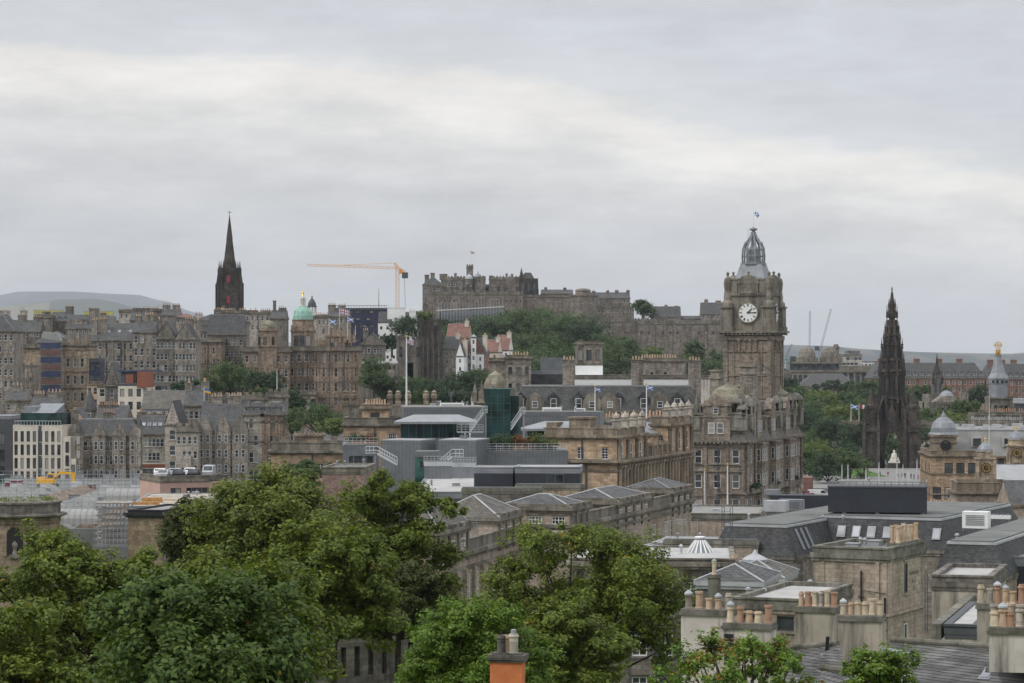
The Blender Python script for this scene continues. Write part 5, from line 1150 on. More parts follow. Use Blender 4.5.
B('castellated stone parapet tower behind the dormered warehouses', 268, 285, 396, 665, wall='grey', roof=('flat', .8), cren=True, D=10, front=(3, 3, .9, 1.6, 3.6, 1.6), base=480)
B('grey slate roofs and stone wall behind the dormered warehouses', 190, 270, 399, 690, wall='grey', roof=('flat', .8), cren=True, D=10, base=430, name='terrace_wall', cat='wall')
B('pair of pink rendered gables behind the victorian offices', 62, 88, 423, 668, wall='salmon', trim='trim', roof=('gablef', 3.6), rmat='slate', D=10, front=(3, 1, 1, 1.6, 3, 1.4), base=450, name='rendered_house', cat='house')
B('low peach block with flat roof behind the skylit terrace', 145, 161, 416, 672, wall='peach', trim='trim_warm', roof=('flat', .3), D=9, front=(3, 1, .9, 1.4, 3.2, 1.4), base=450)
B('grey roofed low range with red chimney pots behind the victorian offices', 96, 127, 418, 675, wall='grey_dark', roof=('gable', 3), D=10, front=(7, 1, 1, 1.5, 3.4, 1), base=450, chim=((.3, .5, 5, 1.6, 3.2, 8),), potm='pot_red')
B('small tenement with a pale flat roof left of the pink gables', 6, 26, 400, 735, wall='grey', roof=('gable', 2.6), D=11, front=(4, 2, 1, 1.7, 3.6, 1.2), chim=((.4, .5, 3, 1.6, 4, 3),))
B('low tenement with broad stack in front of the scaffold tower', 30, 60, 405, 722, wall='grey', roof=('gable', 2.4), D=11, front=(6, 2, 1, 1.7, 3.6, 1.2), chim=((.7, .5, 4, 1.6, 3.4, 4), (.2, .5, 3, 1.6, 3, 4)))
pole('white flagpole with a small blue and yellow flag above the tenements', 204, 655, 388, 425, .09, 'bluegold', 1.6)

# ---------------------------------------------------------------- domed bank headquarters (Y 880)
def bank():
    Y = 880; s = Y/F
    kw = dict(wall='brown', trim='trim', name='bank_building', cat='bank', group='wings of the domed bank')
    building('left wing of the brown stone domed bank with a small mossy domed tower', (243, Y), 290, 351, 20, 0, 418, front=[(6, 4, 1.2, 2.3, 4.9, 1.5)], roof=('flat', 1.2), courses=(368, 382, 398), pil=7, cornice=.6, **kw)
    building('recessed centre of the domed bank with large windows', (288, Y+5), 325, 350, 20, 0, 418, front=[(5, 4, 1.4, 2.6, 4.9, 1.4)], roof=('flat', 1.0), courses=(368, 382, 398), cornice=.6, **kw)
    building('right wing of the domed bank with dense columns and a pedimented roofline', (314, Y-3), 358, 350, 24, 0, 418, front=[(7, 4, 1.1, 3.0, 4.9, 1.2)], roof=('flat', 1.2), courses=(368, 382, 398), pil=12, cornice=.7, **kw)
    root = thing('bank_upper_storey', 'upper pavilion storeys and copper green dome of the bank with a gold finial figure', 'dome', (PX(303, Y+14), Y+14, PZ(351, Y)), 0)
    z = lambda p: (351-p)*s
    h = 11.2*s; m = MB(); m.box(-h, -h, 0, h, h, z(325)); m.box(-h-.3, -h-.3, z(331), h+.3, h+.3, z(329.5)); m.lathe(0, 0, [(h*.98, z(325)), (h*.98, z(320)), (h*1.03, z(319.8)), (h*1.03, z(319))], 24); m.build('drum', 'brown', root)
    d = MB(); d.lathe(0, 0, [(10.2*s, z(319)), (9.9*s, z(315)), (8.6*s, z(311)), (6.6*s, z(308)), (3.6*s, z(306)), (3.2*s, z(305.6))], 24)
    for i in range(12):
        a = i*math.pi/6; d.tube((10.3*s*math.cos(a), 10.3*s*math.sin(a), z(318.6)), (8.75*s*math.cos(a), 8.75*s*math.sin(a), z(311)), .16, .14, 4); d.tube((8.75*s*math.cos(a), 8.75*s*math.sin(a), z(311)), (3.6*s*math.cos(a), 3.6*s*math.sin(a), z(305.8)), .14, .1, 4)
    d.build('dome', 'copper', root)
    l = MB(); l.lathe(0, 0, [(3.3*s, z(305.6)), (3.3*s, z(304.6)), (1.5*s, z(304.5)), (1.5*s, z(298)), (2.5*s, z(297.8)), (2.5*s, z(297)), (1.9*s, z(295.5)), (.6*s, z(294.4))], 12)
    for i in range(8): a = i*math.pi/4; l.lathe(2.2*s*math.cos(a), 2.2*s*math.sin(a), [(.16, z(304.6)), (.16, z(297.8))], 5)
    l.build('lantern', 'ivory', root); MB().lathe(0, 0, [(.5, z(294.4)), (.35, z(293.4)), (.45, z(292.4)), (.3, z(291.2)), (.25, z(290.4)), (.05, z(289.6))], 8).build('finial_figure', 'gold', root)
    for x in (-.45, 0, .45): window(root, x*h*1.2, -h-.05, z(346), 0, 1.6, 3.6, 'plain')
    st = thing('bank_turret', 'square belfry turret with low mossy dome on the left wing of the bank', 'turret', (PX(268, Y-.8), Y-.8, PZ(351, Y)), 0)
    h = 8.6*s; m = MB(); wall_face(m, (-h, 0, 0), (1, 0, 0), (0, -1, 0), 2*h, -8, z(330), [(h-1.6, h-.4, z(345), z(337)), (h+1.3, h+2.1, z(345), z(337)), (h-3.2, h-2.5, z(345), z(337))], .5); m.box(-h, .5, -8, h, 2*h, z(330)); m.box(-h-.35, -.4, z(331), h+.35, 2*h+.4, z(329)); m.box(-h-.2, -.2, z(347), h+.2, 2*h, z(346)); m.build('wall', 'brown', st)
    for x, w in ((-1.0, 1.2), (1.7, .8), (-2.85, .7)): window(st, x, .45, z(345), 0, w, z(337)-z(345), 'blank')
    MB().lathe(0, h, [(h*.95, z(329)), (h*.95, z(326.5)), (h*.85, z(324)), (h*.55, z(321.5)), (.3, z(320.3))], 16, 0).build('dome', 'mossdome', st)
    st = thing('bank_pavilion', 'ornate pavilion with curved broken pediment on the right wing of the bank', 'pavilion', (PX(336, Y-3.5), Y-3.5, PZ(350, Y)), 0)
    m = MB(); h = 9*s; m.box(-2.2*h, 1.5, 0, h*1.6, 9, z(341)); m.box(-h, 0, 0, h, 8, z(336)); m.box(-h-.4, -.4, z(338), h+.4, 8.4, z(337)); m.prism([(-h*.8, z(336)), (h*.8, z(336)), (h*.6, z(333)), (h*.25, z(330.6)), (-h*.25, z(330.6)), (-h*.6, z(333))], 0, 6)
    for x in (-h, -h*.4, h*.4, h, 1.55*h, 2*h): pinnacle(m, x, .3, z(344), 1.0, 6)
    m.build('wall', 'brown', st)
    for x in (-.45, .45): window(st, x*h, -.05, z(348), 0, 1.5, 3, 'plain')
    # annex with arched doors at its foot
    building('low arcaded porch at the foot of the domed bank', (300, Y-12), 316, 394, 8, 0, 425, front=[(3, 1, 1.5, 4.0, 5, 1.6, 'blank')], roof=('flat', .8), cornice=.4, **kw)
    for l, px, tp, bt, k, w in (('flagpole with a white and blue saltire left of the union flag on the bank roof', 329, 319, 340, 'saltire', 2.2), ('flagpole with a large red white and blue union flag on the bank roof', 339.5, 308, 338, 'union', 3.2), ('flagpole with a small saltire right of the union flag on the bank roof', 347.5, 317, 340, 'saltire', 2.0), ('bare flagpole at the right end of the bank roof', 355.5, 326, 342, None, 1)):
        pole(l, px, Y+1, tp, bt, .1, k, w, group='flagpoles on the bank roof')
    pole('tall pale flagpole standing in front of the bank left wing', 277, 700, 370, 402, .12)
bank()
# cathedral crown beyond and dark blue scaffolded block
root = thing('domed_lantern', 'dark domed lantern tower just right of the green dome', 'tower', (PX(312, 1150), 1150, PZ(325, 1150)), 0); s = 1150/F
m = MB(); m.box(-4.5*s, -2, 0, 4.5*s, 2, 12*s); m.lathe(0, 0, [(5*s, 12*s), (5*s, 13*s)], 12); [m.lathe(3.9*s*math.cos(a), 3.9*s*math.sin(a), [(.3, 13*s), (.3, 18*s)], 5) for a in [i*math.pi/4 for i in range(8)]]; m.build('drum', 'ivory', root)
MB().lathe(0, 0, [(4.8*s, 18*s), (4.9*s, 19.2*s), (4.1*s, 19.5*s), (3.8*s, 22*s), (2.2*s, 25*s), (.9*s, 26.4*s), (.7*s, 28*s), (.05, 30*s)], 14).build('dome', 'dark_grey', root)
root, Wd, D, H = B('dark navy glazed block with a rooftop gantry behind the bank flags', 332, 387, 309, 1250, wall='navy', trim='dark_grey', roof=('flat', .3), D=24, rot=-3, front=(16, 5, 1.6, .9, 3.4, 1, 'blank'), cornice=.3, base=340, name='modern_block', group=None)
q = MB(); [q.tube((i*Wd/20, 0, H+.3), (i*Wd/20, 0, H+1.6), .1, .1, 4) for i in range(21)]; q.tube((0, 0, H+1.6), (Wd, 0, H+1.6), .12); q.tube((Wd*.84, 3, H), (Wd*.84, 3, H+10), .2, .08); q.build('roof_railing', 'dark_grey', root)
root, Wd, D, H = B('white painted house with pointed gable beneath the yellow crane', 378, 416, 322, 1180, wall='white', trim='grey_dark', roof=('gable', 4.5), rmat='slate_dark', D=14, front=(6, 4, 1.0, 1.4, 4.4, 2.0, 'blank'), base=345, cornice=.1, name='white_house', cat='house', group=None, chim=((.34, .2, 3.4, 2, 6.5, 0), (.6, .2, 4, 2, 6.5, 0), (.9, .2, 3, 2, 5, 3)))
MB().prism([(Wd*.38, H-3), (Wd*.56, H-3), (Wd*.56, H+2), (Wd*.47, H+5.4), (Wd*.38, H+2)], -.5, 1).build('gable', 'white', root); window(root, Wd*.47, -.55, H+.2, 0, 1.2, 1.8, 'blank')
B('grey stone villa with slate roof below the navy block', 360, 384, 344, 960, wall='grey_dark', roof=('gablef', 4), D=12, front=(4, 2, 1.1, 1.8, 3.8, 1.6), group=None, name='stone_villa', chim=((.2, .5, 2, 2, 5, 3),))
B('long low shed with a bright white roof edge left of the gothic towers', 356, 396, 362, 930, wall='grey', trim='white', roof=('flat', .25), deck='white', D=10, front=(10, 1, 1, 1.5, 3, 1.2, 'blank'), group=None, name='gallery_building', cornice=.2)
# gothic twin tower hall (Y 1080)
def gothic_hall():
    Y = 1060; s = Y/F; py0 = 400; z = lambda p: (py0-p)*s
    for l, px, w, tp in (('tall black twin pinnacled gothic tower of the assembly hall', 432, 20, 322), ):
        root = thing('gothic_tower', l, 'tower', (PX(px, Y), Y, PZ(py0, Y)), 0)
        m = MB()
        for dx in (-6.4*s, 4.6*s):
            h = 3.9*s; m.box(dx-h, -h, 0, dx+h, h, z(325))
            for sx in (-1, 1):
                for sy in (-1, 1): m.box(dx+sx*h-.55, sy*h-.55, 0, dx+sx*h+.55, sy*h+.55, z(327)); pinnacle(m, dx+sx*h, sy*h, z(328), 1.25, 7.0)
            for k in (345, 360, 376): m.box(dx-h-.2, -h-.2, z(k), dx+h+.2, h+.2, z(k-1))
        m.box(-6*s, -.8, 0, 5*s, 4, z(340)); m.build('tower', 'black', root)
        q = MB(); [q.box(dx+o-.12, -3.9*s-.55, 2, dx+o+.12, -3.9*s-.02, z(338)) for dx in (-6.4*s, 4.6*s) for o in (-1.0, 1.0)]; q.build('mullion', 'grey', root)
        for dx in (-6.4*s, 4.6*s):
            for k in (358, 374, 390): window(root, dx, -3.9*s-.1, z(k), 0, .9, 3.8, 'blank')
    root = thing('gothic_hall', 'black gothic hall with low battlemented tower left of the twin pinnacled tower', 'hall', (PX(407, Y), Y, PZ(410, Y)), 0)
    z2 = lambda p: (410-p)*s
    m = MB(); m.box(-11*s, 0, 0, 14*s, 8, z2(363)); h = 4.5*s; 
    for dx in (-6*s, 11*s): 
        m.box(dx-h, -1, 0, dx+h, 7, z2(336+ (0 if dx < 0 else 2)))
        for sx in (-1, 0, 1): pinnacle(m, dx+sx*h, -1, z2(338), .9, 3.4)
    m.box(-4*s, 0, 0, 8*s, 6, z2(345)); m.box(14*s, -1.5, 0, 17*s, 6, z2(385)); m.build('wall', 'grey_dark', root)
    MB().box(4*s, -1.2, z2(398), 14*s, -.6, z2(383)).build('oriel', 'brown', root)
    for i in range(4): window(root, (5.3+i*2.5)*s, -1.3, z2(396), 0, .6, 4.2, 'blank')
    for x in (-6, -1, 11): window(root, x*s, -1.1 if x != -1 else -.1, z2(357), 0, 1.2, 4.2, 'blank')
    MB().lathe(-2*s, -1.3, [(.9, z2(379)), (.9, z2(377))], 10).build('clock', 'white', root)
gothic_hall()
# red roofed villas by the gothic towers
rows = [('white harled house with red tile roof at the right end of the red roofed row', 497, 509, 350, 1090, 'white', 'tile_red', 0, 6.2), ('white and red timbered house in the red roofed row', 484, 498, 352, 1080, 'cream', 'tile_red', 1, 5), ('brick house with half timbered white gable below a grey roof', 470, 485, 353, 1060, 'red', 'slate', 2, 6), ('white stair tower house with a silver cap in the red roofed row', 471, 476, 337, 1056, 'white', 'lead', 3, 1.2),
        ('red gabled house with white bays', 463, 472, 352, 1070, 'red', 'tile_red', 2, 4.5), ('narrow white bay fronted house in the red roofed row', 456, 464, 356, 1050, 'white', 'slate', 2, 5), ('grey stone house with four tall windows beside the gothic tower', 443, 458, 349, 1062, 'grey', 'slate', 0, 5), ('house with orange brick chimneys and a red roof behind the grey stone house', 446, 468, 338, 1110, 'warm', 'tile_red', 0, 6)]
for l, a, b, tp, Y, w, rm, k, rh in rows:
    root, Wd, D, H = building(l, (a, Y), b, tp, 10, -10 if k != 3 else 0, name='villa', cat='house', group='red roofed villas beside the gothic towers', wall=w, rmat=rm, front=(max(1, int(Wd_ if False else (b-a)*Y/F/2.2)), 5, .95, 1.6, 3.3, 1.2), right=(3, 4, .9, 1.6, 3.3, 1.2), roof=(('gablef' if k in (2,) else ('pyr' if k == 3 else 'gable')), rh), cornice=.12, chim=() if k == 3 else ((.85, .5, 1.6, 2.2, rh+1.2, 3, 'cream'),), base=405)
    if k == 2 and w != 'white': MB().box(.4, -.5, H-7, Wd-.4, -.02, H-.6).build('timbered_bay', 'white', root); [window(root, Wd*f, -.55, H-q, 0, .9, 1.5) for f in (.3, .7) for q in (3.2, 6.2)]
# ---------------------------------------------------------------- mid ground: hotel range, old post office, roof terraces (Y 330-620)
root, Wd, D, H = building('long slate mansard hotel range with dark dormers and three tall chimneys', (512, 590), 702, 411, 14, 0, 440, name='hotel_range', cat='hotel', wall='grey', front=(12, 1, 1.2, 2, 4, 1.6), roof=('mansard', 5.5, 2.4), rmat='slate', deck='deck_mid', trim='trim',
    chim=[(.30, .3, 2.7, 2.4, 11.5, 4), (.665, .3, 2.7, 2.4, 11.5, 4), (.968, .3, 2.7, 2.4, 11.4, 4)], cornice=.5)
for px in (520.5, 553.5, 578.5, 618, 643.5, 677.5):
    x = PX(px, 590)-PX(512, 590); dm = MB(); w = 1.35; dm.box(x-w/2-.4, .2, H+.2, x+w/2+.4, 2.4, H+3.0); dm.mt(1).prism([(x-w/2-.7, H+3.0), (x+w/2+.7, H+3.0), (x, H+4.4)], 0, 3.0); d_ = dm.build('dormer', ['dark_grey', 'slate_dark'], root); window(d_, x, .1, H+.55, 0, w, 2.3, 'sash')
for px in (535, 592, 610, 660):
    x = PX(px, 590)-PX(512, 590); dm = MB(); dm.prism([(x-2.2, H+.1), (x+2.2, H+.1), (x+2.0, H+2.4), (x+1.2, H+3.6), (x, H+4.2), (x-1.2, H+3.6), (x-2.0, H+2.4)], -.2, 2.4); dm.build('stone_gable', 'trim', root); window(root, x, -.25, H+.7, 0, 1.3, 1.5, 'sash')
B2 = lambda l, a, b, tp, Y, **k: building(l, (a, Y), b, tp, group=k.pop('group', None), **k)
B2('white painted rooftop plant block behind the mansard range', 574, 690, 377, 612, wall='white', trim='trim', roof=('flat', .3), deck='white', D=12, base=395, cornice=.12, name='rooftop_block', cat='rooftop block')
root, Wd, D, H = B2('square stone belvedere tower with arched openings on a white painted base', 576, 602.5, 343, 620, wall='grey', trim='trim', roof=('flat', .3), D=6, base=395, cornice=.45, courses=(364,), front=[(3, 1, 1.15, 2.6, 5, 1.6, 'blank')], name='belvedere_tower', cat='tower')
m = MB(); m.box(-.06, -.08, 0, Wd+.06, D, H-5.4); m.build('white_base', 'white', root)
m = MB(); [m.box(x-.25, -.3, H-5, x+.25, -.01, H-.5) for x in (.3, Wd*.34, Wd*.66, Wd-.3)]; m.build('pilaster', 'trim', root)
B2('dark stone block with a long row of pots right of the belvedere', 645, 686, 360, 660, wall='grey', roof=('flat', .3), D=12, base=395, cornice=.3, front=(3, 2, 1, 1.8, 4, 3), name='stone_block', chim=((.35, .2, 9, 2, .5, 14),))
B2('flat blue grey zinc rooftop box left of the belvedere', 541, 568, 358.5, 640, wall='zinc', trim='zinc', roof=('flat', 0), deck='zinc', D=8, base=385, cornice=.05, name='zinc_box', cat='rooftop block')
B2('slate mansard block beneath the blue grey zinc box', 531, 562, 372, 632, wall='slate_dark', trim='lead', roof=('flat', .1), D=8, base=392, cornice=.1, name='slate_block')
B2('dark stone chimney block with pots to the right of the left mossy dome', 506, 531, 357, 628, wall='grey', roof=('flat', .3), D=8, base=392, cornice=.5, courses=(363,), front=(3, 2, .9, 1.8, 4, 2.4, 'plain'), name='stone_block', chim=((.5, .3, 5, 2, .3, 7),))
B2('stone chimney block directly behind the left mossy dome', 489, 507, 360, 632, wall='grey', roof=('flat', .3), D=8, base=392, cornice=.5, name='stone_block', chim=((.5, .3, 3.6, 2, .3, 4),))
B2('low white rooftop store between the tall chimneys', 688, 727, 377, 640, wall='render_white', trim='trim', roof=('flat', .2), D=8, base=392, cornice=.1, name='rooftop_block', cat='rooftop block')
def mossy_dome_house():
    Y = 585; s = Y/F; root = thing('domed_pavilion', 'ornate stone pavilion with mossy dome and dormer pinnacles left of the glass tower', 'pavilion', (PX(492, Y), Y, PZ(425, Y)), R(-14)); z = lambda p: (425-p)*s
    m = MB(); m.box(-17*s, -1.5, 0, 17*s, 10, z(402)); m.box(-12.5*s, -1, z(402), 12.5*s, 8, z(388)); m.box(-17.5*s, -2, z(403), 17.5*s, 10.4, z(401)); m.box(-13*s, -1.5, z(389), 13*s, 8.4, z(388))
    for x in (-16, -9, 0, 9, 16): pinnacle(m, x*s, -1.4, z(401), 1.2, 4.8); m.prism([((x-2.6)*s, z(394)), ((x+2.6)*s, z(394)), (x*s, z(389))], -1.5, .5)
    m.build('wall', 'trim', root); MB().lathe(0, 3, [(12*s, z(388)), (11.4*s, z(384)), (9.4*s, z(379)), (6.5*s, z(375)), (3*s, z(372.6)), (.4, z(371.6)), (.05, z(371))], 24).build('dome', 'mossdome', root)
    for x in (-10, -3, 4, 11): window(root, x*s, -1.55, z(413), 0, 1.1, 2, 'plain')
mossy_dome_house()
# old post office: main block, pavilions
gpo = dict(rot=-18, wall='warm', trim='trim_warm', near=True, name='post_office_wing', cat='office building', group='wings of the old post office')
building('warm sandstone main block of the old post office with a columned side and deep cornice', (617, 400), 520, 461, D=47, front=[(1, 1, .1, .1, 4, 50)], right=[(13, 1, 1.3, 4.6, 6, 1.6, 'plain')], roof=('flat', .0), cornice=.9, courses=(1.5, 7.6), **gpo)
root = bpy.data.objects['post_office_wing']; m = MB(); Wd, D, H, _ = root_info[root.name]
for k in range(24): y = .6+k*(D-1.2)/23; m.lathe(Wd+.35, y, [(.46, H-7.2), (.38, H-6.8), (.33, H-1.4), (.5, H-1.0), (.5, H-.75)], 8)
m.build('column', 'trim_warm', root)
def finials(root, Wd, D, H, n, side='r', h=1.9, off=0):
    for k in range(n):
        m = MB(); y = D*(k+.12)/(n-.76); x = Wd-.3
        m.box(x-.55, y-.55, H+1.0, x+.55, y+.55, H+2.3); m.box(x-.7, y-.7, H+2.3, x+.7, y+.7, H+2.5); m.lathe(x, y, [(.4, H+2.5), (.62, H+2.8), (.45, H+3.2), (.15, H+3.5), (.05, H+3.8)], 8); m.build('finial_block', 'grey_light', root)
def pavilion(label, a, Y, b, tp, dpx, n=4):
    r, Wd, D, H = building(label, (a, Y), b, tp, dpx=dpx, front=[(3, 1, 1.05, 1.7, 4, 1.9, 'sash6')], right=[(3, 1, 1.25, 3.1, 4, 1.3, 'sash')], roof=('flat', 1.0), deck='lead', cornice=.55, **gpo)
    finials(r, Wd, D, H, n); m = MB()
    for k in range(n): y = .45+k*(D-.9)/(n-1); m.lathe(Wd+.25, y, [(.34, H-5.2), (.3, H-1.2), (.42, H-.7)], 8); m.box(Wd, y-.4, H-5.4, Wd+.5, y+.4, H-5.2)
    m.build('column', 'trim_warm', r); return r, Wd, D, H
r, Wd, D, H = pavilion('first warm sandstone pavilion of the old post office with four finial blocks', 617, 400.3, 544, 436, 645)
m = MB(); m.box(Wd*.33, .6, H+.1, Wd*.62, 4, H+2.6); m.box(Wd*.31, .4, H+2.6, Wd*.64, 4.2, H+2.9); m.box(Wd*.02, .5, H+1.1, Wd*.16, 4, H+2.0); m.build('attic_block', 'trim_warm', r)
pavilion('second sandstone pavilion of the old post office, beside the brown hotel', 668, 429.8, 652, 424, 691)
building('plain recessed wall of the old post office between its two pavilions', (650, 425), 600, 434, D=18, front=(1, 1, .1, .1, 4, 60), roof=('hip', 1.5), rmat='lead', cornice=.3, **gpo)
root = thing('balustrade', 'stone balustrade on the post office cornice between the two pavilions', 'balustrade', (PX(645.5, 416), 416, PZ(461, 400)+.1), R(-18)); q = MB(); q.T = Matrix.Rotation(R(90), 4, 'Z')
q.box(0, -.2, 1.5, 15, .2, 1.75); q.box(0, -.2, 0, 15, .2, .25); [q.box(i*.5, -.12, .25, i*.5+.22, .12, 1.5) for i in range(30)]; [q.box(i*3, -.3, 0, i*3+.8, .3, 2.1) for i in range(6)]; q.build('balusters', 'trim_warm', root)
B2('rooftop block with a row of orange pots behind the post office pavilions', 596, 668, 421, 470, wall='brown', trim='trim', roof=('flat', .2), D=8, base=440, rot=-10, chim=((.4, .3, 9, 1.6, .5, 16, 'brown'), (.8, .6, 3, 1.6, .8, 5, 'brown')), name='stone_block')
# zinc and glass roof terraces
B2('long dark zinc clad plant wall running right of the glass tower', 520, 600, 413, 430, wall='zinc', trim='zinc', roof=('flat', 0), deck='deck', D=10, rot=-6, cornice=.05, name='zinc_block', cat='rooftop block', base=445)
B2('dark zinc clad plant wall left of the glass tower', 404, 486, 408, 432, wall='zinc', trim='zinc', roof=('flat', 0), deck='deck_mid', D=12, rot=5, cornice=.05, name='zinc_block', cat='rooftop block', base=445)
for l, px, Y, t, b, w in (('white plant cabinet on the zinc roof right of the glass tower', 552, 434, 407.5, 413, 19), ('small white plant cabinet on the zinc roof beside the left flagpole', 580, 434, 408.5, 413, 11), ('low white plant cabinet on the zinc roof left of the glass tower', 452, 438, 403, 408, 24)):
    s = Y/F; root = thing('plant_cabinet', l, 'plant unit', (PX(px, Y), Y, PZ(b, Y)), 0); MB().box(-w*s/2, 0, 0, w*s/2, 1.5, (b-t)*s).build('casing', 'white', root); m = MB(); [m.box(-w*s/2+.2, -.03, .15+i*.2, w*s/2-.2, -.005, .25+i*.2) for i in range(3)]; m.build('grille', 'steel', root)
root = thing('glass_tower', 'tall teal green glass stair tower standing among the zinc roofs', 'glass tower', (PX(485, 415), 415, PZ(445, 415)), R(-10))
s = 415/F; Hh = 55.5*s; w = 25.5*s
MB().box(0, 0, 0, w, 5, Hh).box(w, .6, 0, w+1.3, 4, Hh-1.0).build('glazing', 'pane_teal', root)
q = MB()
for i in range(5): q.box(w*i/4-.04, -.05, 0, w*i/4+.04, -.003, Hh)
for j in range(9): q.box(-.05, -.06, Hh*j/8-.04, w+.05, -.051, Hh*j/8+.04)
q.box(-.1, -.1, Hh, w+.1, 5.1, Hh+.15); q.build('mullion', 'sheet_green', root)
def pav_roof(label, a, b, eave, ridge, ra, rb, Y, D, glz_bot):
    s = Y/F; root = thing('roof_pavilion', label, 'pavilion', (PX(a, Y), Y, PZ(glz_bot, Y)), 0); z = lambda p: (glz_bot-p)*s; W_ = (b-a)*s
    m = MB(); m.frustum(0, 0, W_, D, z(eave)+.35, (ra-a)*s, D*.45, (rb-a)*s, D*.55, z(ridge)); m.box(-.15, -.15, z(eave), W_+.15, D+.15, z(eave)+.34); m.build('roof', 'zinc_roof', root)
    MB().box(.9, .9, 0, W_-.9, D-.9, z(eave)-.01).build('glazing', 'pane_teal', root); q = MB(); [q.box(.9+i*(W_-1.8)/9-.06, .8, 0, .9+i*(W_-1.8)/9+.06, .89, z(eave)) for i in range(10)]; q.build('mullion', 'dark_grey', root)
pav_roof('zinc roofed glass pavilion with deep eaves left of the glass tower', 395, 475, 424, 415.5, 412, 458, 405, 12, 438)
pav_roof('smaller zinc roofed glass pavilion beside the post office wall', 522, 575, 431, 422, 545, 570, 404, 9, 440)
B2('zinc clad box with pale flat roof above the left outside stair', 381, 421, 441, 372, wall='zinc', trim='zinc', roof=('flat', 0), deck='zinc_pale', D=10, rot=-20, cornice=.03, dpx=436, name='zinc_block', cat='rooftop block', base=475)
B2('zinc clad box with pale flat roof left of the planted terrace', 438, 476, 441, 372, wall='zinc', trim='zinc', roof=('flat', 0), deck='zinc_pale', D=10, rot=-14, cornice=.03, dpx=491, name='zinc_block', cat='rooftop block', base=475)
B2('teal glazed doorway block between the two zinc boxes', 415, 439, 453, 361, wall='pane_green', trim='zinc', roof=('flat', 0), D=5, cornice=.03, front=(4, 2, 1.1, .9, 1.1, .1, 'plain'), name='glazed_link', cat='rooftop block', base=475)
root, Wd, D, H = B2('zinc walled planted roof terrace in front of the post office', 476, 568, 452, 376, wall='zinc', trim='zinc', roof=('flat', 0), deck='deck', D=16, rot=3, cornice=.03, name='roof_terrace', cat='roof terrace', base=475)
def railing(parent, x0, x1, y, z, n, h=1.1, m='rail'):
    q = MB(); [q.tube((x0+(x1-x0)*i/n, y, z), (x0+(x1-x0)*i/n, y, z+h), .03, .03, 4) for i in range(n+1)]; [q.tube((x0, y, z+h*f), (x1, y, z+h*f), .03, .03, 4) for f in (.35, .65, 1)]; q.build('railing', m, parent)
railing(root, .2, Wd-.2, .2, H+.1, 14)
pp = [(491, .9, 'leaf_far_dark'), (497, 1.0, 'leaf_far'), (504, 1.25, 'leaf_far_dark'), (510, .8, 'leaf_far_light'), (516, .9, 'leaf_rust'), (522, 1.0, 'leaf_rust'), (529, .85, 'leaf_rust'), (535, 1.1, 'leaf_far_light'), (541, 1.0, 'leaf_far'), (547, .7, 'leaf_far_light'), (553, .6, 'leaf_far_light')]
PLANTC = {'leaf_far_dark': 'dark green', 'leaf_far': 'mid green', 'leaf_far_light': 'pale green', 'leaf_rust': 'rust red'}
ordn = ['leftmost', 'second', 'third', 'fourth', 'fifth', 'sixth', 'seventh', 'eighth', 'ninth', 'tenth', 'rightmost']
def planter(label, px, Y, py, r, lm, potc='dark_grey', grp='planters on the roof terraces', n=700):
    root = thing('planter', label, 'planter', (PX(px, Y), Y, PZ(py, Y)), 0, grp); MB().frustum(-.4, -.4, .4, .4, 0, -.5, -.5, .5, .5, .6).build('tub', potc, root)
    obj('shrub', quads_mesh('shrub', leaves(np.array([[0, 0, .6+r*.5], [r*.4, 0, .6+r*.35], [-r*.45, 0, .6+r*.4]]), np.array([r*.8, r*.6, r*.6]), n, .11, .8), lm), root)
for i, (px, r, lm) in enumerate(pp): planter('%s shrub in a tub, %s along the planted terrace railing' % (PLANTC[lm], ordn[i]), px, 379, 451, r*1.6, lm, 'pot_red' if lm == 'leaf_rust' else 'dark_grey')
root, Wd, D, H = B2('zinc walled terrace over a dark glazed strip in front of the warm stone tower block', 343, 379, 446, 385, wall='zinc', trim='zinc', roof=('flat', 0), deck='deck', D=12, rot=4, cornice=.03, front=[(6, 1, .85, 1.2, 1.4, 1.5, 'blank')], name='roof_terrace', cat='roof terrace', base=475)
railing(root, .2, Wd-.2, .2, H+.1, 8)
for px, r, lm, l in ((353, 1.0, 'leaf_far', 'green shrub in a tub at the left of the small terrace'), (361, .9, 'leaf_far', 'low green shrub in a terracotta tub on the small terrace'), (370, 1.05, 'leaf_rust', 'dark red shrub in a terracotta tub on the small terrace'), (376, .5, 'leaf_far_light', 'little pale shrub beside the dark red one on the small terrace')): planter(l, px, 389, 445.5, r, lm, 'pot_red')
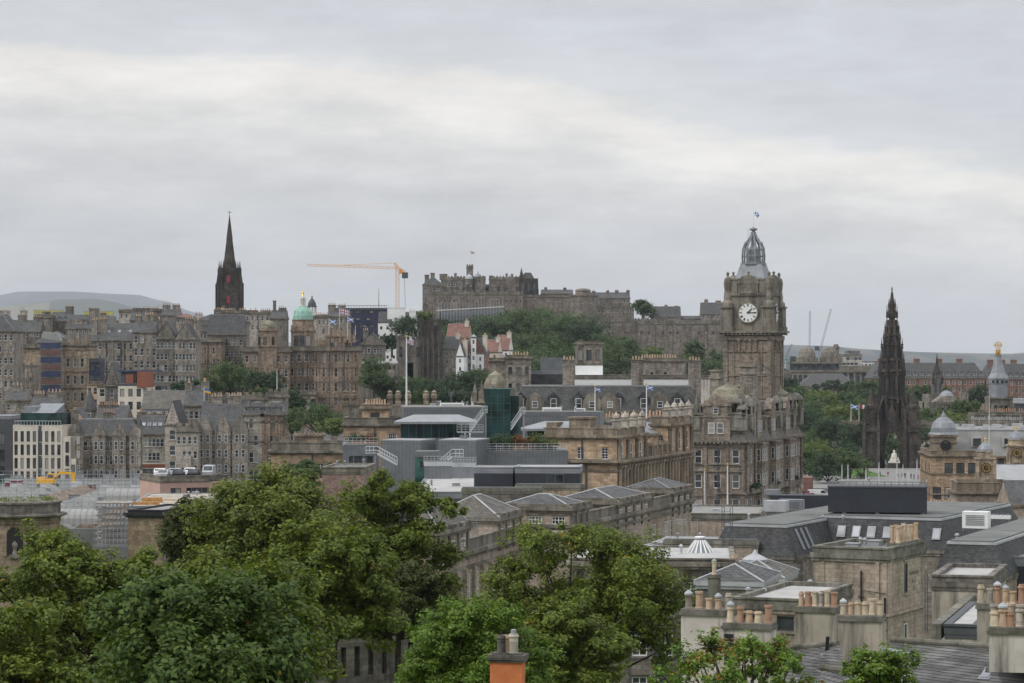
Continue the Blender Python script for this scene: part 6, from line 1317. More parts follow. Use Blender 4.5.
def stair(label, p_top, p_bot, Y, w=1.2, landing=1.6, rot=0):
    a = PT(*p_top, Y); b = PT(*p_bot, Y); root = thing('outside_stair', label, 'staircase', b, 0, 'white railed outside stairs'); d = a-b; n = 12
    m = MB()
    for i in range(n): x = d.x*i/n; z = d.z*i/n; x1 = d.x*(i+1)/n; m.box(min(x, x1), 0, z+.05, max(x, x1), w, z+.16)
    sg = 1 if d.x > 0 else -1; xa, xb = sorted((d.x, d.x+sg*landing)); m.box(xa, 0, d.z, xb, w, d.z+.14); m.build('treads', 'steel', root)
    q = MB()
    for y in (0, w):
        for f in (.5, 1.05): q.tube((0, y, f), (d.x, y, d.z+f), .045, .045, 4); q.tube((d.x, y, d.z+f), (d.x+sg*landing, y, d.z+f), .045, .045, 4)
        for i in range(9): q.tube((d.x*i/8, y, d.z*i/8), (d.x*i/8, y, d.z*i/8+1.05), .03, .03, 4)
        q.add([(0, y-.02, -.1), (d.x, y-.02, d.z-.1), (d.x, y-.02, d.z+.18), (0, y-.02, .18), (0, y+.02, -.1), (d.x, y+.02, d.z-.1), (d.x, y+.02, d.z+.18), (0, y+.02, .18)], [(0, 1, 2, 3), (7, 6, 5, 4), (3, 2, 6, 7), (0, 4, 5, 1)])
        for i in range(4): q.tube((d.x+sg*landing*i/3, y, d.z), (d.x+sg*landing*i/3, y, d.z+1.05), .03, .03, 4)
    q.build('railing', 'rail', root)
    MB().box(d.x+sg*.2, .2, -1.2, d.x+sg*.35, .35, d.z).build('post', 'steel', root)
stair('steel outside stair with white railings falling right below the small terrace', (377, 454), (397, 465), 366)
stair('steel outside stair with white railings climbing right beside the planted terrace', (452, 457), (434, 472), 366)
stair('steel stair rising right to the zinc roof, left of the glass tower', (484, 413), (470, 432), 398, landing=.5)
stair('steel stair rising right to the zinc roof, right of the glass tower', (522, 414), (511, 430), 398, landing=.5)
root = thing('stair_landing', 'pale railed landing at the foot of the stair left of the glass tower', 'landing', PT(457, 433, 397), 0); MB().box(0, 0, 0, 4, 1.4, .2).build('deck', 'steel', root); railing(root, 0, 4, 0, .2, 6)
# stone of the old post office seen to the left
root, Wd, D, H = B2('warm sandstone post office rear wall with dark cornice beside the zinc pavilion', 344, 402, 424, 440, wall='warm', trim='trim', roof=('flat', .9), D=10, near=True, cornice=.5, front=[(3, 1, 1.4, 1.8, 4, 1.6, 'sash6')], base=460, name='post_office_wing', cat='office building', group='wings of the old post office')
B2('warm sandstone attic tower with panelled face and orange pots on the post office', 362, 388, 407, 445, wall='warm', trim='trim_warm', roof=('flat', .3), D=6, cornice=.45, base=430, name='attic_tower', cat='tower', chim=((.5, .4, 3.6, 1.6, .3, 8, 'warm'),), near=True, front=(1, 1, 1.6, .9, 3, 1.0, 'plain'))
root, Wd, D, H = B2('long low warm sandstone wall with arched window at the post office left end', 271, 350, 451, 425, wall='warm', trim='trim', roof=('flat', 1.2), D=10, near=True, cornice=.7, base=480, front=[(4, 1, 1.1, 1.6, 4, 2.0, 'sash6')], name='post_office_wing', cat='office building', group='wings of the old post office')
m = MB(); x0 = PX(294, 425)-PX(271, 425); m.box(x0, .5, H+.1, x0+4.6, 4, H+2.4); m.box(x0-.3, .2, H+2.4, x0+4.9, 4.3, H+2.75); [m.box(x0+i*.62, .3, H+2.75, x0+i*.62+.35, .7, H+3.15) for i in range(8)]; m.build('attic_block', 'trim_warm', root)
for x in (.2, 2.0, x0+6, x0+8.2): MB().box(x, .1, H+1.35, x+1.0, .9, H+2.4).build('parapet_block', 'trim', root)
root = thing('bridge_parapet', 'stone parapet with a row of carved urns in front of the dark trees', 'parapet', (PX(343, 470), 470, PZ(415, 470)), 0)
s = 470/F; L = 95*s; MB().box(0, 0, -3, L, .6, 1.6).box(-.1, -.1, 1.6, L+.1, .7, 1.9).build('wall', 'trim', root)
for px in (345, 354, 390, 398, 408, 426, 434):
    x = (px-343)*s; MB().box(x-.5, -.15, 1.9, x+.5, .75, 2.6).lathe(x, .3, [(.3, 2.6), (.55, 3.0), (.6, 3.6), (.35, 3.9), (.5, 4.1), (.1, 4.5)], 8).build('urn', 'trim_warm', root)
pole('tall white flagpole with a union flag in front of the gothic towers', 406.5, 462, 338, 412, .17, 'union', 1.2)
pole('white flagpole with a blue saltire above the post office, left of the pair', 595, 465, 387, 422, .12, 'saltire', .9, group='pair of flagpoles above the post office')
pole('white flagpole with a blue saltire above the post office, right of the pair', 646.5, 470, 385, 420, .13, 'saltire', 1.1, group='pair of flagpoles above the post office')
pole('short white pole in front of the brown hotel, left of two', 704.5, 430, 471, 512, .13, group='white poles in front of the brown hotel')
pole('taller white pole in front of the brown hotel, right of two', 727.5, 420, 466, 513, .14, group='white poles in front of the brown hotel')
# light roofs and dark boxes in front of the zinc blocks
B2('broad pale flat roof with small vents in front of the zinc boxes', 415, 476, 494, 322, wall='dark_grey', trim='lead', roof=('flat', .1), deck='deck_pale', D=49, cornice=.05, rot=0, name='flat_roofed_block')
B2('pink brick block with flat roof behind the tall dark tree', 322, 364, 470, 330, wall='pink_brick', trim='trim', roof=('flat', .2), deck='deck', D=12, cornice=.12, rot=-4, name='brick_block')
B2('blue grey slate hung box at the left of the long plant roof', 474, 513, 469, 333, wall='louvre', trim='lead', roof=('flat', .05), deck='deck_mid', D=6, cornice=.04, rot=-6, name='plant_room', cat='plant room', base=492)
root, Wd, D, H = B2('long dark slate hung plant room with pale roof and a pale blue window', 515, 580, 469, 331, wall='louvre', trim='lead', roof=('flat', .1), deck='deck_pale', D=7, cornice=.04, rot=-4, name='plant_room', cat='plant room', base=492)
window(root, Wd*.62, -.04, H-1.9, 0, 2.3, 1.3, 'plain')
B2('long sandy stone parapet wall below the plant room', 516, 584, 485.5, 320, wall='warm_dull', trim='mossy', roof=('flat', 0), D=1.2, cornice=.12, rot=-3, name='parapet_wall', cat='wall', base=500)
B2('dark weathered parapet wall in front of the sandy one', 462, 542, 489, 306, wall='grey_dark', trim='mossy', roof=('flat', 0), D=1.2, cornice=.1, rot=-2, name='parapet_wall', cat='wall', base=505)
# Georgian street blocks
st1 = dict(rot=-14, near=True, wall='near_warm', trim='trim', name='georgian_block', cat='building', group='georgian blocks along the sloping street')
root, Wd, D, H = building('near main block of the georgian street with dark deep set columns, half behind trees', (445, 236), 380, 557, dpx=521, front=(2, 2, 1.2, 2.2, 4, 3), right=[(9, 1, 1.2, 3.4, 4, 2.2, 'sash6'), (9, 1, 1.2, 2.2, 4, 7.2, 'sash6')], roof=('flat', .9), cornice=.6, deck='deck_mid', courses=(1.5,), **st1)
m = MB()
for k in range(10): y = .4+k*(D-.8)/9; m.box(Wd-.02, y-.3, 0, Wd+.35, y+.3, H-1.6)
m.build('pilaster', 'near_warm', root)
for l, a, Y, b, tp, dp in (('near georgian pavilion with grey hipped slate roof behind the dark tree', 438, 233.5, 405, 532, 468), ('second georgian pavilion with broad brown slate hipped roof and a blank sandy end wall', 498, 255, 432, 518, 521)):
    r, Wd, D, H = building(l, (a, Y), b, tp, dpx=dp, front=(1, 1, .1, .1, 4, 60), right=[(3, 1, 1.1, 2.0, 4, 1.1, 'sash6')], roof=('hip', 1.9, 1.0), rmat='slate_brown', cornice=.4, **st1)
    m = MB(); [m.box(Wd-.01, y-.28, H-3.2, Wd+.16, y+.28, H-.56) for y in [.35+k*(D-.7)/3 for k in range(4)]]; [m.box(Wd-.3, y-.3, H+.07, Wd+.42, y+.3, H+.42) for y in [.35+k*(D-.7)/3 for k in range(4)]]; m.box(Wd-.1, 0, H+.07, Wd+.3, D, H+.42); m.build('parapet_pier', 'trim', r)
st2 = dict(rot=-18, near=True, wall='near_warm', trim='trim', name='georgian_block', cat='building', group='georgian blocks along the sloping street')
root, Wd, D, H = building('long lower block of the georgian street running away to the brown hotel', (571, 270.3), 512, 525, dpx=691, front=[(2, 1, 1.5, 2.8, 4, 1.0, 'sash6')], right=[(19, 1, 1.1, 2.4, 4, 2.0, 'sash6'), (10, 1, 1.2, 3.0, 4, 6.0, 'sash6')], roof=('flat', .9), cornice=.5, deck='slate', courses=(1.1, 5.2), **st2)
for l, a, Y, b, tp, dp, nf, nr in (('corner georgian pavilion with two paned windows facing the big tree', 570, 270, 500, 508, 588, 3, 3), ('middle georgian pavilion with a hipped roof and four side windows', 617, 287, 556, 502, 650, 1, 4), ('far georgian pavilion with white edged hipped roof beside the brown hotel', 672, 310, 622, 491, 691, 1, 3)):
    r, Wd, D, H = building(l, (a, Y), b, tp, dpx=dp, front=[(nf, 1, 1.5, 1.6, 4, .9, 'sash6')] if nf > 1 else (1, 1, .1, .1, 4, 60), right=[(nr, 1, 1.1, 1.7, 4, .9, 'sash6')], roof=('hip', 1.15, 1.0), rmat='slate', cornice=.4, **st2)
    m = MB(); [m.box(Wd-.01, y-.28, H-3.0, Wd+.16, y+.28, H-.56) for y in [.35+k*(D-.7)/nr for k in range(nr+1)]]; [m.box(Wd-.3, y-.35, H+.07, Wd+.42, y+.35, H+.42) for y in [.35+k*(D-.7)/nr for k in range(nr+1)]]; m.box(Wd-.1, 0, H+.07, Wd+.3, D, H+.4); m.box(0, -.25, H+.07, Wd, .1, H+.4); m.build('parapet_pier', 'trim', r)
# ---------------------------------------------------------------- right: domed street corner, clock cupolas, lantern tower
def mini_clock(parent, x, y, zc, r, rot=0):
    d = MB(); d.T = Matrix.Translation((x, y, zc)) @ Matrix.Rotation(R(90), 4, 'X'); d.lathe(0, 0, [(r, 0), (r, .08)], 28); f = d.build('clock_face', 'dark', parent)
    n = MB()
    for h in range(12): n.T = Matrix.Translation((x, y-.1, zc)) @ Matrix.Rotation(R(h*30), 4, 'Y') @ Matrix.Translation((0, 0, r*.74)); n.box(-.09*r, -.02, -.15*r, .09*r, .02, .15*r)
    n.T = Matrix.Translation((x, y-.02, zc)) @ Matrix.Rotation(R(90), 4, 'X'); n.lathe(0, 0, [(r*.56, 0), (r*.56, .12), (r*.5, .12), (r*.5, 0)], 24)
    n.T = Matrix.Translation((x, y-.14, zc)); n.prism([(-.05*r, 0), (.05*r, 0), (.0, r*.5)], -.02, .02); n.T = Matrix.Translation((x, y-.17, zc)) @ Matrix.Rotation(R(90), 4, 'Y'); n.prism([(-.05*r, 0), (.05*r, 0), (0, r*.8)], -.02, .02); n.build('numerals', 'gold', f)
cw = dict(wall='warm', trim='trim_warm', near=False, cat='building')
root, Wd, D, H = building('warm sandstone corner building with large dark windows beneath a ribbed lead dome', (931, 600), 990, 455, 24, -3, 522, name='corner_building', front=[(5, 3, 1.9, 2.9, 5.6, 1.8, 'blank')], roof=('flat', .8), courses=(474, 494), cornice=.6, left=(3, 3, 1.6, 2.6, 5.6, 1.8, 'blank'), **cw)
m = MB(); m.box(.4, .2, H+.1, 5.9, 6, H+4.4); m.box(0, -.1, H+4.2, 6.3, 6.4, H+4.7); m.box(.2, 0, H+2.8, 6.1, 6.2, H+3.0); m.lathe(3.15, .2, [(1.8, H+.1)], 12) if False else None; m.build('drum', 'trim_warm', root)
m = MB(); m.T = Matrix.Translation((3.4, .16, H+2.2)) @ Matrix.Rotation(R(90), 4, 'X'); m.lathe(0, 0, [(1.25, 0), (1.25, .2), (.85, .22), (.85, .1)], 18); m.build('round_window', 'dark', root)
d = MB(); d.lathe(3.2, 3.2, [(3.5, H+4.7), (3.3, H+5.1), (2.95, H+5.2), (2.9, H+6.2), (2.45, H+7.4), (1.5, H+8.3), (.6, H+8.7), (.5, H+9.2), (.2, H+9.6), (.05, H+10.3)], 24); [d.tube((3.2+2.95*math.cos(i*math.pi/8), 3.2+2.95*math.sin(i*math.pi/8), H+5.3), (3.2+1.5*math.cos(i*math.pi/8), 3.2+1.5*math.sin(i*math.pi/8), H+8.35), .12, .06, 4) for i in range(16)]; d.build('dome', 'lead', root)
root, Wd, D, H = building('wide grey mansard roofed block with square dark dormers behind the clock cupolas', (950, 606), 1060, 456, 34, -3, 500, name='mansard_block', front=[(14, 1, 1.6, 1.9, 4, .6, 'blank')], roof=('mansard', 5.8, 2.4), rmat='deck_mid', deck='deck_mid', cornice=.3, **cw)
for px in (977, 1008, 1040): x = PX(px, 606)-PX(950, 606); m = MB(); m.box(x-1.3, .3, H+2.1, x+1.3, 2.6, H+4.4); d_ = m.build('dormer', 'lead_light', root); window(d_, x, .24, H+2.3, 0, 1.8, 1.8, 'blank')
m = MB(); [m.box(x, y, H+6.05, x+random.uniform(.6, 2.4), y+random.uniform(.5, 2), H+6.05+random.uniform(.3, .9)) for x, y in [(random.uniform(4, Wd-5), random.uniform(5, 28)) for _ in range(26)]]; m.build('roof_plant', 'lead_light', root)
def cupola(label, px, Y, w, dome_top, dome_bot, drum_bot, bot, cpy, grp, cr):
    s = Y/F; root = thing('clock_cupola', label, 'clock turret', (PX(px, Y), Y, PZ(bot, Y)), R(-4), grp); z = lambda p: (bot-p)*s; h = w*s/2
    m = MB(); m.box(-h, -h, -4, h, h, z(drum_bot)); m.box(-h*1.18, -h*1.18, z(drum_bot), h*1.18, h*1.18, z(drum_bot-1.4)); m.lathe(0, 0, [(h*.98, z(drum_bot-1.4)), (h*.92, z(dome_bot)), (h*1.0, z(dome_bot)), (h*1.0, z(dome_bot-.8))], 20)
    for sx in (-1, 1): m.box(sx*h-.3, -h-.25, 0, sx*h+.3, -h+.3, z(drum_bot+1)); m.box(-h*1.1, -h*1.1, -.3, h*1.1, h*1.1, .3)
    m.build('wall', 'warm_dull', root); q = dome_bot-dome_top-2; MB().lathe(0, 0, [(h*.95, z(dome_bot-.8)), (h*.9, z(dome_bot-q*.35)), (h*.65, z(dome_bot-q*.75)), (h*.25, z(dome_top+1.2)), (.05, z(dome_top))], 20).build('dome', 'lead', root)
    MB().lathe(0, 0, [(.2, z(dome_top+1)), (.3, z(dome_top)), (.12, z(dome_top-1)), (.3, z(dome_top-2.4)), (.08, z(dome_top-3.4)), (.03, z(dome_top-6))], 8).build('finial', 'gold', root); mini_clock(root, 0, -h-.1, z(cpy), cr)
cupola('small clock turret with grey dome and gold finial, left of two', 985, 470, 17, 441.5, 452, 459, 482, 467.5, 'pair of domed clock turrets', .93)
cupola('small clock turret with grey dome and gold finial, at the right edge', 1016, 500, 17, 430, 440, 446, 464, 452.5, 'pair of domed clock turrets', .88)
root, Wd, D, H = building('block with projecting mossy parapet under the left clock turret', (957, 455), 1012, 492, 12, -4, 530, name='parapet_block', roof=('flat', 1.5), cornice=.7, front=(2, 1, .1, .1, 4, 50), wall='near_warm', trim='trim_warm', deck='lead', cat='building')
building('pale metal standing seam roof right of the left clock turret', (992, 478), 1050, 480, 14, 0, 510, name='metal_roofed_block', roof=('gable', 2.4), rmat='zinc_pale', cornice=.1, wall='near_warm', trim='lead', cat='building')
building('grey slate roofed block right of the mossy parapet', (1010, 430), 1060, 505, 12, 0, 540, name='slate_roofed_block', roof=('gable', 3.6), rmat='slate', cornice=.3, wall='near_warm', trim='trim_warm', cat='building')
B2('low red brick wall block with slim pots at the foot of the corner building', 929, 957, 507, 440, wall='red', trim='trim', roof=('flat', .1), D=4, cornice=.1, base=530, name='brick_block', chim=((.5, .4, 4, 1, .3, 8, 'red'),))
B2('low block with a dense row of slim pots below the mossy parapet', 957, 1004, 518, 385, wall='grey', trim='trim', roof=('flat', .1), D=3, cornice=.1, base=540, name='chimney_block', chim=((.25, .4, 2.4, 1, .5, 8), (.7, .4, 2.6, 1, .5, 8)), potm='pot_pale')
def lantern():
    Y = 720; s = Y/F; root = thing('lantern_tower', 'stone tower with silver lantern, lead spire and gilded armillary sphere on top', 'tower', (PX(999.5, Y), Y, PZ(425, Y)), 0); z = lambda p: (425-p)*s
    m = MB(); m.box(-13*s, -2, 0, 14*s, 8, z(404)); m.box(-24*s, -1, 0, 30*s, 12, z(413)); m.box(-10*s, -1, z(404), 10*s, 5, z(399)); m.box(-11.5*s, -1.5, z(399), 11.5*s, 5.5, z(397.6)); m.box(-12.6*s, -1.4, z(404), -9.5*s, 3, z(396)); m.box(9.5*s, -1.4, z(404), 12.6*s, 3, z(396)); m.build('wall', 'trim', root)
    for x in (-5.2, 0, 5.2): window(root, x*s, -2.05, z(412), 0, .95, 1.9, 'blank')
    m = MB()
    m.lathe(0, 2, [(9.6*s, z(397.6)), (9.3*s, z(384)), (9.9*s, z(383.6)), (9.9*s, z(379.4)), (10.6*s, z(379)), (10.4*s, z(377.8)), (7.6*s, z(373)), (4.8*s, z(364)), (3.0*s, z(357)), (3.4*s, z(356.6)), (3.4*s, z(355))], 8, math.pi/8); m.build('lantern', 'lead', root)
    g = MB(); [g.add([(sx*1.35*k-.35+.0, 2-9.2*s-.05, z(383)), (sx*1.35*k+.35, 2-9.2*s-.05, z(383)), (sx*1.35*k+.35, 2-9.2*s-.05, z(380.4)), (sx*1.35*k-.35, 2-9.2*s-.05, z(380.4))], [(0, 1, 2, 3)]) for sx in (-1, 1) for k in (.5, 1.35)]; g.build('opening', 'dark', root)
    a = MB(); c0 = Vector((0, 2, z(345)))
    for i in range(6): an = i*math.pi/3; a.lathe(.55*math.cos(an), 2+.55*math.sin(an), [(.16, z(355)), (.2, z(353)), (.14, z(350.6)), (.16, z(349.6)), (.03, z(349))], 6)
    def ring(axis, r, w=.07):
        ax = Vector(axis).normalized(); p = ax.orthogonal().normalized(); q = ax.cross(p); pts = [c0+p*r*math.cos(t*math.pi/12)+q*r*math.sin(t*math.pi/12) for t in range(25)]
        for u_, v_ in zip(pts, pts[1:]): a.tube(u_, v_, w, w, 4)
    ring((0, 0, 1), 1.25, .1); ring((0, .3, 1), 1.05); ring((1, 0, .2), .95); ring((0, 1, 0), .95); ring((.7, .7, .3), .9); a.tube(c0-Vector((0, 0, 1)), c0+Vector((0, 0, 1.2)), .05); a.build('armillary_sphere', 'gold', root)
lantern()
B2('stone parapet range with many slim orange pots in front of the lantern tower', 975, 1040, 414, 690, wall='grey', trim='trim', roof=('flat', .2), D=6, cornice=.3, base=430, name='stone_block', chim=((.15, .3, 2, 1.4, 1.0, 3), (.42, .3, 8, 1.4, .5, 14), (.8, .3, 4, 1.4, .5, 6)), potm='pot_red')
B2('dark roofed modern block with a pale curved roof at the right edge', 1008, 1060, 402, 760, wall='dark_grey', trim='lead_light', roof=('flat', .6), deck='lead_light', D=20, cornice=.5, base=430, name='modern_block')
def text(body, loc, size, m, name, rot=(90, 0, 0), font_ext=.03, parent=None):
    cu = bpy.data.curves.new(name, 'FONT'); cu.body = body; cu.size = size; cu.extrude = font_ext; cu.align_x = 'CENTER'; cu.materials.append(M[m]) 
    tmp = bpy.data.objects.new('tmp_text', cu); COL.objects.link(tmp); dg = bpy.context.evaluated_depsgraph_get(); me = bpy.data.meshes.new_from_object(tmp.evaluated_get(dg)); bpy.data.objects.remove(tmp)
    o = obj(name, me, parent); o.location = loc; o.rotation_euler = tuple(R(a) for a in rot); return o
Y = 640; root = thing('roof_sign', 'row of pale roof sign letters on a dark rail in front of the lantern tower', 'sign', PT(996, 420.5, Y), 0)
text('Royal British Hotel', (0, 0, .1), 1.6, 'lead_light', 'lettering', parent=root); q = MB(); q.box(-7.5, .1, 0, 7.5, .2, .1); [q.tube((x, .15, -1.5), (x, .15, .1), .06) for x in (-7, -3.5, 0, 3.5, 7)]; q.build('sign_rail', 'dark_grey', root)
pole('slender pale flagpole standing in front of the mansard block', 989.2, 520, 398, 450, .1, m='rail')

for l, a, b, tp, Y in (('grey brown timber screen fence between the two zinc boxes', 424, 452, 462, 357), ('pale railing screen at the right foot of the zinc boxes', 452, 476, 463, 359)):
    root, Wd, D, H = B2(l, a, b, tp, Y, wall='zinc' if a < 440 else 'lead', trim='rail', roof=('flat', 0), D=.4, cornice=.05, name='roof_screen', cat='screen', base=480)
    railing(root, 0, Wd, -.3, H, 8, .8)
# ---------------------------------------------------------------- right foreground roofs (Y 70-300)
def N(l, a, Y, b, tp, **k):
    k.setdefault('near', True); k.setdefault('group', None); return building(l, (a, Y), b, tp, **k)
def rooflights(root, Wd, D, H, rh, inset, xs, w=.85, h=1.25, m='pane_pale'):
    sl = math.atan2(rh, inset+.22)
    for x in xs:
        q = MB(); q.T = Matrix.Translation((x, -.22+(inset+.22)*.52-.06, H+.065+rh*.52)) @ Matrix.Rotation(sl, 4, 'X')
        q.box(-w/2, -h/2, 0, w/2, h/2, .1); q.mt(1).box(-w/2+.1, -h/2+.1, .101, w/2-.1, h/2-.1, .13); q.build('skylight', ['lead', m], root)
root, Wd, D, H = N('dark slate mansard block with a flat grey roof deck, left of the dark plant screen', 793, 250, 712, 557, wall='grey', trim='grey_dark', rot=-25, D=34, roof=('mansard', 2.75, 1.1), rmat='slate_dark', deck='deck', cornice=.2, name='mansard_block', front=(5, 2, 1.0, 1.7, 3.4, 1.0, 'sash6'))
q = MB(); sl = math.atan2(2.75, 1.32)
for i in range(3): q.T = Matrix.Translation((Wd+.22-.66, 3.2+i*1.5, H+.065+1.4)) @ Matrix.Rotation(R(90), 4, 'Z') @ Matrix.Rotation(sl, 4, 'X'); q.box(-.3, -1.1, .02, .3, 1.1, .1)
q.build('skylight', 'lead', root)
root2, Wd2, D2, H2 = N('long dark slate mansard block with pale skylights behind the stone roof tower', 950, 256, 806, 551, wall='grey', trim='grey_dark', rot=-25, D=30, roof=('mansard', 2.9, 1.3), rmat='slate_dark', deck='deck', cornice=.2, name='mansard_block')
k_ = lambda px: (PX(px, 258)-PX(812, 262))/math.cos(R(25))
rooflights(root2, Wd2, D2, H2, 2.9, 1.3, [Wd2*f for f in (.24, .345, .45, .56, .67, .90)])
root3, Wd3, D3, H3 = N('right hand slate mansard block with broad grey deck carrying white plant', 1003, 226, 936, 578, wall='near_warm', trim='grey_dark', rot=-22, D=38, roof=('mansard', 2.8, .9), rmat='slate_dark', deck='deck', cornice=.15, name='mansard_block')
root, Wd, D, H = N('long box shaped dark louvred plant screen standing on white feet', 927, 262, 828, 489, wall='louvre', trim='dark', rot=-9, D=5, roof=('flat', 0), deck='deck', cornice=.02, base=517, name='plant_screen', cat='plant screen')
# the screen stands on the deck: cut its body to 2.9 m and lift it on feet
for ch in list(root.children): bpy.data.objects.remove(ch)
root.location.z = PZ(517, 262)-.05; H = 2.75
MB().box(0, 0, .45, Wd, D, .45+H-.25).build('screen_wall', 'louvre', root)
m = MB(); m.box(-.06, -.06, .45+H-.25, Wd+.06, D+.06, .45+H-.1); m.build('coping', 'dark_grey', root)
m = MB(); [m.box(Wd*i/14-.05, -.02, .45+H-.1, Wd*i/14+.05, .1, H+.75) for i in range(15)]; m.box(0, -.02, H+.75, Wd, .1, H+.85); [m.box(Wd-.1, D*i/5-.05, .45+H-.1, Wd, D*i/5+.05, H+.75) for i in range(6)]; m.box(Wd-.1, 0, H+.75, Wd, D, H+.85); m.build('top_frame', 'lead', root)
m = MB(); [m.add([(x-.5, .3, 0), (x+.5, .3, 0), (x+.5, .6, 0), (x-.5, .6, 0), (x-.1, .3, .45), (x+.1, .3, .45), (x+.1, .6, .45), (x-.1, .6, .45)], [(0, 1, 5, 4), (1, 2, 6, 5), (2, 3, 7, 6), (3, 0, 4, 7), (4, 5, 6, 7), (3, 2, 1, 0)]) for x in (1.6, Wd*.5, Wd*.96)]; m.build('foot', 'white', root)
def plant_unit(label, px, py, Y, w, d, h, rot=-20, m='white', louv=True, legs=.25, name='air_handling_unit', cat='plant unit', fans=0, group=None):
    root = thing(name, label, cat, PT(px, py, Y), R(rot), group)
    b = MB(); b.box(-w/2, 0, legs, w/2, d, legs+h); b.build('casing', m, root)
    q = MB()
    if legs: [q.box(x-.06, y-.06, 0, x+.06, y+.06, legs) for x in (-w/2+.1, w/2-.1) for y in (.1, d-.1)]
    if louv: [q.box(-w*.36, -.05, legs+h*.2+i*h*.11, w*.36, -.004, legs+h*.2+i*h*.11+h*.05) for i in range(6)]
    for i in range(fans): q.lathe(-w/2+w*(i+.5)/fans, d/2, [(w/fans*.36, legs+h), (w/fans*.36, legs+h+.15), (w/fans*.3, legs+h+.15), (w/fans*.3, legs+h+.02)], 14)
    if q.v: q.build('grille', 'lead', root)
    return root
plant_unit('white louvred air handling unit on the right hand grey deck', 975, 531, 252, 2.5, 1.6, 1.6)
plant_unit('pale grey box unit at the left of the plant on the left mansard deck', 774.5, 514, 276, 2.4, 1.6, 1.15, m='lead_light', louv=False)
plant_unit('smaller grey unit behind the pale box unit', 790, 512, 283, 2.6, 1.4, 1.1, m='lead', louv=True)
plant_unit('long low black plant enclosure with pale top behind the pale box unit', 800, 511, 292, 6.6, 2.5, 1.5, m='louvre', louv=False, rot=-8)
plant_unit('squat lead grey cowl behind the long black enclosure', 771, 497, 296, 1.6, 1.2, .6, m='lead', louv=False)
plant_unit('low grey roof hatch on the right hand deck', 968, 545, 240, 2.0, 1.6, .12, m='lead', louv=False, legs=.1, name='roof_hatch', cat='roof hatch')
plant_unit('white pot like row of vents beside the white louvred unit', 1000, 521, 262, 2.0, .8, .35, m='white', louv=False, legs=.2, fans=4)
root, Wd, D, H = N('dark louvred plant house with grey flat roof at the right edge', 997, 232, 1050, 560, wall='louvre', trim='lead', rot=-6, D=20, roof=('flat', .15), deck='deck_mid', cornice=.1, name='plant_house', cat='plant room')
def vent(label, px, py, Y, h=.7, r=.12, m='lead_light'):
    root = thing('roof_vent', label, 'roof vent', PT(px, py, Y), 0, 'small roof vents'); MB().lathe(0, 0, [(r*1.8, 0), (r, .1), (r, h*.7)], 10).build('pipe', m, root); MB().lathe(0, 0, [(r*1.7, h*.7), (r*1.7, h*.9), (r*.5, h)], 10).build('cowl', m, root)
for px, py, Y, l in ((749, 520, 270, 'small pale vent on the left mansard deck'), (957, 541, 236, 'small pale vent at the front of the right hand deck'), (843, 522, 262, 'small vent left of the middle mansard deck edge'), (748, 597, 184, 'pale vent at the left of the white flat roof'), (764, 598, 182, 'second pale vent on the white flat roof'), (797, 597, 187, 'squat pale vent at the right of the white flat roof'), (810, 589, 193, 'vent far right on the white flat roof beside the stone tower')): vent(l, px, py, Y)
def ladder(label, px, Y, top, bot, w=.6, posts=2, depth=.8):
    root = thing('roof_ladder', label, 'ladder', PT(px, bot, Y), R(-20)); H = (bot-top)*Y/F; q = MB()
    for x in (0, w):
        for y in ((0, depth) if posts > 2 else (0,)): q.tube((x, y, 0), (x, y, H), .035, .035, 4)
    n = int(H/.35); [q.tube((0, 0, i*.35), (w, 0, i*.35), .02, .02, 4) for i in range(1, n)]
    if posts > 2: [q.tube((0, 0, H*f), (0, depth, H*f), .03, .03, 4) or q.tube((w, 0, H*f), (w, depth, H*f), .03, .03, 4) or q.tube((0, depth, H*f), (w, depth, H*f), .03, .03, 4) for f in (.1, .35, .6, .85, 1)]
    q.build('ladder_frame', 'dark_grey' if posts > 2 else 'steel', root)
ladder('grey access ladder with hoops left of the mansard deck', 722, 244, 507, 556, .8, 4, .8)
ladder('black caged ladder frame on the wall right of the stone roof tower', 925, 196, 575, 634, 1.0, 4, 1.0)
# stone roof tower
root, Wd, D, H = N('sandstone roof tower block with mossy parapet and a faded painted sign', 887, 200, 813, 556, rot=-27, dpx=924, wall='near_warm', trim='mossy', roof=('flat', .4), deck='deck', cornice=.2, name='stone_tower_block', cat='tower block', D=7, right=[(1, 1, .85, 2.3, 4, .9, 'plain', 1.9), (1, 1, .85, 2.6, 4, 5.6, 'sash', 1.9)], chim=())
m = MB(); zc = H-4.45; m.box(-.2, -.2, zc-.2, Wd+.3, D+.3, zc); m.box(Wd-.9, -.12, zc, Wd-.6, -.0, H-.5); m.box(Wd+.001, -.01, 0, Wd+.1, 1.0, H-.5); m.box(Wd-.35, -.1, 0, Wd, -.005, H-.5); m.box(Wd*.12, -.06, zc, Wd*.16, -.0, H-.5); m.build('string_course', 'near_warm', root)
m = MB(); m.tube((Wd*.66, -.12, H-3.8), (Wd*.66, -.12, H-1.2), .07); m.tube((Wd*.62, -.12, H-3.2), (Wd*.7, -.12, H-3.2), .06); m.tube((Wd*.66, -.12, H-2.7), (Wd+.0, -.18, H-2.9), .03); m.tube((Wd-.1, -.2, H-5), (Wd-.1, -.2, H-3.2), .08); m.build('drainpipe', 'dark', root)
for i, (tx, dz, sz) in enumerate((('CRAWFORD', 1.7, .42), ('D & C', 2.35, .42), ('CO', 2.95, .42))):
    text(tx, (Wd+.012, D*.72, H-dz-.2), sz, 'trim', 'painted_sign', (90, 0, 90), .002, root)
st = MB(); st.box(Wd-1.1, D*.35, H+.06, Wd-.1, D*.98, H+.75); cs = st.build('chimney_stack', 'mossy', root)
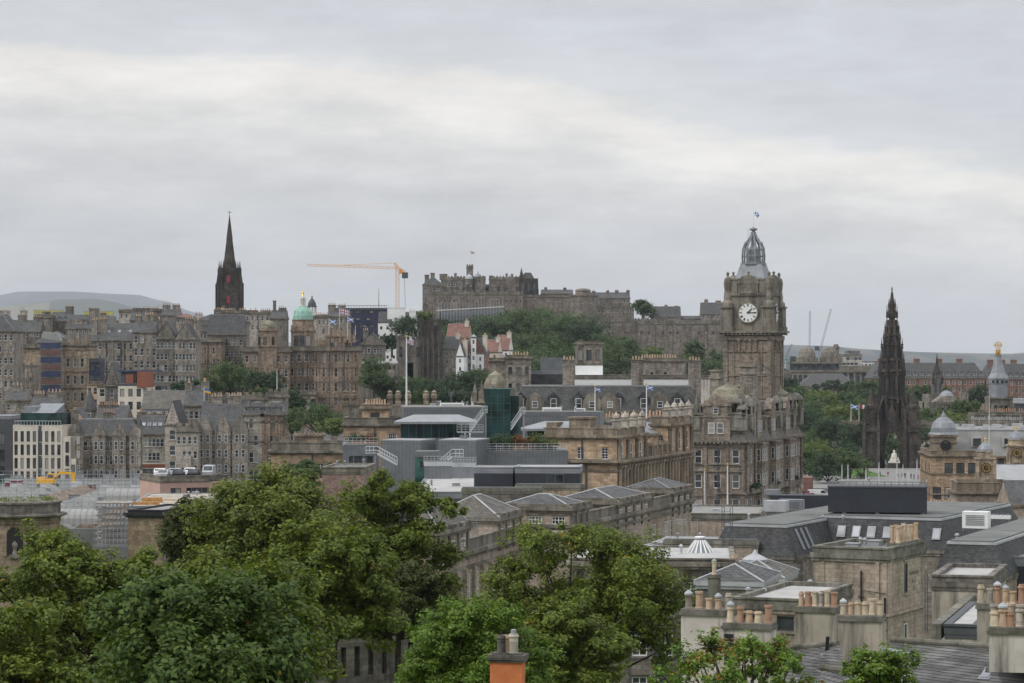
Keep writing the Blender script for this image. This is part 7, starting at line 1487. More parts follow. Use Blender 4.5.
for i in range(6):
    for jx in (0, 1):
        if jx and i > 3: continue
        p = MB(); pot(p, Wd-.35-jx*.45, D*.4+i*D*.1, H+.75, random.uniform(1.25, 1.4), .17, 0); p.build('chimney_pot', random.choice(['pot_pale', 'pot']), cs)
# generic freestanding chimney gable
def chimney(label, a, Y, b, top, bot, D, rot, pots, wall='render_old', cope='mossy', h=(.75, 1.0), r=.16, rows=1, kinds=('pot', 'pot_pale', 'pot', 'pot_red', 'pot_pale', 'grey_light'), skew=0, grp=None, foot=0):
    X0 = PX(a, Y); th = R(rot); c, s = math.cos(th), math.sin(th); k = (b-CX)/F; Wd = (k*Y-X0)/(c-k*s); zb = PZ(bot, Y); H = PZ(top, Y)-zb
    root = thing('chimney_stack', label, 'chimney', (X0, Y, zb), th, grp)
    m = MB(); m.add([(-foot, 0, 0), (Wd, 0, 0), (Wd, D, 0), (-foot, D, 0), (0, 0, H*(.45 if foot else 1)), (Wd, 0, H*(.45 if foot else 1)), (Wd, D, H*(.45 if foot else 1)), (0, D, H*(.45 if foot else 1))], [(0, 1, 5, 4), (1, 2, 6, 5), (2, 3, 7, 6), (3, 0, 4, 7), (4, 5, 6, 7)])
    if foot: m.box(0, 0, H*.45+.0, Wd, D, H)
    m.build('stack', wall, root)
    q = MB(); q.box(-.08, -.08, H+.002, Wd+.08, D+.08, H+.14); q.box(-.02, -.02, H+.141, Wd+.02, D+.02, H+.26); q.build('coping', cope, root)
    for row in range(rows):
        for i in range(pots):
            kx = random.choice(kinds); p = MB(); h = (h[0], h[1]); x = Wd*(i+.55)/(pots+.1)+random.uniform(-.03, .03); y = D*(row+.5)/rows; hh = random.uniform(h[0]*.8, h[1]*1.08)*.74; rr = r*random.uniform(.88, 1.1)
            pot(p, x, y, H+.26, hh, rr, random.random() < .25, 14); ob = p.build('chimney_pot', kx, root)
            if random.random() < .2: MB().lathe(x, y, [(rr*1.15, H+.26+hh+.002), (rr*1.15, H+.26+hh+.07), (rr*.3, H+.26+hh+.2)], 12).build('cowl', random.choice(['lead_light', 'steel']), ob)
    return root, Wd, H
chimney('off white rendered chimney wall with streaked face and stout pots, left of two joined stacks', 681, 112, 731, 615, 700, 1.0, -18, 5, 'render_white', h=(.75, 1.15), r=.17)
root, Wd, H = chimney('off white rendered chimney wall stepping down right with five pots, right of two joined stacks', 723, 109, 771, 629, 700, 1.0, -18, 5, 'render_white', h=(.7, .95), r=.17)
MB().box(.05, -.02, H-1.5, .45, -.004, H-.2).build('slot', 'dark', root)
chimney('beige rendered chimney with a tight row of seven pots before the stone roof tower', 795, 128, 835, 612, 665, 1.3, -20, 6, 'render_old', 'mossy', (.85, 1.05), .155, foot=.2)
chimney('stained beige chimney leaning out at its left foot with six pale pots', 838, 120, 882, 621, 683, 1.3, -14, 6, 'render_old', 'mossy', (.8, 1.0), .16, foot=1.1, kinds=('pot_pale', 'pot', 'pot_pale'))
chimney('brown stone chimney wall with six pots in two heights near the right edge', 977, 125, 1034, 609, 650, 1.4, -10, 7, 'render_old', 'mossy', (.85, 1.2), .17)
chimney('white painted chimney block with mossy cap and pots at the right edge', 989, 100, 1040, 634, 672, 2.2, -12, 6, 'render_white', 'mossy', (.75, 1.0), .17, rows=2)
chimney('small twin pot chimney behind the parapet of the white flat roof', 708, 205, 718, 578, 600, .8, -20, 1, 'mossy', 'mossy', (1.1, 1.3), .2)
chimney('short terracotta pot chimney left of the mansard corner', 728, 214, 738, 571, 592, .8, -20, 1, 'mossy', 'mossy', (1.2, 1.4), .27, kinds=('pot',))
# orange rendered chimney in front
def orange():
    Y = 64; root = thing('chimney_stack', 'bright orange rendered chimney with a grey stone cap and four mixed pots', 'chimney', PT(490, 720, Y), R(-12)); s = Y/F; z = lambda p: (720-p)*s
    W_ = .80; D_ = .42; MB().box(0, 0, -6, W_, D_, z(662)).build('stack', 'orange', root); W2 = W_+.06
    m = MB(); m.box(-.03, -.04, z(662)+.001, W_+.05, D_+.05, z(659.5)); m.box(-.06, -.07, z(659.5)+.001, W_+.08, D_+.08, z(654.5)); m.box(.03, .03, z(654.5)+.001, W_-.03, D_-.03, z(653)); m.build('cap', 'grey_dark', root)
    for x, y, top, r, mt_ in ((.25, .12, 635.5, .10, 'grey_dark'), (.40, .28, 636, .115, 'pot'), (.30, .32, 636, .10, 'grey'), (.56, .16, 634, .12, 'grey_light')):
        p = MB(); p.lathe(x, y, [(r, z(653)), (r*.94, z(652)), (r*.92, z(top+4)), (r*1.12, z(top+3)), (r*1.12, z(top+1.6)), (r*.95, z(top+1)), (r*.95, z(top)), (r*.6, z(top)), (r*.55, z(top+6))], 20); ob = p.build('chimney_pot', mt_, root)
    MB().lathe(.56, .16, [(.07, z(634)), (.07, z(629.8)), (.05, z(629.5))], 14).build('flue', 'steel', root)
orange()
# flat roofs in front
root, Wd, D, H = N('white flat roofed stone building with dark mossy parapets and a beige front wall', 733, 176, 803, 604, wall='near_warm', trim='mossy', rot=-22, D=13, roof=('flat', .3), deck='roof_white', cornice=.12, name='flat_roofed_block', front=(2, 1, 1.2, 1.0, 4, .7, 'plain'))
N('dark weathered stone house with tall white sash windows behind the big tree', 570, 214, 735, 562, wall='grey_dark', trim='trim', rot=-4, D=14, roof=('flat', .15), deck='deck_pale', cornice=.35, name='dark_stone_house', cat='house', front=[(6, 1, 1.25, 2.3, 3.9, 1.6, 'sash6', 1.5), (6, 2, 1.25, 2.2, 3.9, 5.5, 'sash6', 1.5)], courses=(4.4, 4.9), pil=7)
root, Wd, D, H = N('low slate hipped roof with broad pale lead ridges behind the dark stone house', 762, 209, 697, 583, wall='grey_dark', trim='lead_light', rot=-14, D=9, roof=('hip', 1.15, 1.1), rmat='slate', cornice=.25, name='hipped_roof_block')
root, Wd, D, H = N('slate hipped roof with pale lead hips and a small lead cupola', 783, 236, 722, 579, wall='grey', trim='lead_light', rot=-14, D=9, roof=('hip', 1.35, 1.1), rmat='slate_brown', cornice=.2, name='hipped_roof_block')
MB().lathe(Wd*.42, D/2, [(1.15, H+1.0), (1.2, H+1.4), (.9, H+1.6), (.3, H+1.9), (.12, H+2.2), (.02, H+2.3)], 16).build('cupola', 'lead_light', root)
def cone_light():
    Y = 222; s = Y/F; root = thing('roof_lantern', 'conical glazed roof lantern with white ribs and a flat cap', 'roof lantern', PT(700, 560, Y)); z = lambda p: (562-p)*s
    MB().lathe(0, 0, [(18*s, -.5), (18*s, z(559)), (16.5*s, z(558)), (5*s, z(542.5)), (4.8*s, z(540))], 16).build('glazing', 'lead', root); q = MB()
    for i in range(16): a = i*math.pi/8; q.tube((16.6*s*math.cos(a), 16.6*s*math.sin(a), z(557.7)), (5*s*math.cos(a), 5*s*math.sin(a), z(542.2)), .09, .08, 4)
    q.lathe(0, 0, [(5.4*s, z(540)), (5.4*s, z(538.6)), (4*s, z(538.3))], 16); q.build('rib', 'white', root)
cone_light()
N('weathered brown parapet wall with dark coping behind the conical lantern', 664, 252, 758, 541, wall='near_warm', trim='mossy', rot=-6, D=1.0, roof=('flat', 0), cornice=.12, name='parapet_wall', cat='wall')
N('pale lead roofed block beyond the brown parapet wall', 652, 285, 712, 545, wall='grey', trim='lead_light', rot=-14, D=10, roof=('flat', .1), deck='deck_pale', cornice=.1, name='flat_roofed_block')
N('low pale roofed range left of the conical lantern', 612, 262, 664, 556, wall='grey_dark', trim='mossy', rot=-10, D=8, roof=('hip', .8), rmat='deck_pale', cornice=.2, name='flat_roofed_block')
N('beige stone retaining wall and terrace in front of the brown hotel', 640, 378, 760, 516, wall='near_warm', trim='mossy', rot=-8, D=22, roof=('flat', .3), deck='deck_mid', cornice=.2, name='terrace_block', base=540)
# brown wall with diagonal coping and white roof to the right
root, Wd, D, H = N('brown rendered wall with white flat roof and a sloping mossy coping', 932, 172, 992, 582, wall='render_old', trim='grey_dark', rot=-16, D=10, roof=('flat', .3), deck='roof_white', cornice=.1, name='rendered_block')
root = thing('sloping_parapet', 'long mossy stone coping running diagonally over the white roof', 'parapet', PT(936, 624, 150), 0); p1 = PT(972, 594, 172)-PT(936, 624, 150)
m = MB(); n_ = Vector((p1.y, -p1.x, 0)).normalized()*.28; [m.add([a0-n_-Vector((0, 0, .9)), a0+n_-Vector((0, 0, .9)), a0+n_, a0-n_, b0-n_-Vector((0, 0, .9)), b0+n_-Vector((0, 0, .9)), b0+n_, b0-n_], [(0, 1, 2, 3), (7, 6, 5, 4), (3, 2, 6, 7), (1, 5, 6, 2), (0, 3, 7, 4)]) for a0, b0 in ((Vector((0, 0, 0)), p1),)]; m.build('coping', 'mossy', root)
root, Wd, D, H = N('white flat roof deck below the sloping coping', 945, 150, 978, 629, wall='render_old', trim='dark_grey', rot=-16, D=14, roof=('flat', .1), deck='roof_white', cornice=.05, name='flat_roofed_block')
# big near slate roof
def near_roof(label, pts, mat_, thick=.35, name='slate_roof_house', ridge=True, wallm='render_old'):
    """roof plane through four world points: eaves left, eaves right, ridge right, ridge left"""
    P0 = [Vector(p) for p in pts]; root = thing(name, label, 'roof', P0[0]); q = [p-P0[0] for p in P0]; nn = (q[1]-q[0]).cross(q[3]-q[0]).normalized()
    if nn.z < 0: nn = -nn
    bk = Vector((0, 1, 0))*((q[2].y-q[1].y)*1.0)
    m = MB(); lo = [v-nn*thick for v in q]; m.add(q+lo, [(0, 1, 2, 3), (7, 6, 5, 4), (0, 4, 5, 1), (1, 5, 6, 2), (2, 6, 7, 3), (3, 7, 4, 0)]); m.build('roof', mat_, root)
    b = MB(); er = q[2]+Vector((0, 4, -4.2)); el = q[3]+Vector((0, 4, -4.2)); b.add([q[3], q[2], er, el, q[3]-nn*thick, q[2]-nn*thick, er-Vector((0, 0, thick)), el-Vector((0, 0, thick))], [(0, 1, 2, 3), (7, 6, 5, 4), (2, 6, 7, 3), (1, 5, 6, 2), (3, 7, 4, 0)]); b.build('rear_slope', mat_, root)
    w = MB(); dn = Vector((0, 0, -9)); i0 = [q[0]*.98+q[3]*.02, q[1]*.98+q[2]*.02]; w.add([q[0]-nn*thick+Vector((0, .3, 0)), q[1]-nn*thick+Vector((0, .3, 0)), er-Vector((0, .3, thick)), el-Vector((0, .3, thick)), q[0]+dn+Vector((0, .3, 0)), q[1]+dn+Vector((0, .3, 0)), er+dn-Vector((0, .3, 0)), el+dn-Vector((0, .3, 0))], [(0, 1, 5, 4), (1, 2, 6, 5), (2, 3, 7, 6), (3, 0, 4, 7)]); w.add([q[1]-nn*thick, q[2]-nn*thick, er-Vector((0, 0, thick))], [(0, 1, 2)]); w.add([q[0]-nn*thick, el-Vector((0, 0, thick)), q[3]-nn*thick], [(0, 1, 2)]); w.build('wall', wallm, root)
    if ridge: MB().tube(q[3]+nn*.02, q[2]+nn*.02, .13, .13, 8).build('ridge', 'mossy', root)
    return root, q, nn
r_, q_, nn_ = near_roof('large speckled slate roof with a pale skylight in the bottom right corner', (PT(878, 716, 104.4), PT(1060, 726, 98.7), PT(1040, 650, 102), PT(892, 640, 108)), 'slate_near')
c0 = q_[1]*.48+q_[2]*.25+q_[3]*.12+q_[0]*.15
def on_roof(q, nn, u, v, w, h, m2, name, t=.1):
    p = (q[0]*(1-u)+q[1]*u)*(1-v)+(q[3]*(1-u)+q[2]*u)*v; ux = (q[1]-q[0]).normalized(); vx = nn.cross(ux)
    m = MB(); c_ = [p+ux*a*w/2+vx*b*h/2 for a, b in ((-1, -1), (1, -1), (1, 1), (-1, 1))]; m.add([x+nn*.003 for x in c_]+[x+nn*t for x in c_], [(0, 1, 5, 4), (1, 2, 6, 5), (2, 3, 7, 6), (3, 0, 4, 7), (4, 5, 6, 7)]); return m.build(name, m2, r_)
on_roof(q_, nn_, .66, .68, .55, 1.2, 'lead', 'skylight'); on_roof(q_, nn_, .66, .68, .40, 1.0, 'pane_pale', 'skylight_glass', .12); on_roof(q_, nn_, .60, .52, .5, .3, 'lead_light', 'flashing_patch', .03); on_roof(q_, nn_, .265, .5, .16, 4.2, 'lead', 'valley_strip', .05)
r_, q_, nn_ = near_roof('dark slate roof with a black flue pipe left of the stained chimney', (PT(770, 702, 106.5), PT(862, 702, 105), PT(838, 644, 108), PT(792, 648, 110)), 'slate_near')
p = MB(); c0 = q_[3]*.35+q_[2]*.45+q_[1]*.2; p.tube(c0, c0+Vector((0.05, -.1, .85)), .08, .08, 10); p.build('flue_pipe', 'dark', r_); p = MB(); p.T = Matrix.Translation(c0) ; p.box(-.25, -.25, -.02, .25, .25, .12); p.build('flashing', 'lead_light', r_)
near_roof('small slate lean to roof with pale lead edge at the bottom', (PT(816, 716, 84.8), PT(862, 716, 84), PT(852, 672, 86), PT(822, 668, 88)), 'slate_near')
def dormer_near():
    Y = 80; s = Y/F; root = thing('roof_dormer', 'small white framed roof dormer with a lead top behind the right shrub', 'dormer', PT(898, 700, Y), R(10)); MB().box(0, 0, 0, .42, 1.2, (700-660)*s).build('cheek', 'ivory', root); MB().prism([(-.15, 0), (.6, 0), (.5, .16), (-.1, .24)], -.12, 1.3).build('roof', 'lead', root); root.children[-1].location = (0, 0, (700-660)*s+.01); window(root, .2, -.02, .45, 0, .28, .62, 'sash')
dormer_near()
# ---------------------------------------------------------------- left foreground
def mausoleum():
    Y = 232; s = Y/F; root = thing('round_mausoleum', 'round dark stone mausoleum with grassy top and an arched niche at the left edge', 'mausoleum', PT(22, 600, Y)); z = lambda p: (600-p)*s; r = 37.5*s
    m = MB(); m.lathe(0, 0, [(r, -2), (r, z(522)), (r*1.03, z(521.7)), (r*1.03, z(517)), (r*1.08, z(516))], 48); m.build('wall', 'brown', root)
    m = MB(); m.lathe(0, 0, [(r*1.08, z(516)), (r*1.2, z(514.6)), (r*1.2, z(513)), (r*1.02, z(512.4)), (r*1.02, z(503)), (r*1.06, z(502.6)), (r*1.06, z(501))], 48); m.build('cornice', 'grey_dark', root)
    MB().lathe(0, 0, [(r*1.0, z(501)+.01), (r*.98, z(500.2)), (r*.3, z(499.3))], 30).build('top', 'mossy', root)
    g = leaves(np.array([[r*.75*math.cos(a), r*.75*math.sin(a), z(500)] for a in np.linspace(0, 6.28, 14)]), np.full(14, .75), 1500, .08, .25); obj('weeds', quads_mesh('weeds', g, 'leaf_olive'), root).location = (0, 0, 0)
    n = MB(); pts = [(-.72, 0), (.72, 0), (.72, 1.75)]+[(.72*math.cos(a), 1.75+.72*math.sin(a)) for a in np.linspace(.2, 2.94, 9)]+[(-.72, 1.75)]; zz = z(553); yf = -r-.02
    outer = [(x*1.38, (q-.0)*1.1) for x, q in pts]; n.prism([(x, q+zz) for x, q in outer], yf+.05, yf+.5); n.build('arch_surround', 'brown', root)
    n = MB(); n.prism([(x, q+zz+.05) for x, q in pts], yf+.02, yf+.048); n.build('niche', 'dark', root); n = MB(); n.lathe(.0, yf+.1, [(.26, zz+.1), (.2, zz+.4), (.15, zz+.5), (.25, zz+.8), (.28, zz+1.0), (.15, zz+1.2), (.05, zz+1.35)], 12); n.box(-.45, yf-.15, zz-.2, .45, yf+.1, zz+.1); n.build('urn', 'grey_dark', root)
mausoleum()
root, Wd, D, H = N('flat roofed modern block of square brown facing tiles with a dark fascia, beside the trees', 128, 330, 163, 513, wall='tile_brick', trim='dark', rot=-14, D=16, dpx=200, right=[(5, 3, 2.3, 2.8, 3.9, 1.0, 'plain')], roof=('flat', .25), deck='deck_mid', cornice=.45, name='tile_clad_block')
# rail station, works deck, bridge road
Y0, Y1 = 455, 640; ZD = -30.4
root = thing('station_roof', 'wide grey glazed railway station roof under repair, covered with rails and decking', 'station', (PX(-60, 640), Y0, ZD), 0); L = PX(216, 560)-PX(-60, 640)
MB().box(0, 0, -7, L, Y1-Y0, 0).build('roof_deck', 'deck', root)
for i in range(11):
    x = 2+i*L/11.2; g = MB(); g.add([(x, 2, .02), (x+L/11.2-1, 2, .02), (x+(L/11.2-1)/2, 2, 1.8), (x, 120, .02), (x+L/11.2-1, 120, .02), (x+(L/11.2-1)/2, 120, 1.8)], [(0, 1, 2), (5, 4, 3), (0, 2, 5, 3), (2, 1, 4, 5)]); g.build('glazed_bay', 'deck_mid' if i % 3 else 'brown', root)
for i, (y, c_) in enumerate(((462, 'steel'), (478, 'steel'), (496, 'lead'), (516, 'steel'), (538, 'lead'), (562, 'steel'), (588, 'rail'), (612, 'steel'), (630, 'steel'))):
    lb = ['nearest', 'second nearest', 'third nearest', 'fourth nearest', 'middle', 'fourth from the back', 'third from the back', 'second from the back', 'rearmost'][i]
    root = thing('works_railing', 'row of scaffold guard rails on the station roof, %s of nine rows' % lb, 'guard rail', (PX(-50, y), y, ZD+1.8), 0, 'guard rail rows on the station roof'); q = MB(); W_ = PX(210-(8-i)*2, y)-PX(-50, y); n = 34
    for k in range(n+1): q.tube((W_*k/n, 0, -2), (W_*k/n, 0, .5+(k % 3 == 0)*.7), .05, .05, 4)
    for h in (-1.2, -.3, .5): q.tube((0, 0, h), (W_, 0, h), .045, .045, 4)
    for k in range(0, n, 4): q.box(W_*k/n, .1, -1.6, W_*(k+1.5)/n, .2+.5*(k % 8 == 0), -1.6+random.uniform(.4, 1.6))
    q.build('rails', c_, root)
scaffold('dense scaffold stack between the white tunnels and the brown tile block', 98, 129, 503, 545, 352, 7, 8, depth=3, grp='scaffolding at the station', m='steel', r=.06)
def tunnel(label, a, b, top, bot, Y, rot=0, m='tarp'):
    s = Y/F; W_ = (b-a)*s; r = (bot-top)*s; root = thing('tarpaulin_tunnel', label, 'site shelter', PT(a, bot, Y), R(rot), 'white tarpaulin tunnels at the station'); n = 10; mb = MB(); pts = [(0, r*1.2*math.cos(i*math.pi/n), r*max(0, math.sin(i*math.pi/n))**.8) for i in range(n+1)]
    mb.add([p for p in pts]+[(W_, p[1], p[2]) for p in pts], [(i, i+1, n+2+i, n+1+i) for i in range(n)]+[tuple(range(n+1)), tuple(range(2*n+1, n, -1))]); mb.build('sheet', m, root); q = MB()
    for k in range(8):
        x = W_*k/7
        for u_, v_ in zip(pts, pts[1:]): q.tube((x, u_[1]*1.01, u_[2]*1.01+.02), (x, v_[1]*1.01, v_[2]*1.01+.02), .05, .05, 4)
    q.build('hoop', 'tarp', root)
tunnel('long white tarpaulin tunnel at the middle of the station roof', 107, 158, 488.5, 499, 500)
tunnel('pale tarpaulin tunnel right of the round mausoleum', 59, 100, 509, 523, 420)
def excavator():
    Y = 598; s = Y/F; root = thing('excavator', 'yellow tracked excavator with its boom arched to the right on the station deck', 'excavator', PT(47, 488, Y), R(0)); 
    for y in (0, 2.2): MB().prism([(-2.3, .25), (-1.9, 0), (1.9, 0), (2.3, .25), (2.3, .7), (1.9, .95), (-1.9, .95), (-2.3, .7)], y, y+.6).build('track', 'dark_grey', root)
    MB().box(-2.4, -.1, 1.0, 1.6, 2.9, 1.9).box(-2.4, .2, 1.9, -.6, 2.7, 2.4).build('body', 'yellow', root); m = MB(); m.box(.0, .1, 1.9, 1.5, 1.4, 3.3); m.mt(1).box(.15, .05, 2.3, 1.35, .098, 3.1); m.build('cab', ['yellow', 'pane'], root)
    b = MB(); b.prism([(1.0, 1.7), (1.6, 1.7), (3.0, 3.7), (5.6, 3.4), (5.6, 3.0), (3.2, 3.1)], 1.3, 1.8).build('boom', 'yellow', root) if False else None
    m = MB(); m.prism([(.9, 1.5), (1.5, 1.5), (2.9, 3.3), (2.6, 3.8)], 1.3, 1.8); m.prism([(2.6, 3.8), (2.9, 3.2), (5.6, 3.1), (5.7, 3.5)], 1.31, 1.79); m.build('boom', 'yellow', root); m = MB(); m.prism([(5.3, 3.4), (6.2, 3.5), (6.1, .8), (5.5, .7)], 1.35, 1.75); m.build('stick', 'yellow', root); m = MB(); m.prism([(5.2, .8), (6.2, .9), (6.4, .3), (5.9, -.1), (5.2, .1)], 1.1, 2.0); m.build('bucket', 'dark_grey', root); m = MB(); m.tube((1.6, 1.2, 2.0), (2.8, 1.2, 3.2), .1); m.tube((3.2, 1.55, 3.9), (5.4, 1.55, 3.9), .09); m.build('hydraulic_ram', 'steel', root)
excavator()
def cabin(label, px, py, Y, w, h, m, d=2.5, cat='site cabin', name='site_cabin', grp='site cabins and stores at the station'):
    root = thing(name, label, cat, PT(px, py, Y), 0, grp); MB().box(-w/2, 0, 0, w/2, d, h).build('body', m, root); q = MB(); q.box(-w/2-.1, -.1, h, w/2+.1, d+.1, h+.12); q.build('lid', 'lead', root); window(root, 0, -.02, h*.35, 0, min(1.0, w*.4), h*.45, 'blank')
cabin('red site cabin left of the excavator', 15, 487, 596, 2.6, 1.4, 'red_paint'); cabin('small red site box beside the red cabin', 8, 487, 600, 1.5, 1.0, 'red_paint'); cabin('green site cabin at the far left of the station', -1, 484, 604, 1.6, 2.0, 'sheet_green'); cabin('small blue site box right of the excavator', 80, 490, 590, 1.6, .9, 'blue_paint'); cabin('small orange site box right of the blue box', 91, 490, 588, 1.5, 1.2, 'rust')
for i, (px, py, Y, w, h, l) in enumerate(((143, 508, 372, 4.6, .9, 'left timber stack on the roof behind the brown tile block'), (152, 505, 378, 3.0, 1.3, 'taller timber stack behind the left one on the brown tile block'), (166, 504, 384, 4.2, .8, 'long low timber stack right of the taller one'), (178, 502, 392, 3.0, .8, 'rightmost timber stack behind the brown tile block'))):
    root = thing('timber_stack', l, 'timber stack', PT(px, py, Y), 0, 'timber stacks behind the tile block'); m = MB(); [m.box(-w/2+.02*j, .3*j, .22*k, w/2-.03*k, .3*j+.27, .22*k+.2) for k in range(int(h/.22)) for j in range(3)]; m.build('planks', 'timber', root)
B2('works platform with decking behind the brown tile block', 128, 214, 508, 368, wall='steel', trim='lead', roof=('flat', .1), deck='grey_light', D=34, cornice=.1, rot=3, name='works_platform', cat='platform')
root, Wd, D, H = B2('long salmon rendered building with a row of small windows below the parked vans', 160, 228, 480, 466, wall='salmon', trim='trim', rot=24, D=13, roof=('flat', .5), deck='asphalt', cornice=.15, front=[(13, 1, .95, 1.5, 3, 1.5, 'plain')], name='rendered_range')
RZ = root.location.z+H+.22; Rr = root.rotation_euler[2]; RX, RY = root.location.x, root.location.y
plant_unit('brown metal clad box at the right end of the salmon building', 216, 497, 455, 2.8, 3, 2.6, m='brown', louv=False, legs=0, name='metal_box', cat='rooftop block')
VC = {}
def vehicle(label, loc, rz, col, kind='van', grp='vans and cars parked above the salmon building'):
    root = thing('parked_%s' % kind, label, kind, loc, rz, grp)
    if kind == 'van': prof = [(-2.5, .4), (2.5, .4), (2.55, 1.0), (1.9, 1.25), (1.35, 2.05), (-2.45, 2.1)]; gl = [(1.3, 1.25), (1.82, 1.25), (1.32, 1.95), (.5, 1.95), (.5, 1.25)]
    elif kind == 'bus': prof = [(-5.4, .4), (5.4, .4), (5.45, 3.9), (5.2, 4.2), (-5.4, 4.2)]; gl = [(-5, 1.4), (5.2, 1.4), (5.2, 2.2), (-5, 2.2)]
    else: prof = [(-2.1, .35), (2.1, .35), (2.1, .8), (1.2, .95), (.6, 1.45), (-1.2, 1.45), (-2.0, .95)]; gl = [(-1.7, .95), (1.05, .95), (.52, 1.38), (-1.1, 1.38)]
    w = .95 if kind != 'bus' else 1.25
    MB().prism(prof, -w, w).build('body', col, root); MB().prism(gl, -w-.01, w+.01).build('windows', 'pane', root)
    L = prof[1][0]*.62
    if kind != 'bus':
        a_, b_, e_ = ((1.9, 1.28), (1.38, 2.0), -2.47) if kind == 'van' else ((1.16, .98), (.62, 1.42), -1.62)
        w2 = w*.8; MB().add([(a_[0]+.03, -w2, a_[1]), (a_[0]+.03, w2, a_[1]), (b_[0]+.03, w2, b_[1]), (b_[0]+.03, -w2, b_[1])], [(0, 1, 2, 3)]).build('windscreen', 'pane', root); MB().box(e_-.03 if kind == 'van' else -1.75, -w2, 1.0 if kind != 'van' else 1.3, e_, w2, 1.4 if kind != 'van' else 1.9).build('rear_window', 'pane', root)
    for x in (-L, L):
        for y in (-w-.02, w-.16): m = MB(); m.T = Matrix.Translation((x, y, .34)) @ Matrix.Rotation(R(-90), 4, 'X'); m.lathe(0, 0, [(.34, 0), (.34, .18)], 12); m.build('wheel', 'dark', root)
cols = [('white', 'white van'), ('lead_light', 'silver car'), ('white', 'white car'), ('dark', 'black car'), ('lead_light', 'silver car'), ('dark', 'black car'), ('white', 'white car'), ('lead_light', 'silver van'), ('dark_grey', 'dark grey car'), ('white', 'white van'), ('sheet_blue', 'blue car')]
cols = cols[1:8]
for i, (cc, cn) in enumerate(cols):
    k = cn.split()[-1]; row = i % 2; t_ = 1.6+(i//2)*(Wd-3)/3.4+row*1.2; y_ = 3.4+row*6
    vehicle('%s in the %s row of the bridge road, number %s from the left' % (cn, 'front' if not row else 'rear', ['one', 'two', 'three', 'four', 'five', 'six', 'seven', 'eight', 'nine', 'ten', 'eleven'][i]), (RX+t_*math.cos(Rr)-y_*math.sin(Rr), RY+t_*math.sin(Rr)+y_*math.cos(Rr), RZ), math.pi/2*(1 if row else -1), cc, k)
# city street in front of the monument
YS = 720; tag(MB().add([(PX(790, 700), 640, -36.5), (PX(1100, 700), 640, -36.5), (PX(1100, 700), 838, -36.5), (PX(790, 700), 838, -36.5), (PX(790, 700), 640, -40), (PX(1100, 700), 640, -40), (PX(1100, 700), 838, -40), (PX(790, 700), 838, -40)], [(0, 1, 2, 3), (0, 4, 5, 1), (1, 5, 6, 2), (2, 6, 7, 3), (3, 7, 4, 0)]).build('pavement', 'paving'), kind='structure')
tag(MB().add([(PX(800, 700), 690, -36.46), (PX(1090, 700), 690, -36.46), (PX(1090, 700), 712, -36.46), (PX(800, 700), 712, -36.46)], [(0, 1, 2, 3)]).build('road', 'asphalt'), kind='structure')
lw = tag(MB().add([(PX(880, 700), 780, -36.45), (PX(930, 700), 780, -36.45), (PX(930, 700), 830, -36.45), (PX(880, 700), 830, -36.45)], [(0, 1, 2, 3)]).build('lawn', 'terrain_lawn' if 'terrain_lawn' in M else 'copper'), kind='structure'); plain('lawn_green', (.06, .12, .02), .9, .2, .4); lw.data.materials.clear(); lw.data.materials.append(M['lawn_green'])
def person(label, px, Y, zf, top, legs='cloth_dark', rot=0, walk=.15, skin_='skin'):
    root = thing('person', label, 'person', (PX(px, Y), Y, zf), R(rot), 'people on the pavement by the monument')
    v = [(0, 0, .95), (0, 0, 1.2), (0, 0, 1.42), (0, 0, 1.52), (0, -.02, 1.64), (0, -.01, 1.74), (.1, 0, .9), (.11, -walk, .5), (.12, -walk*.6, .08), (.12, -walk*.6-.14, .04), (-.1, 0, .9), (-.11, walk, .5), (-.12, walk*1.5, .08), (-.12, walk*1.5-.14, .04), (.2, 0, 1.4), (.26, walk*.5, 1.13), (.27, 0, .88), (-.2, 0, 1.4), (-.26, -walk*.5, 1.13), (-.27, -walk, .88)]
    e = [(0, 1), (1, 2), (2, 3), (3, 4), (4, 5), (0, 6), (6, 7), (7, 8), (8, 9), (0, 10), (10, 11), (11, 12), (12, 13), (2, 14), (14, 15), (15, 16), (2, 17), (17, 18), (18, 19)]
    rr = [.15, .15, .15, .06, .09, .08, .1, .075, .05, .04, .1, .075, .05, .04, .07, .05, .04, .07, .05, .04]
    me = bpy.data.meshes.new('body'); me.from_pydata(v, e, []); o = bpy.data.objects.new('body', me); COL.objects.link(o); o.modifiers.new('skin', 'SKIN'); 
    for i, sv in enumerate(me.skin_vertices[0].data): sv.radius = (rr[i], rr[i]); sv.use_root = (i == 0)
    o.modifiers.new('sub', 'SUBSURF').levels = 1
    dg = bpy.context.evaluated_depsgraph_get(); m2 = bpy.data.meshes.new_from_object(o.evaluated_get(dg)); bpy.data.objects.remove(o)
    for mm in (top, legs, 'skin', 'cloth_dark'): m2.materials.append(M[mm])
    for p in m2.polygons: z = p.center.z; p.material_index = 3 if z > 1.7 else (2 if z > 1.52 else (0 if z > .95 and abs(p.center.x) < .6 else 1))
    obj('body', m2, root)
PL = [(869, 'white shirt', 'cloth_pale'), (880, 'dark coat', 'cloth_dark'), (888, 'red jacket', 'red_paint'), (898, 'pale coat', 'cloth_pale'), (902, 'red coat', 'red_paint'), (905, 'navy jacket', 'navy'), (911, 'dark jumper', 'cloth_dark'), (914, 'blue jacket', 'blue_paint'), (918, 'pink top', 'cloth_pink'), (921, 'magenta coat', 'cloth_pink'), (924, 'grey top', 'cloth_pale')]
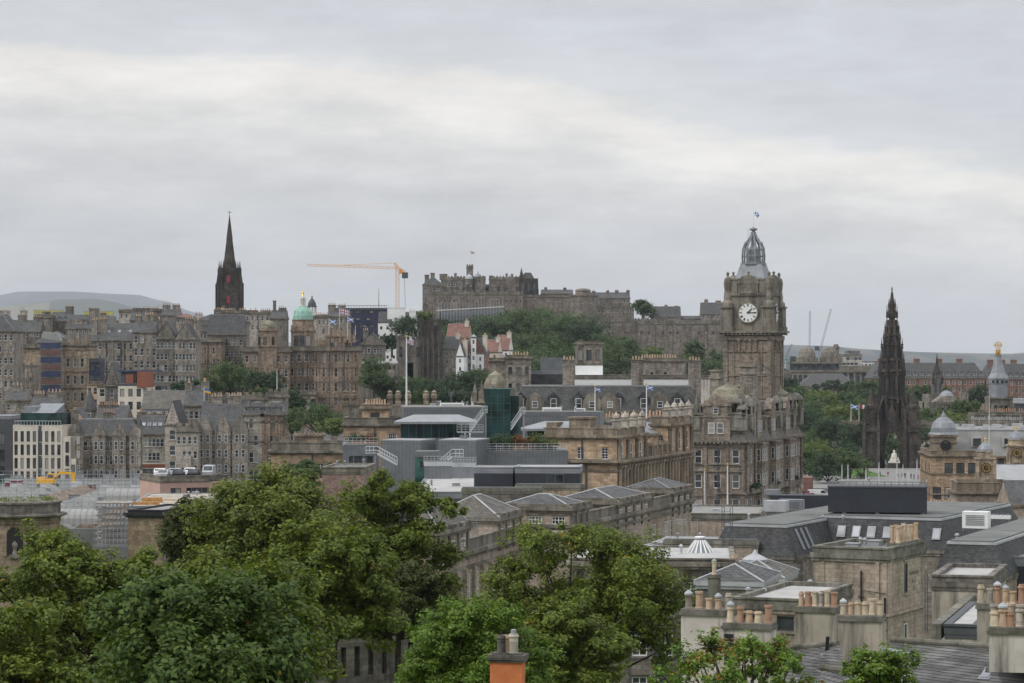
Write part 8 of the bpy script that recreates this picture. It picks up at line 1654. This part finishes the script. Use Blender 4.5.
for i, (px, l, m_) in enumerate(PL): person('person in a %s walking on the pavement, %s from the left in the crowd' % (l, ['first', 'second', 'third', 'fourth', 'fifth', 'sixth', 'seventh', 'eighth', 'ninth', 'tenth', 'eleventh'][i]), px, 745+(i*37 % 40), -36.5, m_, rot=(i*67) % 360)
for i, (px, Y, tp) in enumerate(((879, 730, 462), (897, 690, 461), (903, 720, 464), (909, 735, 468), (917, 705, 459), (866, 760, 468), (774, 650, 458), (842, 640, 464), (848, 655, 464))):
    root = thing('street_lamp', 'slim pale street pole at the monument pavement, %s from the left of the row' % ['fourth', 'fifth', 'sixth', 'seventh', 'eighth', 'third', 'first', 'second', 'one after the second'][i] if px != 848 else 'slim pale street pole just right of the second one', 'street lamp', (PX(px, Y), Y, -36.5), 0, 'street poles near the monument'); H = PZ(tp, Y)+36.5
    MB().lathe(0, 0, [(.22, 0), (.18, 1), (.12, H)], 8).build('post', 'rail', root); MB().box(-.25, -.9, H-.05, .25, .1, H+.1).build('lamp_head', 'dark_grey', root)
for l, px, Y, cc, k, rz in (('maroon and white bus by the hotel corner', 806, 690, 'tile_red', 'bus', 90), ('red car at the hotel corner', 810, 660, 'red_paint', 'car', 20), ('white van beside the red car', 818, 664, 'white', 'van', 10)): vehicle(l, (PX(px, Y), Y, -36.46 if k == 'bus' else -36.5), R(rz), cc, k, 'vehicles on the far street')
B2('low grey stone classical gallery with columns left of the monument', 834, 862, 424, 1000, wall='grey', trim='trim_warm', roof=('flat', .8), D=16, front=(7, 1, 1.6, 5, 6, 1.6, 'blank'), cornice=.7, pil=8, name='gallery_building')
B2('long low pale roofed classical building right of the monument', 914, 966, 424, 980, wall='grey_light', trim='trim', roof=('flat', .6), deck='deck_pale', D=20, front=(9, 1, 1.6, 4, 6, 1.6, 'blank'), cornice=.6, name='gallery_building')
pole('flagpole with a blue saltire left of the gothic monument', 851, 1010, 404, 424, .12, 'saltire', 2.6); pole('flagpole with a red and white flag left of the gothic monument', 859, 1015, 404, 424, .12, 'redwhite', 2.6)
# cemetery wall and lamps at the bottom
root = thing('retaining_wall', 'dark soot stained retaining wall with slot openings beneath the central trees', 'wall', (PX(300, 170), 170, PZ(700, 170)), R(38)); m = MB(); L = 15; hs_ = [(x, x+.45, 1.2, 3.2) for x in [1+i*1.1 for i in range(12)]]; wall_face(m, (0, 0, 0), (1, 0, 0), (0, -1, 0), L, -4, 4.2, hs_, .4); m.box(0, .5, -4, L, 1.2, 4.2); m.box(-.2, -.3, 4.2, L+.2, 1.3, 4.6); m.build('wall', 'grey_dark', root)
for l, px, Y, tp in (('grey street lamp with a flat lamp head in front of the left tree', 39, 100, 667), ('slim street lamp between the central trees', 306, 150, 606)):
    H = PZ(tp, Y)-ground(PX(px, Y), Y)+1; root = thing('street_lamp', l, 'street lamp', (PX(px, Y), Y, PZ(tp, Y)-H), 0); MB().lathe(0, 0, [(.12, 0), (.07, 1), (.05, H)], 8).build('post', 'steel', root); MB().box(-.28, -.12, H-.0, .1, .12, H+.1).build('lamp_head', 'lead_light', root)
for i, (px, py, Y, w, h) in enumerate(((3, 632, 205, .9, 2.3), (46, 626, 215, 1.1, 1.2), (30, 628, 216, .8, .7), (2, 658, 180, 1.2, 1.3), (60, 612, 222, .8, .8))):
    root = thing('gravestone', ['tall round headed gravestone at the left edge', 'broad stepped grave monument seen through the left tree', 'small dark gravestone left of the stepped monument', 'low gravestone at the bottom of the left edge', 'small gravestone behind the stepped monument'][i], 'gravestone', (PX(px, Y), Y, PZ(py, Y)), 0, 'gravestones in the cemetery'); n = 8
    MB().prism([(-w/2, 0), (w/2, 0), (w/2, h*.75)]+[(w/2*math.cos(a), h*.75+h*.25*math.sin(a)) for a in np.linspace(.3, 2.84, 7)]+[(-w/2, h*.75)], 0, .25).build('slab', 'brown', root); MB().box(-w*.65, -.15, -.6, w*.65, .4, .15).build('plinth', 'grey_dark', root)
# ---------------------------------------------------------------- trees
FG = 'broadleaf trees in the foreground'
tree('wide olive green tree with yellowing leaves and open branches at the left edge', 72, 128, 524, 726, 215, 'leaf_olive', 69000, 0.118, K=44, group=FG, flat=.85, sparse=.3, rc=(.21, .35))
tree('dense dark green maple at the bottom left, standing in front', 204, 88, 574, 775, 196, 'leaf_maple', 51000, 0.118, K=46, group=FG, rc=(0.34, 0.49), flat=.85)
tree('dark glossy tree left of the yellow green one, beside the tile clad block', 196, 182, 497, 590, 66, 'leaf_dark', 30000, 0.112, K=26, group=FG, rc=(0.39, 0.55), flat=.85)
tree('large yellow green spreading tree in the left centre', 274, 158, 463, 690, 158, 'leaf_yellow', 90000, 0.129, K=52, group=FG, rc=(0.31, 0.47), flat=.85)
tree('lower olive tree filling in between the maple and the central trees', 250, 118, 545, 740, 150, 'leaf_olive', 45000, 0.112, K=34, group=FG, flat=.85, rc=(0.34, 0.49))
tree('shadowy dark olive tree right of the yellow green one', 334, 138, 522, 672, 122, 'leaf_olive', 54000, 0.118, K=36, group=FG, flat=.85, rc=(0.31, 0.47))
tree('tall dark tree with an open top reaching over the flat roofs', 394, 178, 464, 660, 126, 'leaf_olive', 78000, 0.123, K=44, group=FG, flat=.85, rc=(.25, .39), sparse=.25)
tree('dark shadowy tree standing over the soot stained retaining wall', 398, 160, 560, 660, 92, 'leaf_dark', 40000, .12, K=30, group=FG, rc=(.3, .45), flat=.85)
tree('low olive tree filling the bottom left corner under the wide olive tree', 22, 100, 600, 760, 120, 'leaf_olive', 26000, .10, K=30, group=FG, rc=(.26, .40), flat=.85)
tree('bright fresh green feathery tree beside the orange chimney', 470, 92, 598, 745, 146, 'leaf_bright', 66000, 0.067, K=52, group=FG, rc=(0.21, 0.34), flat=.85, droop=.15)
tree('large olive tree with a sparse crown in front of the georgian street', 584, 164, 520, 720, 206, 'leaf_olive', 78000, 0.123, K=48, group=FG, flat=.85, rc=(.22, .36), sparse=.3)
tree('lower dark green tree under the large olive tree', 556, 140, 600, 730, 130, 'leaf_olive', 45000, 0.112, K=32, group=FG, flat=.85)
tree('broad leafy shrub with some reddish leaves below the white chimney wall', 744, 60, 632, 800, 190, 'leaf_turning', 24000, .052, K=64, group=FG, rc=(.17, .27), flat=.9, sparse=.3)
tree('thin pale sapling at the foot of the white chimney wall', 674, 62, 650, 760, 66, 'leaf_turning', 4200, .05, K=20, group=FG, rc=(.2, .32), flat=.9, sparse=.4)
tree('small bright green sapling in front of the slate roof', 882, 56, 641, 720, 66, 'leaf_bright', 9000, .042, K=26, group=FG, rc=(.34, .48), flat=.95)
GC = 'trees on the slopes below the castle'; GG = 'trees in the valley gardens'; GO2 = 'trees below the old town'
col_names = {'leaf_far': 'mid green', 'leaf_far_dark': 'dark green', 'leaf_far_light': 'light green'}
def grove(items, grp, where):
    for i, (px, Y, tp, bt, w, m) in enumerate(items):
        tree('%s tree %s, about %s and %s' % (col_names[m], where, ['far left', 'left', 'left of centre', 'centre', 'right of centre', 'right', 'far right'][min(6, int((px-min(a[0] for a in items))/(max(a[0] for a in items)-min(a[0] for a in items)+.1)*7))], ['upper', 'lower'][tp > sorted(a[2] for a in items)[len(items)//2]]) if False else
             '%s %s tree %s, %s' % (('broad' if w > 34 else 'small' if w < 22 else 'round'), col_names[m], where, LB[grp][i]), px, Y, tp, bt, w, m, int(2600+w*95), .40*Y/1100, K=18, group=grp, rc=(.42, .62), flat=.8, bz=PZ(bt, Y)-2)
LB = {}
def mk(items, grp, where):
    s = sorted(range(len(items)), key=lambda i: items[i][0]); nm = {}
    for r_, i in enumerate(s):
        nb = items[i]; nm[i] = 'number %d of %d from left' % (r_+1, len(items))
    LB[grp] = [nm[i] for i in range(len(items))]; grove(items, grp, where)
mk([(231, 770, 360, 398, 54, 'leaf_far'), (186, 770, 380, 398, 32, 'leaf_far_dark'), (266, 755, 371, 400, 42, 'leaf_far_dark'), (292, 735, 384, 442, 30, 'leaf_far_dark'), (288, 720, 410, 445, 26, 'leaf_far_dark'), (319, 640, 403, 438, 58, 'leaf_far'), (336, 625, 418, 440, 34, 'leaf_far_light'), (263, 740, 388, 402, 22, 'leaf_far'), (212, 760, 378, 397, 26, 'leaf_far')], GO2, 'below the old town')
mk([(374, 850, 357, 395, 30, 'leaf_far'), (397, 920, 384, 408, 34, 'leaf_far_dark'), (412, 900, 376, 406, 40, 'leaf_far'), (437, 880, 378, 408, 46, 'leaf_far_dark'), (462, 900, 371, 404, 40, 'leaf_far_dark'), (481, 960, 368, 396, 36, 'leaf_far'), (447, 840, 388, 410, 44, 'leaf_far_dark'), (384, 860, 376, 402, 26, 'leaf_far_dark'), (406, 1150, 316, 344, 30, 'leaf_far_dark'), (421, 1300, 310, 330, 24, 'leaf_far_light'), (392, 1120, 334, 352, 34, 'leaf_far_dark'), (424, 860, 390, 410, 36, 'leaf_far')], GG, 'around the gothic towers')
ct = []
rr = random.Random(5)
for (px, Y, tp, bt, w) in ((448, 1440, 322, 350, 34), (470, 1430, 322, 352, 36), (492, 1440, 318, 350, 38), (458, 1400, 330, 362, 36), (512, 1440, 312, 346, 40), (530, 1430, 310, 346, 40), (548, 1420, 318, 356, 44), (566, 1400, 314, 356, 40), (585, 1390, 322, 362, 40), (540, 1380, 336, 372, 46), (515, 1380, 338, 370, 42), (560, 1350, 346, 382, 46), (590, 1350, 345, 384, 44), (612, 1370, 336, 372, 38), (606, 1340, 356, 388, 44), (628, 1350, 340, 380, 34), (646, 1370, 352, 384, 34), (664, 1360, 362, 388, 34), (684, 1380, 358, 384, 28), (704, 1370, 362, 386, 36), (654, 1420, 350, 370, 22), (500, 1330, 350, 384, 44), (528, 1320, 356, 388, 46), (575, 1300, 362, 392, 46), (722, 1390, 352, 384, 28), (694, 1400, 345, 362, 20), (480, 1400, 336, 366, 36)):
    ct.append((px, Y, tp-4, bt+3, w*(1.25 if px < 600 else .95), rr.choice(['leaf_far', 'leaf_far', 'leaf_far_dark', 'leaf_far_light' if w < 36 else 'leaf_far'])))
mk(ct, GC, 'on the castle slope')
tree('single round mid green tree standing on the castle wall against the sky', 643, 1499, 299, 322, 19, 'leaf_far', 4200, .55, K=18, rc=(.5, .65), flat=.8, bz=PZ(322, 1499))
gr = []
for (px, Y, tp, bt, w, m) in ((800, 1250, 386, 410, 34, 'leaf_far'), (822, 1220, 390, 414, 38, 'leaf_far_light'), (845, 1240, 392, 412, 36, 'leaf_far'), (812, 1120, 400, 432, 40, 'leaf_far'), (838, 1100, 405, 430, 40, 'leaf_far_light'), (862, 1120, 398, 430, 34, 'leaf_far'), (806, 980, 408, 450, 44, 'leaf_far_dark'), (828, 960, 415, 455, 40, 'leaf_far_dark'), (800, 880, 430, 480, 40, 'leaf_far'), (820, 870, 440, 482, 36, 'leaf_far_light'), (843, 880, 442, 482, 42, 'leaf_far_dark'), (856, 940, 420, 460, 30, 'leaf_far_dark'), (926, 930, 425, 478, 34, 'leaf_far_dark'), (890, 1000, 425, 475, 40, 'leaf_far_dark'), (912, 1120, 396, 425, 34, 'leaf_far_dark'), (930, 1020, 408, 432, 40, 'leaf_far'), (952, 1000, 412, 436, 44, 'leaf_far_light'), (964, 1060, 400, 420, 30, 'leaf_far'), (978, 1200, 384, 416, 30, 'leaf_far_dark'), (936, 1250, 386, 402, 34, 'leaf_far'), (880, 1200, 388, 420, 40, 'leaf_far_dark'), (795, 800, 458, 498, 26, 'leaf_far'), (786, 1300, 378, 396, 26, 'leaf_far_dark'), (868, 1300, 380, 402, 36, 'leaf_far'), (905, 900, 452, 480, 30, 'leaf_far'), (916, 1250, 385, 405, 40, 'leaf_far'), (840, 1350, 380, 396, 60, 'leaf_far_dark'), (806, 760, 446, 488, 34, 'leaf_far'), (828, 740, 452, 487, 34, 'leaf_far_dark'), (850, 770, 448, 486, 30, 'leaf_far'), (816, 1180, 396, 424, 44, 'leaf_far'), (852, 1170, 400, 426, 30, 'leaf_far_dark')):
    gr.append((px, Y, tp, bt, w, m))
GS = 'trees in the gardens around the gothic monument'
mk(gr, GS, 'near the black monument')
for l, px, Y, tp, bt, w, m in (('round green bush behind the tree tops in front of the sandstone wall', 302, 385, 458, 482, 44, 'leaf_far'), ('second green bush beside the pink brick block', 330, 372, 461, 482, 40, 'leaf_far'), ('smaller light bush between the two green ones', 308, 352, 468, 488, 26, 'leaf_far_light')):
    tree(l, px, Y, tp, bt, w, m, 5200, .13, K=16, name='bush', rc=(.36, .5), flat=.8)
tag(MB().add([(-60, 205, ground(-60, 205)+.05), (-20, 205, ground(-20, 205)+.05), (-20, 290, ground(-20, 290)+.05), (-60, 290, ground(-60, 290)+.05)], [(0, 1, 2, 3)]).build('lawn', 'lawn_green'), kind='structure') if False else None
# far woodland and suburb between the city and the hills
xs = []; cen = []; rad = []
for i in range(900):
    Y = rng.uniform(1900, 4900); px = rng.uniform(700, 1120) if rng.random() < .75 else rng.uniform(250, 700); x = PX(px, Y); cen.append((x, Y, ground(x, Y)+5)); rad.append(rng.uniform(7, 15))
tag(obj('distant_woodland', quads_mesh('distant_woodland', leaves(np.array(cen), np.array(rad), 26000, 3.2, .6), 'leaf_far_dark')), kind='stuff')
# ---------------------------------------------------------------- haze: one closed box of even air
hz = MB(); hz.box(-17000, -420, -120, 17000, 31500, 720); hm = bpy.data.materials.new('haze'); hm.use_nodes = True; nt = hm.node_tree; nt.nodes.clear(); o_ = nt.nodes.new('ShaderNodeOutputMaterial'); pv = nt.nodes.new('ShaderNodeVolumePrincipled'); nt.links.new(pv.outputs[0], o_.inputs['Volume'])
pv.inputs['Color'].default_value = (.89, .94, 1.0, 1); pv.inputs['Density'].default_value = 0.000032; pv.inputs['Anisotropy'].default_value = 0.0; M['haze'] = hm
tag(hz.build('haze', 'haze'), kind='stuff')
